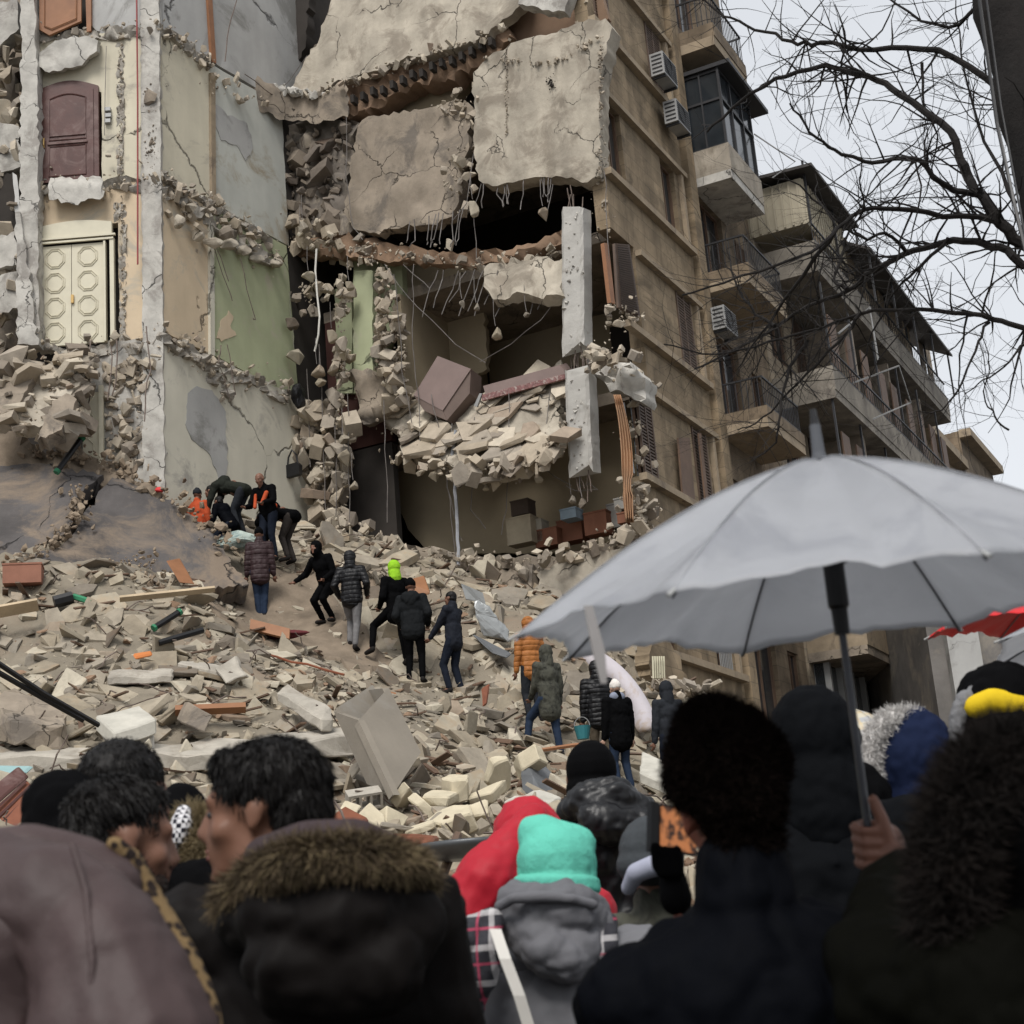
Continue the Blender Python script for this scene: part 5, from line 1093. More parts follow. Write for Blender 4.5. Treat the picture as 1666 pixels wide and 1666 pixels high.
# ================================================================ umbrellas
def umbrella(name, c, n, ph, Rr, hh, m_, label, sgn=-1, shaft=.75, hub=True, strap=False, sub=16, ribm=None, sag=.16, ferr=.062):
    c = Vector(c); n = Vector(n).normalized(); a = n.cross(Vector((0,1,0))).normalized(); b = n.cross(a)
    e = empty(name, tuple(c-n*shaft)); tag(e, label, 'umbrella'); off = -Vector(e.location)
    def rimp(k): th = ph+sgn*k*math.pi/4; return a*math.cos(th)+b*math.sin(th)
    def prof(t): return hh*(1-t**1.55)
    NR = 24; NS = sub; v = []; f = []
    for i in range(NR+1):
        t = i/NR
        for k in range(8):
            d0, d1 = rimp(k), rimp(k+1)
            for j in range(NS):
                s = j/NS; d = d0.lerp(d1, s); lift = 4*s*(1-s)
                rad = Rr*t*(1-.05*lift*t)
                p = c + d*rad + n*(prof(t) + .0*lift - .0) 
                an = math.atan2((d1*s+d0*(1-s)).dot(b), (d1*s+d0*(1-s)).dot(a)); p = p + n*(.014*lift*t**2.5 - .042*lift*math.sin(math.pi*t)) + n*(.017*fr(math.cos(an)*9, math.sin(an)*9, t*1.2, 1, 4)*t*lift + .004*fr(p.x, p.y, p.z, 9, 3)*t)
                v.append(tuple(p+off))
    M_ = 8*NS
    for i in range(NR):
        for j in range(M_): f.append((i*M_+j, i*M_+(j+1) % M_, (i+1)*M_+(j+1) % M_, (i+1)*M_+j))
    me = bpy.data.meshes.new('canopy'); me.from_pydata(v, [], f); cn = link('canopy', me, m_, e, True)
    md = cn.modifiers.new('t', 'SOLIDIFY'); md.thickness = .0015
    RM = ribm or mat('rib_steel', (.12,.12,.13), .4, .1, 3, 0, metal=.5)
    for k in range(8):
        d = rimp(k); m = MB(); m.tube([c+off+d*Rr*t+n*(prof(t)+.0005) for t in np.linspace(.02, .995, 14)], .0018, 5); m.build('seam', mat('grey_seam',(.22,.225,.24),.7,.1,5,0) if m_ is NY else m_, cn)
        m = MB(); m.tube([c+off+d*Rr*t+n*(prof(t)-.006) for t in np.linspace(.02, 1, 12)], .0022, 5); r_ = m.build('rib', RM, e)
        m = MB(); m.tube([c+off+d*Rr*.5+n*(prof(.5)-.008), c+off+n*(hh*.30)], .002, 5); m.build('strut', RM, r_)
        m = MB(); m.tube([c+off+d*Rr*.985+n*prof(.985), c+off+d*(Rr+.012)-n*.004], [.003,.0034], 8); m.build('rib_tip', mat('white_tip',(.32,.32,.31),.5,.1,3,0), r_)
    m = MB(); m.tube([c+off+n*(hh-.01), c+off-n*shaft], .0065, 10); m.build('shaft', mat('dark_shaft',(.06,.062,.07),.35,.2,3,0,metal=.4), e)
    m = MB(); m.tube([c+off+n*(hh-.005), c+off+n*(hh+.012), c+off+n*(hh+.045), c+off+n*(hh+ferr)], [.014,.011,.0095,.009], 12); m.build('ferrule', mat('grey_plastic',(.085,.09,.10),.5,.1,3,0), e)
    m = MB(); m.tube([c+off+n*(hh+ferr), c+off+n*(hh+ferr+.028)], [.0075,.005], 10); m.build('ferrule_tip', BLACK, e)
    m = MB(); m.tube([c+off+n*(hh*.34), c+off+n*(hh*.30), c+off+n*(hh*.05), c+off+n*(hh*.03), c+off-n*.035], [.022,.018,.018,.014,.013], 12); m.build('runner', BLACK, e)
    return e, c, n, a, b, rimp
NY = mat('silver_nylon', (.46,.47,.495), .38, .10, 3, .5, 4, spec=.5, second=(.36,.37,.40), sfac=.35, sscale=3.5)
b_ = NY.node_tree.nodes['Principled BSDF']
# thin cloth lets some daylight through
tr = NY.node_tree.nodes.new('ShaderNodeBsdfTranslucent'); tr.inputs[0].default_value = (.74,.75,.77,1); ms = NY.node_tree.nodes.new('ShaderNodeMixShader'); ms.inputs[0].default_value = .48
NY.node_tree.links.new(b_.outputs[0], ms.inputs[1]); NY.node_tree.links.new(tr.outputs[0], ms.inputs[2]); NY.node_tree.links.new(ms.outputs[0], NY.node_tree.nodes['Material Output'].inputs[0])
ue, uc, un, ua, ub, urim = umbrella('umbrella', (.54,2.62,1.86), (-.01,-.08,1), 6.45, .56, .27, NY, 'large open silver grey umbrella held up over the crowd')
# strap hanging from the rim
p0 = at(958,985,2.35)
sm_ = MB(); pts = [p0, at(966,1010,2.35), at(973,1060,2.33), at(983,1112,2.32)]
sm_.prism([pts[0]+rt*-.008, pts[0]+rt*.006, pts[2]+rt*.011, pts[3]+rt*.004, pts[3]-rt*.005, pts[2]-rt*.009], Vector((0,.004,0)))
so = sm_.build('strap', mat('grey_strap',(.20,.19,.185),.8,.1,5,.1)); so.parent = ue; so.matrix_parent_inverse = Matrix.Translation(-Vector(ue.location))
REDN = mat('red_nylon', (.55,.016,.02), .5, .1, 3, .1)
umbrella('umbrella', at(1786,1006,5.0), (.0,-.1,1), .3, .55, .2, REDN, 'red umbrella showing under the rim of the big silver one', hub=False)
umbrella('umbrella', at(1905,1048,4.2), (.05,.05,1), .2, .5, .16, NY, 'second silver umbrella at the right edge, below the red one')
PLD = mat('plaid_nylon', (.50,.46,.36), .6, .05, 3, .05)
def plaid(m, sc, bands):
    nt = m.node_tree; N = nt.nodes; K = nt.links.new; b = N['Principled BSDF']; out = b.inputs['Base Color'].links[0].from_socket
    tc = N.new('ShaderNodeTexCoord'); sp = N.new('ShaderNodeSeparateXYZ'); K(tc.outputs['Object'], sp.inputs[0])
    for ax, th, col, off in bands:
        mm = N.new('ShaderNodeMath'); mm.operation = 'MULTIPLY_ADD'; K(sp.outputs[ax], mm.inputs[0]); mm.inputs[1].default_value = sc; mm.inputs[2].default_value = off
        fc = N.new('ShaderNodeMath'); fc.operation = 'FRACT'; K(mm.outputs[0], fc.inputs[0]); lt = N.new('ShaderNodeMath'); lt.operation = 'LESS_THAN'; K(fc.outputs[0], lt.inputs[0]); lt.inputs[1].default_value = th
        ml = N.new('ShaderNodeMath'); ml.operation = 'MULTIPLY'; K(lt.outputs[0], ml.inputs[0]); ml.inputs[1].default_value = .6
        mx = N.new('ShaderNodeMix'); mx.data_type = 'RGBA'; K(ml.outputs[0], mx.inputs[0]); K(out, mx.inputs[6]); mx.inputs[7].default_value = (*col, 1); out = mx.outputs[2]
    K(out, b.inputs['Base Color'])
plaid(PLD, 14, [(0,.3,(.25,.29,.36),0),(2,.3,(.25,.29,.36),.2),(0,.12,(.5,.38,.2),.5),(2,.12,(.5,.38,.2),.6)])
umbrella('umbrella', at(1425,1270,5.4), (.25,-.75,.75), .2, .42, .16, PLD, 'cream and blue checked umbrella held low behind the crowd', shaft=.5)

# ================================================================ bare tree
TRK = mat('tree_bark', (.014,.012,.011), .95, .35, 6, .6, 18)
tr_ = empty('bare_tree', (0,0,0), 0, 'tall leafless tree with a dark trunk and branches reaching over the street', 'tree')
trunk = [(1960,1900,9.2),(1860,900,9.1),(1785,520,9.0),(1715,300,9.0),(1660,80,9.0),(1628,-60,9.0)]
m = MB(); tp = [at(*t) for t in trunk]; tp[0].z = -.1
pp = []; 
for i in range(len(tp)-1):
    for k in range(6): pp.append(tp[i].lerp(tp[i+1], k/6)+Vector((random.gauss(0,.012),0,0)))
pp.append(tp[-1]); m.tube(pp, [.27-.07*i/len(pp)+random.uniform(-.012,.012) for i in range(len(pp))], 14)
m.build('trunk', TRK, tr_, True)
LIMBS = [([(1690,240,9),(1625,146,9.1),(1528,82,9.3),(1423,82,9.5),(1337,69,9.7),(1289,69,9.8),(1229,47,10),(1178,26,10.1),(1120,-20,10.2)],.042),
 ([(1765,450,9),(1663,395,9),(1629,361,9.0),(1595,318,9.0),(1569,275,9.1),(1547,215,9.1),(1466,155,9.3),(1414,125,9.4),(1341,107,9.6),(1259,129,9.8),(1208,163,10),(1150,215,10.2)],.07),
 ([(1590,315,9.0),(1577,314,9.0),(1530,297,8.8),(1487,258,8.7),(1423,266,8.5),(1358,245,8.4),(1320,215,8.3),(1285,168,8.2)],.038),
 ([(1640,372,9.0),(1612,357,9.0),(1509,348,8.9),(1423,339,8.8),(1363,370,8.7),(1320,410,8.6),(1208,451,8.6),(1110,480,8.6)],.036),
 ([(1775,470,9),(1666,425,9),(1612,400,9.1),(1552,393,9.3),(1487,408,9.5),(1423,438,9.7),(1380,473,9.9),(1315,498,10.1),(1268,529,10.3),(1191,571,10.5),(1130,600,10.7)],.05),
 ([(1800,580,9.1),(1666,533,9.1),(1595,516,9.2),(1496,503,9.4),(1401,511,9.6),(1337,533,9.8),(1251,554,10),(1165,576,10.2),(1080,560,10.3)],.032),
 ([(1610,520,9.2),(1592,556,9.1),(1566,620,9.0),(1538,660,9.0),(1510,672,9.0),(1495,668,9.0)],.014),
 ([(1380,470,9.8),(1358,455,9.9),(1373,410,10),(1385,370,10),(1430,335,10),(1500,310,10)],.022),
 ([(1315,555,9.9),(1285,600,9.9),(1268,670,9.8),(1262,720,9.8),(1230,745,9.9)],.022),
 ([(1360,375,8.8),(1290,470,9.4),(1240,540,9.8),(1200,600,10)],.024),
 ([(1545,390,9.2),(1500,430,9.3),(1460,470,9.5),(1420,540,9.7),(1400,600,9.8)],.02),
 ([(1620,-40,9),(1560,40,9.2),(1480,20,9.4),(1400,-40,9.5)],.028),
 ([(1650,330,9),(1600,230,9.3),(1570,120,9.5),(1555,0,9.6)],.022),
 ([(1500,105,9.3),(1505,170,9.3),(1525,240,9.4),(1500,330,9.6)],.016),
 ([(1666,560,9.1),(1640,590,9.0),(1600,620,9.0),(1570,640,9.0)],.012),
 ([(1640,700,9.0),(1618,680,9.0),(1600,640,9.0),(1611,590,9.0),(1595,540,9.1)],.009)]
LIMBS += [([(1480,415,9.5),(1440,380,9.3),(1400,385,9.2),(1350,350,9.1),(1300,300,9.0),(1260,290,8.9)],.02), ([(1260,530,10.3),(1220,500,10.4),(1190,440,10.5),(1180,380,10.6)],.02), ([(1400,512,9.6),(1360,560,9.7),(1300,620,9.8),(1240,680,10),(1200,700,10)],.02)]
tw = MB(); rg = random.Random(3); nseg = 0
def twig(p, d, l, r, depth, cap=[0]):
    pts = [p]; rs = [r]; n = max(3, int(l/.09)); dd = d.normalized()
    for i in range(n):
        dd = (dd + Vector((rg.gauss(0,.16), rg.gauss(0,.16), rg.gauss(0,.15)+.02))).normalized(); p = p+dd*(l/n); pts.append(p); rs.append(r*(1-.75*(i+1)/n))
    tw.tube(pts, rs, 4 if r > .006 else 3, False)
    if depth > 0:
        for _ in range(rg.choice((3,4,5)) if depth > 1 else rg.choice((1,2,3))):
            i = rg.randint(1, len(pts)-2) if len(pts) > 2 else 0; q = pts[i]; base = (pts[min(i+1,len(pts)-1)]-pts[i-1]).normalized()
            s = Vector((rg.gauss(0,1), rg.gauss(0,1), rg.gauss(0,1))).normalized(); nd = (base*.75+s*.8).normalized()
            twig(q, nd, l*rg.uniform(.35,.7), rs[i]*.62, depth-1)
for pts, r in LIMBS:
    r *= .62; P = [at(*p) for p in pts]; Q = []
    for i in range(len(P)-1):
        for k in range(4):
            t = k/4; p0, p1 = P[max(i-1,0)], P[i]; p2, p3 = P[i+1], P[min(i+2,len(P)-1)]
            Q.append(.5*((2*p1)+(p2-p0)*t+(2*p0-5*p1+4*p2-p3)*t*t+(-p0+3*p1-3*p2+p3)*t**3)+Vector((rg.gauss(0,.006),rg.gauss(0,.01),rg.gauss(0,.006))))
    Q.append(P[-1]); N_ = len(Q); rs = [r*(1-.82*(i/(N_-1))**.8)+.0015 for i in range(N_)]
    tw.tube(Q, rs, 7)
    ln = sum((b-a).length for a, b in zip(Q[:-1], Q[1:]))
    for _ in range(int(ln*15)+3):
        i = rg.randint(2, N_-2); base = (Q[i+1]-Q[i-1]).normalized(); s = Vector((rg.gauss(0,.9), rg.gauss(0,.7), rg.gauss(0,.9))).normalized()
        twig(Q[i], (base*.55+s).normalized(), rg.uniform(.18,.75), min(.009, rs[i]*.5), rg.choice((0,1,1,2)))
tw.build('crown', TRK, tr_)
# overhead wires
wv_ = [([(1588,-40,7.5),(1622,200,7.4),(1650,330,7.3),(1690,500,7.2)],.010,'thicker black wire running down beside the trunk'),([(1600,-40,7.5),(1628,170,7.4),(1700,560,7.2)],.006,'thin black wire close beside the thicker one')]
for pts, r, lb in wv_: tag(MB().tube([at(*p) for p in pts], r, 5).build('overhead_wire', BLACK), lb, 'wire')
# ================================================================ people
def cap_geo(mb, a, b, ra, rb, n=12):
    a = Vector(a); b = Vector(b); d = b-a
    if d.length < 1e-6: d = Vector((0,0,1e-4))
    dn = d.normalized(); pts = []; rs = []
    for t in (-90, -60, -30, 0): pts.append(a+dn*ra*math.sin(R(t))); rs.append(max(1e-4, ra*math.cos(R(t))))
    for t in (0, 30, 60, 90): pts.append(b+dn*rb*math.sin(R(t))); rs.append(max(1e-4, rb*math.cos(R(t))))
    ref = Vector((0,0,1)) if abs(dn.z) < .9 else Vector((1,0,0)); u_ = dn.cross(ref).normalized(); v_ = dn.cross(u_); base = len(mb.v)
    for p, r in zip(pts, rs):
        for k in range(n): t = 2*math.pi*k/n; mb.v.append(tuple(p+(u_*math.cos(t)+v_*math.sin(t))*r))
    for i in range(len(pts)-1):
        for k in range(n): mb.f.append((base+i*n+k, base+i*n+(k+1) % n, base+(i+1)*n+(k+1) % n, base+(i+1)*n+k))
    mb.f.append(tuple(base+k for k in range(n))[::-1]); mb.f.append(tuple(base+(len(pts)-1)*n+k for k in range(n)))
def ell_geo(mb, c, r, rot=(0,0,0), n=16):
    M = Matrix.Translation(c) @ rotm(*rot) @ Matrix.Diagonal((r[0], r[1], r[2], 1)); base = len(mb.v); m_ = 9
    for i in range(m_+1):
        ph = -math.pi/2+math.pi*i/m_; 
        for k in range(n): t = 2*math.pi*k/n; cr = max(.004, math.cos(ph)); mb.v.append(tuple(M @ Vector((cr*math.cos(t), cr*math.sin(t), math.sin(ph)))))
    for i in range(m_):
        for k in range(n): mb.f.append((base+i*n+k, base+i*n+(k+1) % n, base+(i+1)*n+(k+1) % n, base+(i+1)*n+k))
    mb.f.append(tuple(base+k for k in range(n))[::-1]); mb.f.append(tuple(base+m_*n+k for k in range(n)))
TMPS = None
def blob(parts, voxel, smooth=4, wr=0, wscale=8, wdir=(1,1,1), seed=0):
    global TMPS
    if TMPS is None: TMPS = bpy.data.scenes.new('tmp')
    mb = MB()
    for p in parts:
        if p[0] == 'c': cap_geo(mb, *p[1:])
        else: ell_geo(mb, *p[1:])
    me = mb.mesh('b'); o = bpy.data.objects.new('tmp', me); TMPS.collection.objects.link(o)
    md = o.modifiers.new('r', 'REMESH'); md.mode = 'VOXEL'; md.voxel_size = voxel
    if smooth: s = o.modifiers.new('s', 'SMOOTH'); s.iterations = smooth; s.factor = .6
    TMPS.view_layers[0].update(); dg = TMPS.view_layers[0].depsgraph
    r = bpy.data.meshes.new_from_object(o.evaluated_get(dg)); bpy.data.objects.remove(o); bpy.data.meshes.remove(me)
    if wr:
        nv = len(r.vertices); co = np.empty(nv*3); no = np.empty(nv*3); r.vertices.foreach_get('co', co); r.vertices.foreach_get('normal', no)
        k_ = np.array([wr*(abs(fr(co[3*i]*wdir[0]+seed, co[3*i+1]*wdir[1], co[3*i+2]*wdir[2], wscale, 3))*2-.6) for i in range(nv)])
        r.vertices.foreach_set('co', (co.reshape(-1, 3)+no.reshape(-1, 3)*k_[:, None]).ravel())
    r.polygons.foreach_set('use_smooth', [True]*len(r.polygons)); return r
def strands(me, n, length, mask=None, bias=(0,0,0), nk=1.0, width=.0022, jit=.35, seg=3, seed=0, grav=0, flow=None):
    """n tapering hairs growing out of a surface; flow lays them along it"""
    rg = np.random.RandomState(seed); nv = len(me.vertices); co = np.empty(nv*3); me.vertices.foreach_get('co', co); co = co.reshape(-1, 3)
    no = np.empty(nv*3); me.vertices.foreach_get('normal', no); no = no.reshape(-1, 3)
    p = rg.randint(0, nv, n); nn = no[p]; q = co[p]+rg.normal(0, .003, (n, 3)); d = nn*nk + np.array(bias, float) + rg.normal(0, jit, (n, 3))
    if flow is not None:
        fl = np.array(flow, float)[None]; d = d + fl-nn*(fl*nn).sum(1, keepdims=True) + .06*np.sin(co[p]*60+seed)
    unit = lambda v: v/(np.linalg.norm(v, axis=1, keepdims=True)+1e-9)
    d = unit(d); L_ = length*rg.uniform(.5, 1.15, (n, 1))*(np.clip(np.linalg.norm(fl-nn*(fl*nn).sum(1, keepdims=True), axis=1, keepdims=True), .22, 1) if flow is not None else 1); s = unit(np.cross(d, rg.normal(0, 1, (n, 3)))); V_ = []
    for k in range(seg+1):
        w_ = width*(1-.85*k/seg); V_ += [q-s*w_, q+s*w_]; g2 = np.array([0,0,-grav])*k/seg; q = q+unit(d+g2)*L_/seg
    V_ = np.stack(V_, 1).reshape(-1, 3); b0 = (np.arange(n)*(2*(seg+1)))[:, None]; F_ = []
    for k in range(seg): F_.append(b0+np.array([2*k, 2*k+1, 2*k+3, 2*k+2]))
    F_ = np.concatenate(F_); m2 = bpy.data.meshes.new('strands'); m2.vertices.add(len(V_)); m2.vertices.foreach_set('co', V_.ravel()); m2.loops.add(len(F_)*4); m2.loops.foreach_set('vertex_index', F_.ravel().astype(np.int32))
    m2.polygons.add(len(F_)); m2.polygons.foreach_set('loop_start', np.arange(0, len(F_)*4, 4, dtype=np.int32)); m2.update(calc_edges=True)
    class _M:
        def mesh(self, name): return m2
    r_ = MB(); r_.mesh = lambda name: m2; return r_
SKIN = mat('skin_warm', (.17,.085,.056), .5, .1, 6, .08, 40, spec=.25); SKINP = mat('skin_fair', (.42,.26,.19), .5, .1, 6, .08, 40)
HAIR = mat('black_hair', (.007,.006,.0055), .55, .3, 20, 0, spec=.18)
def cloth(name, col, rough=.85, bump=.25, bs=30, spec=.03, var=.15, quilt=0):
    if name in MATS: return MATS[name]
    m = mat(name, col, rough, var, 5, bump, bs, spec=spec, dist=.006)
    if quilt:
        nt = m.node_tree; N = nt.nodes; K = nt.links.new; b = N['Principled BSDF']; tc = N.new('ShaderNodeTexCoord'); sp = N.new('ShaderNodeSeparateXYZ'); K(tc.outputs['Object'], sp.inputs[0])
        nz = N.new('ShaderNodeTexNoise'); nz.inputs['Scale'].default_value = 6; K(tc.outputs['Object'], nz.inputs['Vector'])
        a = N.new('ShaderNodeMath'); a.operation = 'MULTIPLY_ADD'; K(nz.outputs[0], a.inputs[0]); a.inputs[1].default_value = .03; K(sp.outputs[2], a.inputs[2])
        mu = N.new('ShaderNodeMath'); mu.operation = 'MULTIPLY'; K(a.outputs[0], mu.inputs[0]); mu.inputs[1].default_value = 3.14159/quilt
        si = N.new('ShaderNodeMath'); si.operation = 'SINE'; K(mu.outputs[0], si.inputs[0]); ab = N.new('ShaderNodeMath'); ab.operation = 'ABSOLUTE'; K(si.outputs[0], ab.inputs[0]); pw = N.new('ShaderNodeMath'); pw.operation = 'POWER'; K(ab.outputs[0], pw.inputs[0]); pw.inputs[1].default_value = .5
        bp = N.new('ShaderNodeBump'); bp.inputs['Strength'].default_value = .9; bp.inputs['Distance'].default_value = .012; K(pw.outputs[0], bp.inputs['Height'])
        old = b.inputs['Normal'].links[0].from_node; K(bp.outputs[0], old.inputs['Normal'])
    return m
CB = cloth('black_cloth', (.0032,.0032,.0036)); CBP = cloth('black_puffer', (.006,.006,.007), .5, .2, 25, .25, .15, .075); NAVY = cloth('dark_navy_cloth', (.0024,.0028,.0042), .7)
JEAN = cloth('blue_jeans', (.020,.030,.052)); DJEAN = cloth('dark_jeans', (.013,.016,.024)); GREYT = cloth('grey_trousers', (.16,.155,.155))
SHOE = cloth('dark_shoe', (.02,.018,.017))
def head_parts(h, s=1.0, neck=True, Rm=None, face=True):
    Rm = Rm or Matrix.Identity(3); h = Vector(h)
    def T(p): return tuple(h + Rm @ (Vector(p)*s))
    e = Rm.to_euler(); rr = (e.x, e.y, e.z)
    P = [('e', T((0,-.014,.032)), (.075*s,.096*s,.086*s), rr), ('e', T((0,.028,-.028)), (.057*s,.060*s,.082*s), rr), ('e', T((0,.045,-.082)), (.040*s,.036*s,.028*s), rr), ('e', T((0,.072,-.094)), (.02*s,.016*s,.016*s), rr)]
    if face: P += [('c', T((0,.083,.018)), T((0,.101,-.024)), .008*s, .0115*s), ('e', T((-.012,.093,-.028)), (.009*s,.011*s,.008*s), rr), ('e', T((.012,.093,-.028)), (.009*s,.011*s,.008*s), rr), ('c', T((-.036,.073,.028)), T((.036,.073,.028)), .013*s, .013*s),
        ('e', T((-.031,.066,.013)), (.014*s,.0125*s,.0055*s), rr), ('e', T((.031,.066,.013)), (.014*s,.0125*s,.0055*s), rr), ('e', T((-.031,.066,-.005)), (.013*s,.0115*s,.005*s), rr), ('e', T((.031,.066,-.005)), (.013*s,.0115*s,.005*s), rr), ('c', T((-.016,.082,-.052)), T((.016,.082,-.052)), .009*s, .009*s), ('c', T((-.014,.081,-.064)), T((.014,.081,-.064)), .0095*s, .0095*s), ('e', T((-.038,.052,-.024)), (.026*s,.026*s,.024*s), rr), ('e', T((.038,.052,-.024)), (.026*s,.026*s,.024*s), rr)]
    for sx in (-1, 1): P += [('e', T((sx*.079,-.008,.002)), (.008*s,.019*s,.022*s), rr), ('e', T((sx*.078,-.004,-.02)), (.009*s,.012*s,.016*s), rr), ('c', T((sx*.083,-.022,.014)), T((sx*.081,-.012,-.022)), .006*s, .006*s)]
    return P
def hand_parts(w_, d, s=1.0, side=1, curl=.5, up_=(0,0,1)):
    """relaxed hand from wrist w_ along d: palm, four curled fingers, thumb leaving the side"""
    w_ = Vector(w_); d = Vector(d).normalized(); x = d.cross(Vector(up_)); x = (x if x.length > .1 else d.cross(Vector((0,1,0)))).normalized(); pn = x.cross(d).normalized()
    P = [('e', tuple(w_+d*.05*s), (.034*s,.02*s,.046*s), tuple(Matrix((x, pn, d)).transposed().to_euler()))]
    for i, l in enumerate((.068,.078,.072,.056)):
        b = w_+d*.088*s + x*(i-1.5)*.019*s*side; m1 = b+(d*(1-.4*curl)+pn*curl*.7).normalized()*l*.5*s; m2 = m1+(d*(1-curl)+pn*curl*1.3).normalized()*l*.5*s
        P += [('c', tuple(b-d*.02*s), tuple(m1), .0095*s, .0085*s), ('c', tuple(m1), tuple(m2), .0085*s, .0072*s)]
    b = w_+d*.03*s-x*.026*s*side; m1 = b+(d*.6-x*.5*side+pn*.4).normalized()*.045*s; P += [('c', tuple(b), tuple(m1), .013*s, .011*s), ('c', tuple(m1), tuple(m1+(d*.8+pn*.4).normalized()*.03*s), .011*s, .009*s)]
    return P
def ik(a, c, l1, l2, pole):
    a = Vector(a); c = Vector(c); d = c-a; L_ = min(d.length, (l1+l2)*.995); dn = d.normalized(); c = a+dn*L_
    x = (l1*l1-l2*l2+L_*L_)/(2*L_); h = math.sqrt(max(0, l1*l1-x*x)); p = Vector(pole); p = (p-dn*p.dot(dn)).normalized(); return a+dn*x+p*h, c
def person(loc, rz, H, label, pose=None, jacket=CB, trousers=DJEAN, shoes=SHOE, head='hood', headm=None, skin=SKIN, bulk=1.0, coat=.86, vox=.014, group=None, hrot=(0,0,0), extra=None, face=True, skiphand=None, wr=.008, collar=None, hooddown=None, handscale=1.0, long_arm=True, name='person', hs=1.0, bvox=None):
    s = H/1.75; J = dict(pel=(0,0,.95), ch=(0,0,1.27), nk=(0,-.01,1.47), hd=(0,.02,1.62), shl=(-.18,0,1.41), shr=(.18,0,1.41), wrl=(-.25,.07,.84), wrr=(.25,.07,.84), hpl=(-.09,0,.92), hpr=(.09,0,.92), anl=(-.11,-.02,.09), anr=(.11,-.02,.09), kpl=(0,1,0), kpr=(0,1,0), epl=(-.4,-1,-.1), epr=(.4,-1,-.1), tl=(-.03,.15,-.05), tr=(.03,.15,-.05))
    J.update(pose or {}); J = {k: Vector(v)*(s if k not in ('kpl','kpr','epl','epr') else 1) for k, v in J.items()}
    ell, wl = ik(J['shl'], J['wrl'], .29*s, .27*s, J['epl']); elr, wrr_ = ik(J['shr'], J['wrr'], .29*s, .27*s, J['epr'])
    knl, al = ik(J['hpl'], J['anl'], .43*s, .42*s, J['kpl']); knr, ar = ik(J['hpr'], J['anr'], .43*s, .42*s, J['kpr'])
    r = empty(name, tuple(loc), rz, label, 'person', group); tp_ = lambda v: tuple(v)
    Hm = Euler(hrot).to_matrix(); B_ = head_parts(J['hd'], s*hs, Rm=Hm, face=face)
    B_ += [('c', tp_(J['nk']+Vector((0,-.01,-.05))*s), tp_(J['hd']+Vector((0,-.02,-.06))*s), .058*s, .052*s), ('e', tp_(J['ch']), (.15*s,.10*s,.17*s)), ('e', tp_((J['ch']+J['pel'])/2), (.13*s,.095*s,.16*s)), ('e', tp_(J['pel']), (.15*s,.10*s,.12*s)), ('c', tp_(J['ch']+Vector((0,0,.12))*s), tp_(J['nk']), .08*s, .06*s)]
    for S_, E_, W_, sd in ((J['shl'], ell, wl, 1), (J['shr'], elr, wrr_, -1)):
        B_ += [('c', tp_(J['ch']+Vector((0,0,.08))*s), tp_(S_), .08*s, .055*s), ('c', tp_(S_), tp_(E_), .047*s, .038*s), ('c', tp_(E_), tp_(W_), .037*s, .025*s)] + (hand_parts(W_, (W_-E_), s*handscale, sd) if sd != skiphand else [])
    for P_, K_, A_, t_ in ((J['hpl'], knl, al, J['tl']), (J['hpr'], knr, ar, J['tr'])):
        B_ += [('c', tp_(P_), tp_(K_), .082*s, .052*s), ('c', tp_(K_), tp_(A_), .05*s, .033*s), ('c', tp_(A_), tp_(A_+t_), .035*s, .028*s)]
    if extra:
        mi = r.matrix_basis.inverted()
        for e_ in extra:
            if e_[0] == 'c': B_.append(('c', tuple(mi @ Vector(e_[1])), tuple(mi @ Vector(e_[2])), e_[3], e_[4]))
            else: B_.append(('e', tuple(mi @ Vector(e_[1])), e_[2], (0, 0, -rz)))
    body = link('body', blob(B_, bvox or (min(.010, vox) if vox < .012 else .0105), 3), skin, r)
    k = bulk; C_ = []
    lo = J['pel']+(J['pel']-J['ch']).normalized()*(.95-coat)*s*1.0
    C_ += [('e', tp_(J['ch']+Vector((0,0,.02))*s), (.185*s*k,.135*s*k,.19*s)), ('c', tp_(J['ch']+(-J['ch']+lo)*.3), tp_(lo), .135*s*k, .135*s*k), ('c', tp_(J['ch']+(-J['ch']+lo)*.3+Vector((-.05,0,0))*s*k), tp_(lo+Vector((-.06,0,0))*s*k), .12*s*k, .118*s*k), ('c', tp_(J['ch']+(-J['ch']+lo)*.3+Vector((.05,0,0))*s*k), tp_(lo+Vector((.06,0,0))*s*k), .12*s*k, .118*s*k)]
    C_ += [('c', tp_(J['ch']+Vector((0,0,.1))*s), tp_(J['nk']+Vector((0,0,.015))*s), .13*s*k, .078*s)]
    for S_, E_, W_ in ((J['shl'], ell, wl), (J['shr'], elr, wrr_)):
        C_ += [('c', tp_(J['ch']+Vector((0,0,.09))*s), tp_(S_), .115*s*k, .082*s*k), ('c', tp_(S_), tp_(E_), .078*s*k, .064*s*k), ('c', tp_(E_), tp_(W_+(W_-E_)*-.02), .062*s*k, .046*s*k)]
    if head == 'hood':
        hd = J['hd']
        def T(p): return tp_(hd + Hm @ (Vector(p)*s))
        e_ = Hm.to_euler(); C_ += [('e', T((0,-.03,.03)), (.108*s*hs,.115*s*hs,.125*s*hs), tuple(e_)), ('e', T((0,-.01,-.05)), (.095*s*hs,.10*s*hs,.11*s*hs), tuple(e_)), ('c', T((0,-.05,-.06)), tp_(J['nk']+Vector((0,-.02,-.02))*s), .095*s, .10*s)] if headm is None else []
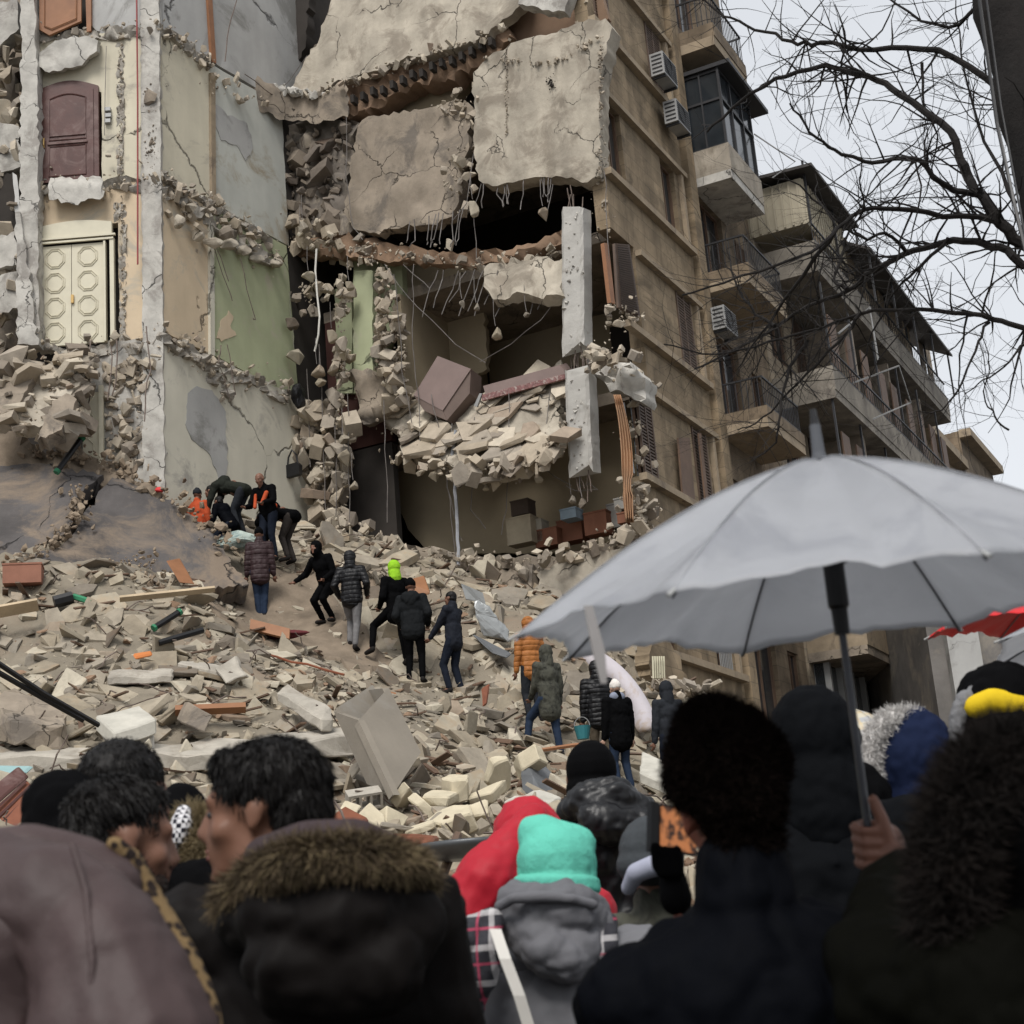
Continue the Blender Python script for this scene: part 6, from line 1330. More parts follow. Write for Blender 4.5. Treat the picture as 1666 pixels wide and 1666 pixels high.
    if hooddown: C_ += [('e', tp_(J['nk']+Vector((-.06,-.09,-.04))*s), (.10*s,.07*s,.10*s)), ('e', tp_(J['nk']+Vector((.06,-.09,-.04))*s), (.10*s,.07*s,.10*s)), ('e', tp_(J['nk']+Vector((0,-.12,-.08))*s), (.11*s,.06*s,.12*s))]
    if collar: C_ += [('c', tp_(J['nk']+Vector((0,-.01,.0))*s), tp_(J['nk']+Vector((0,-.005,.055))*s), .085*s, .078*s)]
    jk = link('jacket', blob(C_, vox, 3, wr*s, 9, (1,1,.8), H*7), jacket, r)
    T_ = [('e', tp_(J['pel']-Vector((0,0,.01))*s), (.155*s,.115*s,.12*s))]
    for P_, K_, A_, t_ in ((J['hpl'], knl, al, J['tl']), (J['hpr'], knr, ar, J['tr'])): T_ += [('c', tp_(P_), tp_(K_), .098*s, .068*s), ('c', tp_(K_), tp_(A_+(K_-A_)*.08), .066*s, .052*s)]
    link('trousers', blob(T_, vox, 3, .006*s, 11, (1,1,.6), H), trousers, r)
    for A_, t_ in ((al, J['tl']), (ar, J['tr'])): link('shoe', blob([('c', tp_(A_+Vector((0,0,-.03))*s), tp_(A_+t_+Vector((0,0,-.005))*s), .047*s, .038*s), ('e', tp_(A_+Vector((0,-.01,-.02))*s), (.045*s,.05*s,.05*s))], .011, 2), shoes, r)
    if head != 'hood' or headm is not None:
        hd = J['hd']
        def T(p): return tp_(hd + Hm @ (Vector(p)*s*hs))
        e_ = tuple(Hm.to_euler()); q = s*hs
        hp = None
        if head == 'beanie': hp = [('e', T((0,-.015,.055)), (.088*q,.105*q,.088*q), e_), ('e', T((0,-.012,.10)), (.06*q,.07*q,.065*q), e_), ('e', T((0,-.012,.03)), (.089*q,.108*q,.035*q), e_)]
        elif head == 'hood': hp = [('e', T((0,-.03,.03)), (.108*q,.115*q,.125*q), e_), ('e', T((0,-.01,-.05)), (.095*q,.10*q,.11*q), e_), ('c', T((0,-.05,-.06)), tp_(J['nk']+Vector((0,-.02,-.01))*s), .095*s, .105*s)]
        elif head == 'hair': hp = [('e', T((0,-.022,.045)), (.082*q,.100*q,.086*q), e_), ('e', T((0,-.055,-.005)), (.072*q,.062*q,.07*q), e_)]
        elif head == 'bald': hp = None
        if hp:
            nm = {'beanie':'beanie','hood':'hood','hair':'hair'}[head]
            link(nm, blob(hp, min(vox,.010), 3, .003 if head == 'beanie' else .005, 14), headm or HAIR, r)
    r['_'] = 0; del r['_']
    return r, dict(J=J, s=s, Hm=Hm, ell=ell, elr=elr, wl=wl, wr=wrr_, jacket=jk, body=body)
def stand(px, py, dp): p = at(px, py, dp); return p
MAR = cloth('maroon_puffer', (.028,.013,.014), .6, .25, 25, .3, .15, .09); ORJ = cloth('orange_puffer', (.30,.11,.025), .6, .2, 20, .3, .12, .085); CAMO = mat('camouflage_cloth', (.055,.055,.042), .85, .2, 4, .2, 20, second=(.018,.018,.014), sfac=.5, sscale=9)
NEON = cloth('neon_cloth', (.26,.50,.03), .8, .1); DGR = cloth('dark_grey_cloth', (.022,.024,.028)); OLV = cloth('olive_cloth', (.020,.022,.014)); WWOOL = cloth('white_wool', (.62,.58,.54), .95, .4, 40); ORV = cloth('orange_vest', (.42,.075,.03), .7, .1)
def P(loc, *a, **k): return person(loc, *a, **k)
P(stand(426,1008,26.8), R(8), 1.66, 'person in maroon quilted jacket and blue jeans standing on the path above the rubble', jacket=MAR, trousers=JEAN, head='beanie', headm=CB, bulk=1.05, coat=.78, collar=1, pose=dict(anl=(-.05,0,.09), anr=(.05,.0,.09)))
BEND = dict(pel=(0,-.08,.9), ch=(0,.30,1.02), nk=(0,.50,1.02), hd=(0,.60,.96), shl=(-.18,.42,1.0), shr=(.18,.42,1.0), hpl=(-.09,-.08,.88), hpr=(.09,-.08,.88), wrl=(-.16,.62,.45), wrr=(.2,.66,.48), epl=(-1,0,0), epr=(1,0,0))
P(stand(392,872,28.0), R(78), 1.72, 'person in dark clothes bending far forward over the ridge beside the cream wall', pose=BEND, jacket=cloth('dark_green_cloth', (.02,.022,.018)), trousers=DGR, head='hair', coat=.92)
P(stand(324,932,28.0), R(-20), 1.62, 'person in dark cap and orange vest half hidden behind the ridge of the dark slab', jacket=ORV, head='beanie', headm=DGR)
a_, i_ = P(stand(440,915,27.6), R(155), 1.74, 'balding man in dark jacket with orange lining leaning over, facing the camera', pose=dict(ch=(0,.10,1.24), nk=(0,.18,1.42), hd=(0,.25,1.53), shl=(-.18,.12,1.36), shr=(.18,.12,1.36), wrl=(-.2,.45,1.0), wrr=(.22,.42,1.0)), head='bald', skin=SKIN, jacket=CB, hrot=(-.4,0,0))
link('vest', blob([('c',(-.12,.22,1.25),(-.06,.28,1.05),.045,.04),('c',(.12,.22,1.25),(.10,.28,1.0),.03,.035)], .012, 2), ORV, a_)
a_, i_ = P(stand(472,915,27.9), R(70), 1.7, 'crouching person in black with an orange stripe beside the balding man', pose=dict(BEND, wrl=(-.16,.5,.6)), jacket=CB, trousers=cloth('brown_trousers',(.035,.03,.027)), head='hair', coat=.9)
link('stripe', blob([('c',(-.16,.18,1.08),(-.17,.30,.95),.05,.05)], .012, 2), ORV, a_)
P(stand(378,885,27.8), R(60), 1.6, 'dark clothed person crouching below the bending one, partly hidden', pose=dict(pel=(0,0,.4), ch=(0,.18,.68), nk=(0,.28,.84), hd=(0,.34,.95), shl=(-.18,.24,.8), shr=(.18,.24,.8), hpl=(-.09,0,.38), hpr=(.09,0,.38), wrl=(-.2,.5,.4), wrr=(.2,.5,.4)), jacket=NAVY, head='hair', coat=.9)
P(stand(533,1015,26.5), R(150), 1.68, 'person in black hood stooping on the slope left of the man in grey trousers', pose=dict(pel=(0,-.05,.75), ch=(0,.10,1.06), nk=(0,.18,1.24), hd=(0,.26,1.36), shl=(-.18,.12,1.18), shr=(.18,.12,1.18), hpl=(-.09,-.05,.72), hpr=(.09,-.05,.72), wrr=(.45,.3,.82), wrl=(-.2,.3,.75)), jacket=CB, head='hood', trousers=CB)
P(stand(577,1060,25.9), R(-4), 1.74, 'man in black padded jacket and light grey trousers seen from behind', jacket=CBP, trousers=GREYT, head='hood', bulk=1.06, coat=.88, pose=dict(anl=(-.10,.18,.20), anr=(.02,-.05,.09), wrl=(-.24,.14,1.0), wrr=(.24,.14,1.0)))
P(stand(650,1082,25.7), R(35), 1.78, 'person in bright neon green hood and black coat stepping up onto the rubble', pose=dict(anl=(-.35,.25,.32), anr=(.08,-.1,.06), wrl=(-.2,.2,1.0), wrr=(.2,.2,1.0), kpl=(-.2,1,.2)), jacket=CB, trousers=CB, head='hood', headm=NEON, coat=.8)
P(stand(678,1113,25.3), R(-5), 1.76, 'man all in black seen from behind, standing beside the man in profile', jacket=cloth('black_parka',(.012,.013,.014),.7), trousers=CB, head='beanie', headm=CB, bulk=1.15, pose=dict(wrl=(-.22,.16,1.0), wrr=(.22,.16,1.0)), hooddown=1)
P(stand(745,1132,25.2), R(62), 1.74, 'dark haired man in navy jacket standing in profile and looking left', pose=dict(wrl=(-.10,.50,.88), wrr=(.12,.22,.86), anl=(-.08,.1,.12)), jacket=cloth('navy_jacket',(.016,.018,.024),.6), trousers=DJEAN, head='hair', collar=1, skin=SKIN)
P(stand(872,1178,25.0), R(30), 1.74, 'person in orange quilted jacket with hood up partly under the umbrella tip', jacket=ORJ, head='hood', trousers=DGR, coat=.82)
P(stand(902,1235,24.0), R(38), 1.76, 'person in camouflage coat with one foot raised on the rubble', pose=dict(anl=(-.25,.32,.25), anr=(.08,-.08,.02), wrl=(-.12,.3,.98)), jacket=CAMO, head='hood', trousers=JEAN, coat=.70, bulk=1.05)
P(stand(985,1262,24.3), R(10), 1.78, 'person in black quilted jacket and khaki trousers holding something turquoise', jacket=CBP, trousers=cloth('khaki_trousers',(.10,.082,.06)), head='hood', bulk=1.1, coat=.82)
P(stand(1018,1292,23.8), R(28), 1.72, 'person in white knitted hat, black coat and jeans looking up at the ruin', jacket=CB, trousers=JEAN, head='beanie', headm=WWOOL, coat=.78, bulk=1.08, skin=SKINP, collar=1)
link('collar', blob([('c',(-.05,-.02,1.47),(.06,-.02,1.47),.075,.075)], .012, 2), cloth('pale_blue_hood',(.20,.22,.28)), [o for o in COL.objects if o.get('label','').startswith('person in white knitted')][0])
P(stand(1102,1300,23.6), R(25), 1.76, 'person in plain dark grey hooded top standing right of the white hat', jacket=DGR, trousers=DJEAN, head='hood', coat=.84)
tq = empty('turquoise_bucket', tuple(at(948,1192,24.0)), 0, 'small turquoise bucket held beside the black quilted jacket', 'bucket')
m = MB(); n = 14
for z, r_ in ((-.10,.09),(.10,.13),(.10,.115),(-.085,.08)):
    for k in range(n): m.v.append((r_*math.cos(k*6.283/n), r_*math.sin(k*6.283/n), z))
for i in range(3):
    for k in range(n): m.f.append((i*n+k, i*n+(k+1)%n, (i+1)*n+(k+1)%n, (i+1)*n+k))
m.f.append(tuple(range(n))[::-1]); m.f.append(tuple(3*n+k for k in range(n))); m.build('bucket_body', mat('turquoise_plastic',(.03,.15,.17),.5,.1,3,0), tq)
MB().tube([(.12*math.cos(t),0,.1+.14*math.sin(t)) for t in np.linspace(0,math.pi,9)], .008, 4).build('handle', METAL, tq)

# ---------------- the crowd of onlookers in front
def fpos(px, py, D, H):          # feet under the head centre seen at (px, py); the height follows from the head
    p = at(px, py, D); return Vector((p.x, p.y, 0)), p
def front(px, py, D, rz, label, fz=0, **k):
    p = at(px, py, D); H = (p.z-fz)/.926; rzr = R(rz)
    hx = k.pop('hoff', (0, .02)); pose = k.pop('pose', {}); s = H/1.75
    pose = dict(pose); pose.setdefault('hd', (hx[0], hx[1], 1.62)); off = Matrix.Rotation(rzr, 3, 'Z') @ Vector((pose['hd'][0], pose['hd'][1], 0))*s
    k.setdefault('vox', .009); k.setdefault('wr', .010)
    return person((p.x-off.x, p.y-off.y, fz), rzr, H, label, pose=pose, **k)
def L2(r_, W_): return r_.matrix_basis.inverted() @ W_      # world point into a person's frame
def wpart(r_, name, me_or_mb, m_, smooth=True):                # part given in world coordinates
    me = me_or_mb.mesh(name) if isinstance(me_or_mb, MB) else me_or_mb; me = me.copy(); me.transform(r_.matrix_basis.inverted()); o = link(name, me, m_, r_, smooth); return o
def tubeblob(pts, rs, vox, **k):
    ps = []
    for (a, b, ra, rb) in zip(pts[:-1], pts[1:], rs[:-1], rs[1:]): ps.append(('c', tuple(a), tuple(b), ra, rb))
    return blob(ps, vox, **k)
LEATH = cloth('mauve_leather', (.052,.033,.032), .55, .7, 9, .3, .18); BRBK = cloth('brown_black_leather', (.0052,.004,.0036), .65, .2, 16, .10)
FURB = mat('brown_fur', (.09,.065,.038), .9, .6, 14, 0); FURL = mat('light_fur', (.20,.155,.085), .9, .5, 14, 0); FURW = mat('white_fur', (.55,.53,.51), .95, .15, 14, 0); FURD = mat('dark_fur', (.0075,.0048,.0035), 15, .5, 14, 0)
# 1 mauve hood with leopard lining
r1, i1 = front(50,1568,2.05,-48,'woman in mauve leather coat, hood up, with a leopard print lining', jacket=LEATH, head='hood', headm=LEATH, bulk=.95, hs=1.08, wr=.007, coat=.7)
LEO = mat('leopard_lining', (.24,.16,.075), .95, .2, 6, .8, 90)
nt = LEO.node_tree; N = nt.nodes; K = nt.links.new; vo = N.new('ShaderNodeTexVoronoi'); vo.inputs['Scale'].default_value = 62; tc = N.new('ShaderNodeTexCoord'); K(tc.outputs['Object'], vo.inputs['Vector'])
cr_ = N.new('ShaderNodeValToRGB'); K(vo.outputs['Distance'], cr_.inputs[0]); cr_.color_ramp.elements[0].position = .44; cr_.color_ramp.elements[0].color = (0,0,0,1); cr_.color_ramp.elements[1].position = .54
b = N['Principled BSDF']; old = b.inputs['Base Color'].links[0].from_socket; mx = N.new('ShaderNodeMix'); mx.data_type='RGBA'; mx.inputs[6].default_value = (.02,.012,.01,1); K(cr_.outputs[0], mx.inputs[0]); K(old, mx.inputs[7]); K(mx.outputs[2], b.inputs['Base Color'])
lp = [at(*q) for q in ((186,1374,2.12),(216,1402,2.14),(240,1450,2.14),(272,1508,2.12),(300,1556,2.1),(322,1605,2.08),(338,1655,2.06),(346,1720,2.04))]
lm = tubeblob(lp, [.012,.016,.017,.018,.018,.018,.018,.018], .004); fur_ = strands(lm, 3500, .006, nk=1, jit=.6, seed=4, width=.0013)
wpart(r1, 'leopard_lining', lm, LEO); LEO
wpart(r1, 'hood_crown', tubeblob([at(*q) for q in ((-60,1400,2.1),(40,1398,2.1),(135,1408,2.12),(185,1440,2.12))], [.045,.045,.042,.04], .008, wr=.004), LEATH)
cm = tubeblob([at(*q) for q in ((-20,1478,2.06),(68,1484,2.02),(136,1512,2.0),(175,1595,1.98),(205,1720,1.96))], [.10,.09,.085,.10,.12], .008, wr=.006, seed=3); wpart(r1, 'hood_cape', cm, LEATH)
sm2 = tubeblob([at(*q) for q in ((118,1375,1.95),(140,1450,1.925),(150,1560,1.885),(146,1700,1.865))], [.005,.005,.005,.005], .003); wpart(r1, 'seam', sm2, LEATH)
# 2 bearded man
def hairdo(r_, inf, n, length, shell, mask=None, seed=1, droop=None, flow=None, nk=.7, width=.0016, jit=.3, rad=None, hs=1.0, grav=.2, mat_=None):
    J, s, Hm = inf['J'], inf['s'], inf['Hm']; hd = J['hd']; e_ = tuple(Hm.to_euler()); q = s*hs
    parts = [('e', tuple(hd+Hm @ (Vector(c)*q)), tuple(x*q for x in rr), e_) for c, rr in shell]; me = blob(parts, .006, 3, .003, 30)
    o = link('hair', me, mat_ or HAIR, r_); st_ = strands(me, n, length, seed=seed, nk=nk, width=width, jit=jit, flow=flow, grav=grav, mask=mask)
    link('hair_strands', st_.mesh('hair_strands'), mat_ or HAIR, o); return o
r2, i2 = front(203,1372,3.0,-62,'dark haired man with a short beard turned to the right behind the mauve hood', jacket=CB, head='none', collar=1, hrot=(-.12,0,0), skin=SKIN)
hairdo(r2, i2, 14000, .024, [((0,-.026,.048),(.080,.097,.078)),((0,-.065,.0),(.070,.055,.065)),((0,.022,.086),(.052,.046,.032))], seed=2, nk=.12, jit=.08, flow=(.4,.3,-.8))
Hm, hd, s_ = i2['Hm'], i2['J']['hd'], i2['s']
def HT(inf, p): return tuple(inf['J']['hd']+inf['Hm'] @ (Vector(p)*inf['s']))
bm_ = blob([('e',HT(i2,(0,.05,-.075)),(.052,.04,.034)),('c',HT(i2,(-.056,.005,-.03)),HT(i2,(-.04,.04,-.075)),.013,.018),('c',HT(i2,(.056,.005,-.03)),HT(i2,(.04,.04,-.075)),.013,.018),('c',HT(i2,(-.02,.086,-.04)),HT(i2,(.02,.086,-.04)),.006,.006)], .005, 2)
o = link('beard', bm_, mat('beard_stubble',(.035,.022,.017),.9,.3,30,.3), r2); link('beard_strands', strands(bm_, 2500, .008, seed=6, width=.0007, jit=.5).mesh('b'), HAIR, o)
# 3 and 4
r3, i3 = front(206,1302,3.4,-20,'person whose black hair shows just behind the bearded man', jacket=CB, head='none', collar=1)
hairdo(r3, i3, 4500, .02, [((0,-.02,.045),(.080,.096,.078)),((0,-.06,-.01),(.072,.06,.07))], seed=3, nk=.12, jit=.08, flow=(0,.2,-.8))
front(108,1352,3.3,5,'person in a plain black hood behind the mauve hood at left', jacket=CB, head='hood', headm=CB, hs=.80)
# 5 olive coat, chequered scarf, fur hood
r5, i5 = front(300,1385,3.9,-15,'person in olive coat with a fur edged hood and black and white chequered scarf', jacket=OLV, head='beanie', headm=CB, coat=.7, bulk=1.1)
KEF = mat('chequered_scarf', (.60,.59,.58), .9, .05, 3, .1)
nt = KEF.node_tree; N = nt.nodes; ck = N.new('ShaderNodeTexChecker'); ck.inputs['Scale'].default_value = 90; ck.inputs[1].default_value = (.6,.59,.6,1); ck.inputs[2].default_value = (.012,.012,.02,1); tc = N.new('ShaderNodeTexCoord'); nt.links.new(tc.outputs['Object'], ck.inputs[0]); nt.links.new(ck.outputs[0], N['Principled BSDF'].inputs['Base Color'])
wpart(r5, 'scarf', tubeblob([at(*q) for q in ((300,1322,3.7),(298,1345,3.68),(290,1370,3.68),(276,1392,3.7))], [.022,.03,.032,.024], .005, wr=.006), KEF)
fm = tubeblob([at(*q) for q in ((312,1335,3.75),(332,1352,3.72),(338,1385,3.7),(322,1412,3.7),(292,1415,3.72))], [.03,.045,.05,.045,.03], .006); wpart(r5, 'fur_trim', fm, FURL); wpart(r5, 'fur', strands(fm, 9000, .035, seed=8, jit=.6, width=.0012, grav=.5), FURL)
# 6 boy in profile
r6, i6 = front(422,1308,2.7,8,'black haired boy in profile facing left, dark coat with fur edged hood', jacket=BRBK, head='none', pose=dict(hd=(-.075,.03,1.60), nk=(-.03,-.01,1.45)), hrot=(0,0,R(79)), bulk=1.08, coat=.7, skin=mat('skin_boy',(.15,.072,.045),.5,.08,6,.06,40,spec=.25), wr=.008)
hairdo(r6, i6, 24000, .026, [((0,-.024,.050),(.082,.100,.082)),((0,-.066,.0),(.074,.056,.075)),((0,.036,.085),(.054,.045,.034)),((-.072,-.008,.045),(.012,.026,.03)),((.072,-.008,.045),(.012,.026,.03)),((0,-.07,-.055),(.055,.04,.05))], seed=5, nk=.03, jit=.04, flow=(0,.25,-1), width=.0016)
for sx in (-1, 1):
    ey = link('eye', blob([('e',HT(i6,(sx*.031,.0668,.005)),(.0098,.0098,.0080))], .002, 1), mat('eye_white',(.16,.14,.125),.3,.05,3,0), r6)
    link('iris', blob([('e',HT(i6,(sx*.033,.0762,.005)),(.0062,.0032,.0060))], .0012, 0), BLACK, ey)
    link('eyebrow', blob([('c',HT(i6,(sx*.014,.086,.032)),HT(i6,(sx*.046,.067,.034)),.004,.003)], .002, 0), HAIR, r6)
link('lips', blob([('c',HT(i6,(-.014,.087,-.053)),HT(i6,(.014,.087,-.053)),.0045,.0045),('c',HT(i6,(-.013,.0855,-.064)),HT(i6,(.013,.0855,-.064)),.0052,.0052)], .002, 1), mat('lip_skin',(.15,.055,.045),.45,.08,6,0), r6)
hb_ = tubeblob([at(*q) for q in ((400,1500,2.5),(470,1490,2.46),(560,1490,2.44),(650,1505,2.5),(610,1570,2.44),(480,1570,2.44))], [.05,.085,.095,.07,.08,.08], .008, wr=.01, seed=6); wpart(r6, 'hood', hb_, BRBK)
fpx = [(366,1474,2.52),(388,1450,2.47),(425,1424,2.42),(475,1400,2.38),(530,1392,2.37),(590,1392,2.38),(640,1398,2.42),(676,1412,2.5),(688,1440,2.56)]
fm = tubeblob([at(*q) for q in fpx], [.012,.016,.019,.021,.021,.021,.019,.016,.012], .006); wpart(r6, 'fur_trim', fm, FURB)
wpart(r6, 'fur', strands(fm, 16000, .031, seed=9, jit=.45, nk=.7, width=.0013, grav=.5, bias=(0,-.2,-.25)), FURB); wpart(r6, 'fur', strands(fm, 4000, .031, seed=19, jit=.4, nk=.6, width=.0013, grav=.5, bias=(0,-.3,-.3)), FURL)
wpart(r6, 'hood_lining', tubeblob([at(*q) for q in ((430,1395,2.55),(500,1375,2.5),(580,1372,2.5),(640,1388,2.52))], [.035,.04,.04,.03], .007), cloth('mauve_grey_cloth',(.05,.038,.04)))
# 7 red jacket
RED = cloth('red_jacket', (.36,.010,.022), .6, .3, 14, .25, .12)
r7, i7 = front(868,1378,5.0,-25,'person in bright red hooded jacket standing behind the mint green hat', jacket=RED, head='hood', headm=RED, bulk=.98, coat=.75, pose=dict(nk=(-.03,-.02,1.47)), wr=.008)
wpart(r7, 'shoulder_fold', tubeblob([at(*q) for q in ((868,1330,4.85),(835,1375,4.8),(795,1430,4.75),(765,1480,4.75),(755,1560,4.75))], [.05,.07,.10,.10,.10], .009, wr=.007, seed=9), RED)
# 8 mint hat
MINT = cloth('mint_knit', (.12,.49,.38), .95, .8, 90, .15, .06); GRC = cloth('grey_quilted_coat', (.135,.135,.145), .6, .3, 18, .25, .12, .19)
r8, i8 = front(906,1440,3.9,-8,'woman in mint green beanie, grey coat, plaid scarf and white shoulder strap', jacket=GRC, head='none', bulk=1.2, coat=.7, skin=SKINP, wr=.007, hoff=(-.03,.02))
W8 = lambda x, y, d=3.9: at(x, y, d)
wpart(r8, 'beanie', blob([('e',tuple(W8(905,1402,3.87)),(.099,.115,.095)),('e',tuple(W8(905,1436,3.87)),(.099,.12,.05)),('c',tuple(W8(878,1362,3.87)),tuple(W8(938,1374,3.87)),.056,.050),('c',tuple(W8(868,1348,3.87)),tuple(W8(896,1350,3.87)),.034,.030),('c',tuple(W8(948,1366,3.87)),tuple(W8(956,1372,3.87)),.026,.024)], .0055, 12, .003, 10), MINT)
wpart(r8, 'beanie_cuff', blob([('e',tuple(W8(905,1434,3.87)),(.107,.127,.030),(0,R(5),0)),('e',tuple(W8(907,1446,3.87)),(.107,.127,.030),(0,R(5),0))], .0055, 3), MINT)
wpart(r8, 'hood', tubeblob([at(*q) for q in ((838,1462,3.78),(880,1478,3.74),(925,1478,3.74),(965,1490,3.8),(968,1530,3.8),(925,1560,3.72),(890,1545,3.72),(850,1505,3.78))], [.045,.06,.065,.05,.05,.06,.065,.06], .007, wr=.008, wscale=12, seed=12), cloth('grey_hood_cloth',(.12,.12,.13),.7,.3,16,.2,.12))
wpart(r8, 'hood_hem', tubeblob([at(*q) for q in ((812,1474,3.72),(835,1462,3.68),(880,1459,3.67),(930,1462,3.67),(965,1472,3.7))], [.013]*5, .004, wr=.003), MATS['grey_hood_cloth'])
PLS = mat('plaid_scarf', (.035,.035,.042), .95, .15, 5, .4, 60); plaid(PLS, 13, [(0,.16,(.55,.53,.53),0),(2,.18,(.55,.53,.53),.3),(0,.07,(.5,.06,.12),.4),(2,.08,(.5,.06,.12),.7)])
wpart(r8, 'scarf', tubeblob([at(*q) for q in ((800,1500,3.72),(775,1520,3.7),(752,1550,3.7),(765,1600,3.7),(778,1640,3.7)) ], [.035,.05,.05,.035,.02], .006, wr=.01, seed=5), PLS)
wpart(r8, 'scarf_end', tubeblob([at(*q) for q in ((800,1502,3.68),(795,1540,3.66),(785,1575,3.68),(770,1620,3.7)) ], [.03,.04,.04,.03], .006, wr=.01, seed=15), PLS)
wpart(r8, 'scarf_side', tubeblob([at(*q) for q in ((990,1500,3.8),(985,1540,3.76),(970,1560,3.74)) ], [.025,.035,.025], .006, wr=.008, seed=25), PLS)
sb_ = MB(); q = [at(*p) for p in ((806,1512,3.63),(822,1560,3.56),(845,1620,3.55),(866,1690,3.56))]
for i in range(3): sb_.prism([q[i]-rt*.013, q[i]+rt*.013, q[i+1]+rt*.013, q[i+1]-rt*.013], fw*.004)
wpart(r8, 'strap', sb_, mat('white_strap',(.52,.50,.46),.6,.05,5,.05), False)
# 9 black beanie
r9, i9 = front(962,1268,5.9,-12,'man in black beanie and glossy black padded jacket in the middle of the crowd', fz=.22, jacket=cloth('glossy_black_puffer',(.006,.006,.007),.4,.35,14,.35,.12), head='none', headm=CB, bulk=1.12, hooddown=1, wr=.010)
wpart(r9, 'beanie', blob([('e',tuple(at(962,1252,5.86)),(.096,.125,.11)),('e',tuple(at(964,1282,5.86)),(.10,.13,.07))], .007, 3), CB)
wpart(r9, 'hood', tubeblob([at(*q) for q in ((925,1318,5.7),(955,1300,5.65),(1000,1298,5.65),(1040,1318,5.7),(1030,1345,5.65),(975,1335,5.6))], [.05,.07,.075,.06,.08,.08], .009, wr=.010, wscale=12, seed=31), MATS['glossy_black_puffer'])
# 10 grey knit hat behind the phone
KN = cloth('grey_knit', (.05,.055,.06), .95, .6, 70, .1, .3)
r10, i10 = front(1062,1402,4.3,5,'person in grey knitted hat with a lavender collar mostly hidden behind the phone', jacket=CAMO, head='none', bulk=1.1, wr=.012)
wpart(r10, 'knitted_hat', blob([('e',tuple(at(1060,1385,4.26)),(.088,.12,.095)),('e',tuple(at(1058,1405,4.26)),(.092,.125,.06))], .006, 3), KN)
wpart(r10, 'collar', tubeblob([at(*q) for q in ((1022,1445,4.2),(1035,1420,4.15),(1065,1408,4.12),(1090,1415,4.15))], [.02,.026,.028,.024], .005), cloth('lavender_fleece',(.33,.34,.42)))
# 11 bushy haired man with the phone
r11, i11 = front(1188,1318,2.45,3,'person with bushy dark hair and black coat taking a picture with a phone', jacket=NAVY, head='none', bulk=1.16, coat=.7, hrot=(0,R(-5),R(8)), pose=dict(shl=(-.19,0,1.33), shr=(.19,0,1.36), wrl=(-.075,.35,1.33), epl=(-.25,-.1,-1), epr=(.2,.2,-1), wrr=(.12,.38,1.2)), skin=mat('skin_reddish',(.19,.065,.042),.5,.1,6,.06,40), collar=1, wr=.010)
hairdo(r11, i11, 34000, .017, [((0,-.02,.078),(.089,.098,.090)),((-.008,-.012,.118),(.062,.072,.066)),((.05,-.02,.07),(.05,.07,.06)),((-.052,-.02,.062),(.045,.07,.06)),((0,-.055,.015),(.070,.070,.070)),((0,-.062,-.05),(.055,.038,.042))], seed=7, nk=.35, jit=.5, mask=None, width=.0013, grav=-.2, mat_=mat('brown_black_hair',(.006,.004,.0032),.9,.3,20,0,spec=.03))
Z3 = lambda x, y, d: at(x, y, d)
wpart(r11, 'glove', blob([('c',tuple(Z3(1094,1428,2.84)),tuple(Z3(1100,1462,2.82)),.025,.030)]+[('c',tuple(Z3(1074+i*9,1388-(i%2)*3,2.80)),tuple(Z3(1078+i*8,1418,2.80)),.011,.013) for i in range(4)]+[('c',tuple(Z3(1070,1408,2.8)),tuple(Z3(1066,1378,2.79)),.012,.010)], .005, 2), CB)
ph = empty('phone', (0,0,0), 0, 'black phone held up beside the bushy hair, its screen showing orange brown rubble', 'phone')
o_, a_, b_ = at(1062,1306,2.85), at(1134,1316,2.92), at(1072,1384,2.86); ux = (a_-o_).normalized(); uz = (b_-o_); uz = (uz-ux*uz.dot(ux)).normalized(); un_ = ux.cross(uz).normalized()
un_ = -un_ if un_.dot(fw) > 0 else un_; wv2 = (a_-o_).length; hv = (b_-o_).length
def pq(x, z, y=0): return o_+ux*x*wv2+uz*z*hv+un_*y
m = MB(); m.prism([pq(0,0),pq(1,0),pq(1,1),pq(0,1)], -un_*.009); m.build('phone_body', BLACK, ph)
m = MB(); m.prism([pq(-.03,-.03,.001),pq(.14,-.03,.001),pq(.14,1.02,.001),pq(-.03,1.02,.001)], -un_*.012); m.build('phone_edge', BLACK, ph)
SCR = bpy.data.materials.new('screen'); SCR.use_nodes = True; nt = SCR.node_tree; bb = nt.nodes['Principled BSDF']; nz = nt.nodes.new('ShaderNodeTexNoise'); nz.inputs['Scale'].default_value = 70; nz.inputs['Detail'].default_value = 4; rr_ = nt.nodes.new('ShaderNodeValToRGB'); tc = nt.nodes.new('ShaderNodeTexCoord'); nt.links.new(tc.outputs['Object'], nz.inputs['Vector'])
rr_.color_ramp.elements[0].color = (.03,.012,.006,1); rr_.color_ramp.elements[0].position = .38; rr_.color_ramp.elements[1].color = (.42,.15,.05,1); rr_.color_ramp.elements[1].position = .55; nt.links.new(nz.outputs[0], rr_.inputs[0]); nt.links.new(rr_.outputs[0], bb.inputs['Emission Color']); bb.inputs['Emission Strength'].default_value = .55; bb.inputs['Base Color'].default_value = (.01,.01,.01,1); bb.inputs['Roughness'].default_value = .3
m = MB(); m.prism([pq(.17,.05,.002),pq(.97,.05,.002),pq(.97,.95,.002),pq(.17,.95,.002)], -un_*.001); m.build('screen', SCR, ph)
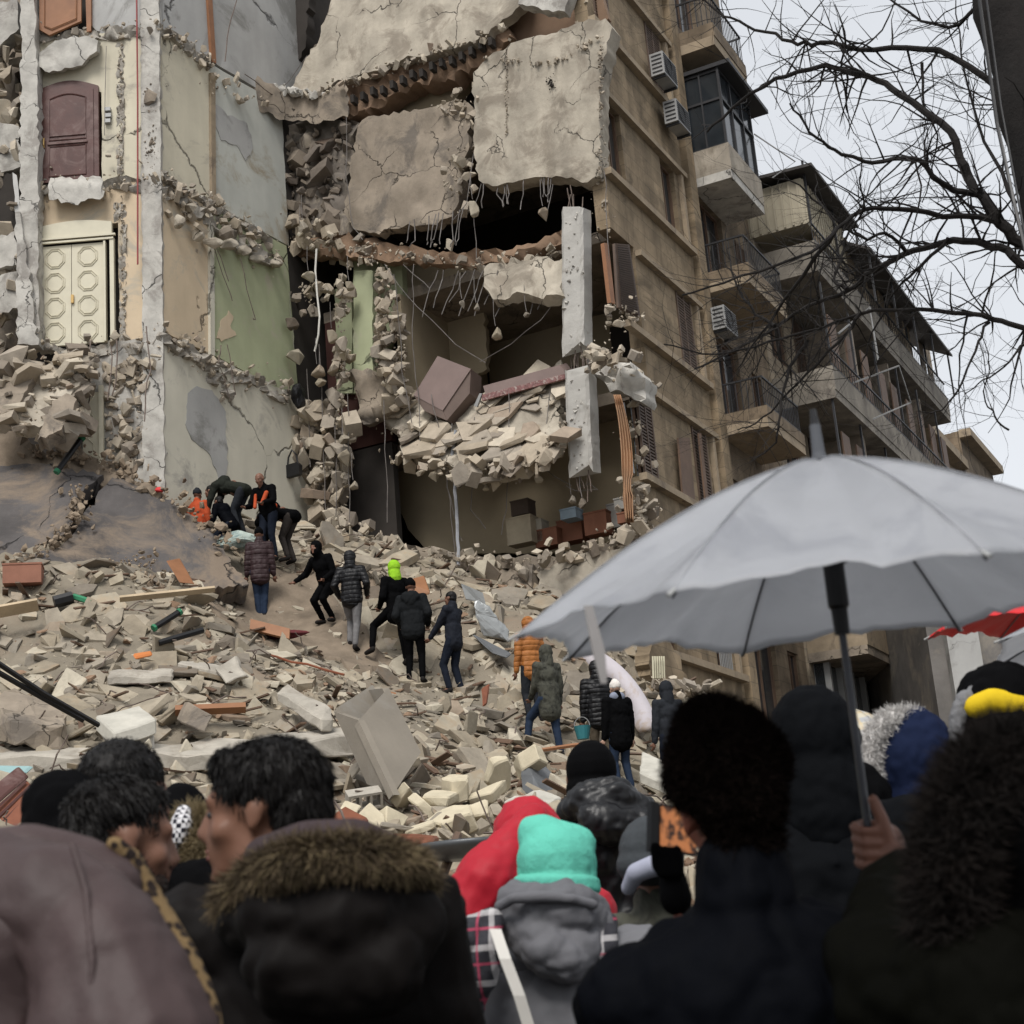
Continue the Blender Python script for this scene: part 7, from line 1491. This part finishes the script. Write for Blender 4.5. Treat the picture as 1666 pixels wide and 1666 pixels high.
# 12 - 15 right side
front(1325,1222,4.0,-5,'person in black hood just right of the bushy hair', jacket=cloth('charcoal_coat',(.0045,.005,.006),.8), head='hood', headm=cloth('charcoal_coat',(.012,.013,.015)), bulk=1.15, hs=.98)
front(1392,1330,4.3,-15,'person whose dark sloping shoulder shows between the black hood and the umbrella shaft', jacket=DGR, head='hood', headm=CB, fz=-.0)
NVH = cloth('navy_hood', (.012,.018,.045), .8, .2); r13, i13 = front(1472,1255,4.5,32,'person in navy blue hood edged with white fur', jacket=NVH, head='hood', headm=NVH, bulk=1.15, hs=1.08)
fm = tubeblob([at(*q) for q in ((1430,1325,4.42),(1416,1280,4.4),(1412,1235,4.4),(1424,1195,4.4),(1448,1172,4.4),(1478,1166,4.42),(1500,1172,4.48))], [.022,.026,.027,.028,.028,.024,.016], .006); wpart(r13, 'fur_trim', fm, FURW); wpart(r13, 'fur', strands(fm, 7000, .024, seed=10, jit=.7, width=.0012), FURW)
r14, i14 = front(1622,1192,4.2,25,'person in black hood with a broad yellow stripe and grey knitted edge', jacket=CB, head='hood', headm=CB, hs=1.08)
YEL = cloth('yellow_cloth', (.60,.42,.02), .7, .1)
wpart(r14, 'yellow_stripe', tubeblob([at(*q) for q in ((1588,1150,4.08),(1615,1140,4.06),(1650,1146,4.06),(1700,1165,4.08))], [.032,.034,.034,.034], .006), YEL)
wpart(r14, 'knitted_edge', tubeblob([at(*q) for q in ((1556,1215,4.1),(1556,1170,4.1),(1568,1138,4.1),(1592,1122,4.12))], [.018,.022,.022,.016], .005, wr=.004, wscale=40), cloth('grey_wool',(.16,.16,.165),.95,.7,70))
# the hand on the umbrella shaft, forearm and sleeve
tsh = lambda t: uc-un*t
hc = None
for t in np.linspace(.2, .5, 61):
    q = proj(tsh(t))
    if q[1] > 1352: hc = tsh(t); break
hz = un; A3 = rt; F3 = fw
def hp(x, y, z): return tuple(hc + A3*x + F3*y + hz*z)      # right, away, up along the shaft
HP = [('e', hp(.030,.004,-.022), (.030,.020,.038), (0,R(-25),0)), ('c', hp(.030,.0,-.03), hp(.072,-.02,-.075), .026, .024), ('c', hp(.072,-.02,-.075), hp(.12,-.08,-.13), .025, .030)]
for k in range(4):
    z = .010-.0195*k; HP += [('c', hp(.030,.018,z-.004), hp(.0,.024,z), .0095, .0095), ('c', hp(.0,.024,z), hp(-.022,.006,z-.002), .0092, .0088), ('c', hp(-.022,.006,z-.002), hp(-.012,-.016,z-.004), .0086, .0080), ('c', hp(-.012,-.016,z-.004), hp(.010,-.017,z-.004), .008, .0072)]
HP += [('c', hp(.030,-.010,-.018), hp(.022,-.014,.024), .0135, .0118), ('c', hp(.022,-.014,.024), hp(.012,-.012,.056), .0115, .0098)]
p15 = at(1712,1400,2.05); s15 = (p15.z/.926)/1.75; M15 = (Matrix.Translation((p15.x, p15.y, 0)) @ Matrix.Rotation(R(28), 4, 'Z') @ Matrix.Translation((0, -.02*s15, 0))).inverted()
def loc15(p): return (M15 @ Vector(p))/s15
r15, i15 = front(1712,1400,2.05,28,'person in wide dark brown fur hood holding up the big silver umbrella', jacket=cloth('black_olive_coat',(.0022,.0022,.0014),.75), head='hood', headm=CB, hs=1.3, bulk=1.25, coat=.7, skiphand=-1, extra=HP, bvox=.0045, skin=mat('hand_skin',(.19,.088,.06),.5,.1,6,.08,60), pose=dict(wrr=tuple(loc15(hp(.11,-.07,-.12))), epr=(.5,-.2,-1)))
fm = tubeblob([at(*q) for q in ((1565,1600,1.98),(1545,1500,1.97),(1548,1400,1.96),(1566,1325,1.96),(1602,1262,1.97),(1650,1232,1.98),(1710,1225,2.0))], [.03,.034,.036,.038,.040,.038,.034], .007); wpart(r15, 'fur_trim', fm, FURD); wpart(r15, 'fur', strands(fm, 17000, .036, seed=12, jit=.6, nk=.8, width=.0014), FURD)
wpart(r15, 'cuff', blob([('c', hp(.085,-.035,-.088), hp(.115,-.07,-.12), .036, .040)], .005, 2), CB)
sl_ = tubeblob([Vector(hp(.10,-.055,-.105)), at(1475,1450,2.35), at(1450,1560,2.15), at(1500,1640,2.05), at(1600,1640,2.0)], [.046,.062,.085,.105,.13], .009, wr=.012, seed=22); wpart(r15, 'sleeve', sl_, MATS['black_olive_coat'])

def split_loose(o):
    me = o.data; n = len(me.vertices); par = list(range(n))
    def find(a):
        while par[a] != a: par[a] = par[par[a]]; a = par[a]
        return a
    for e in me.edges:
        a, b = find(e.vertices[0]), find(e.vertices[1])
        if a != b: par[a] = b
    g = {}
    for p in me.polygons: g.setdefault(find(p.vertices[0]), []).append(tuple(p.vertices))
    if len(g) < 2: return
    mats = [m for m in me.materials]; base = o.name.split('.')[0]
    for i, fs in enumerate(g.values()):
        ids = sorted({v for f in fs for v in f}); mp = {v: k for k, v in enumerate(ids)}
        m2 = bpy.data.meshes.new(base); m2.from_pydata([me.vertices[v].co.copy() for v in ids], [], [tuple(mp[v] for v in f) for f in fs])
        for mm in mats: m2.materials.append(mm)
        if i == 0: o.data = m2
        else: c = bpy.data.objects.new(base, m2); COL.objects.link(c); c.parent = o.parent; c.matrix_basis = o.matrix_basis.copy(); c.matrix_parent_inverse = o.matrix_parent_inverse.copy()
for o in list(bpy.data.objects):
    if o.type == 'MESH' and o.parent is not None and o.name.split('.')[0] in ('coupling','partition','screen','rebar','bracket','drooping_wire','socket','canopy_post','groove_strip','tile_cavity_shade','drying_frame','wire','doorway_shade','window_mullion'): split_loose(o)
if TMPS is not None: bpy.data.scenes.remove(TMPS)
for o in list(bpy.data.objects):
    base = o.name.split('.')[0]
    if o.parent is not None and base in ('broken_edge','broken_slab_edge','torn_edge','crumbling_stonework','exposed_stonework','crumbling_wall','tumbled_masonry','piled_slabs','crack_debris','broken_floor_plate','chipped_patch','wall_hole','hair_strands','fur','lining_pile','beard_strands'): o['kind'] = 'stuff'
    if 'label' in o and len(o['label'].split()) > 16: print('LONG', o['label'])
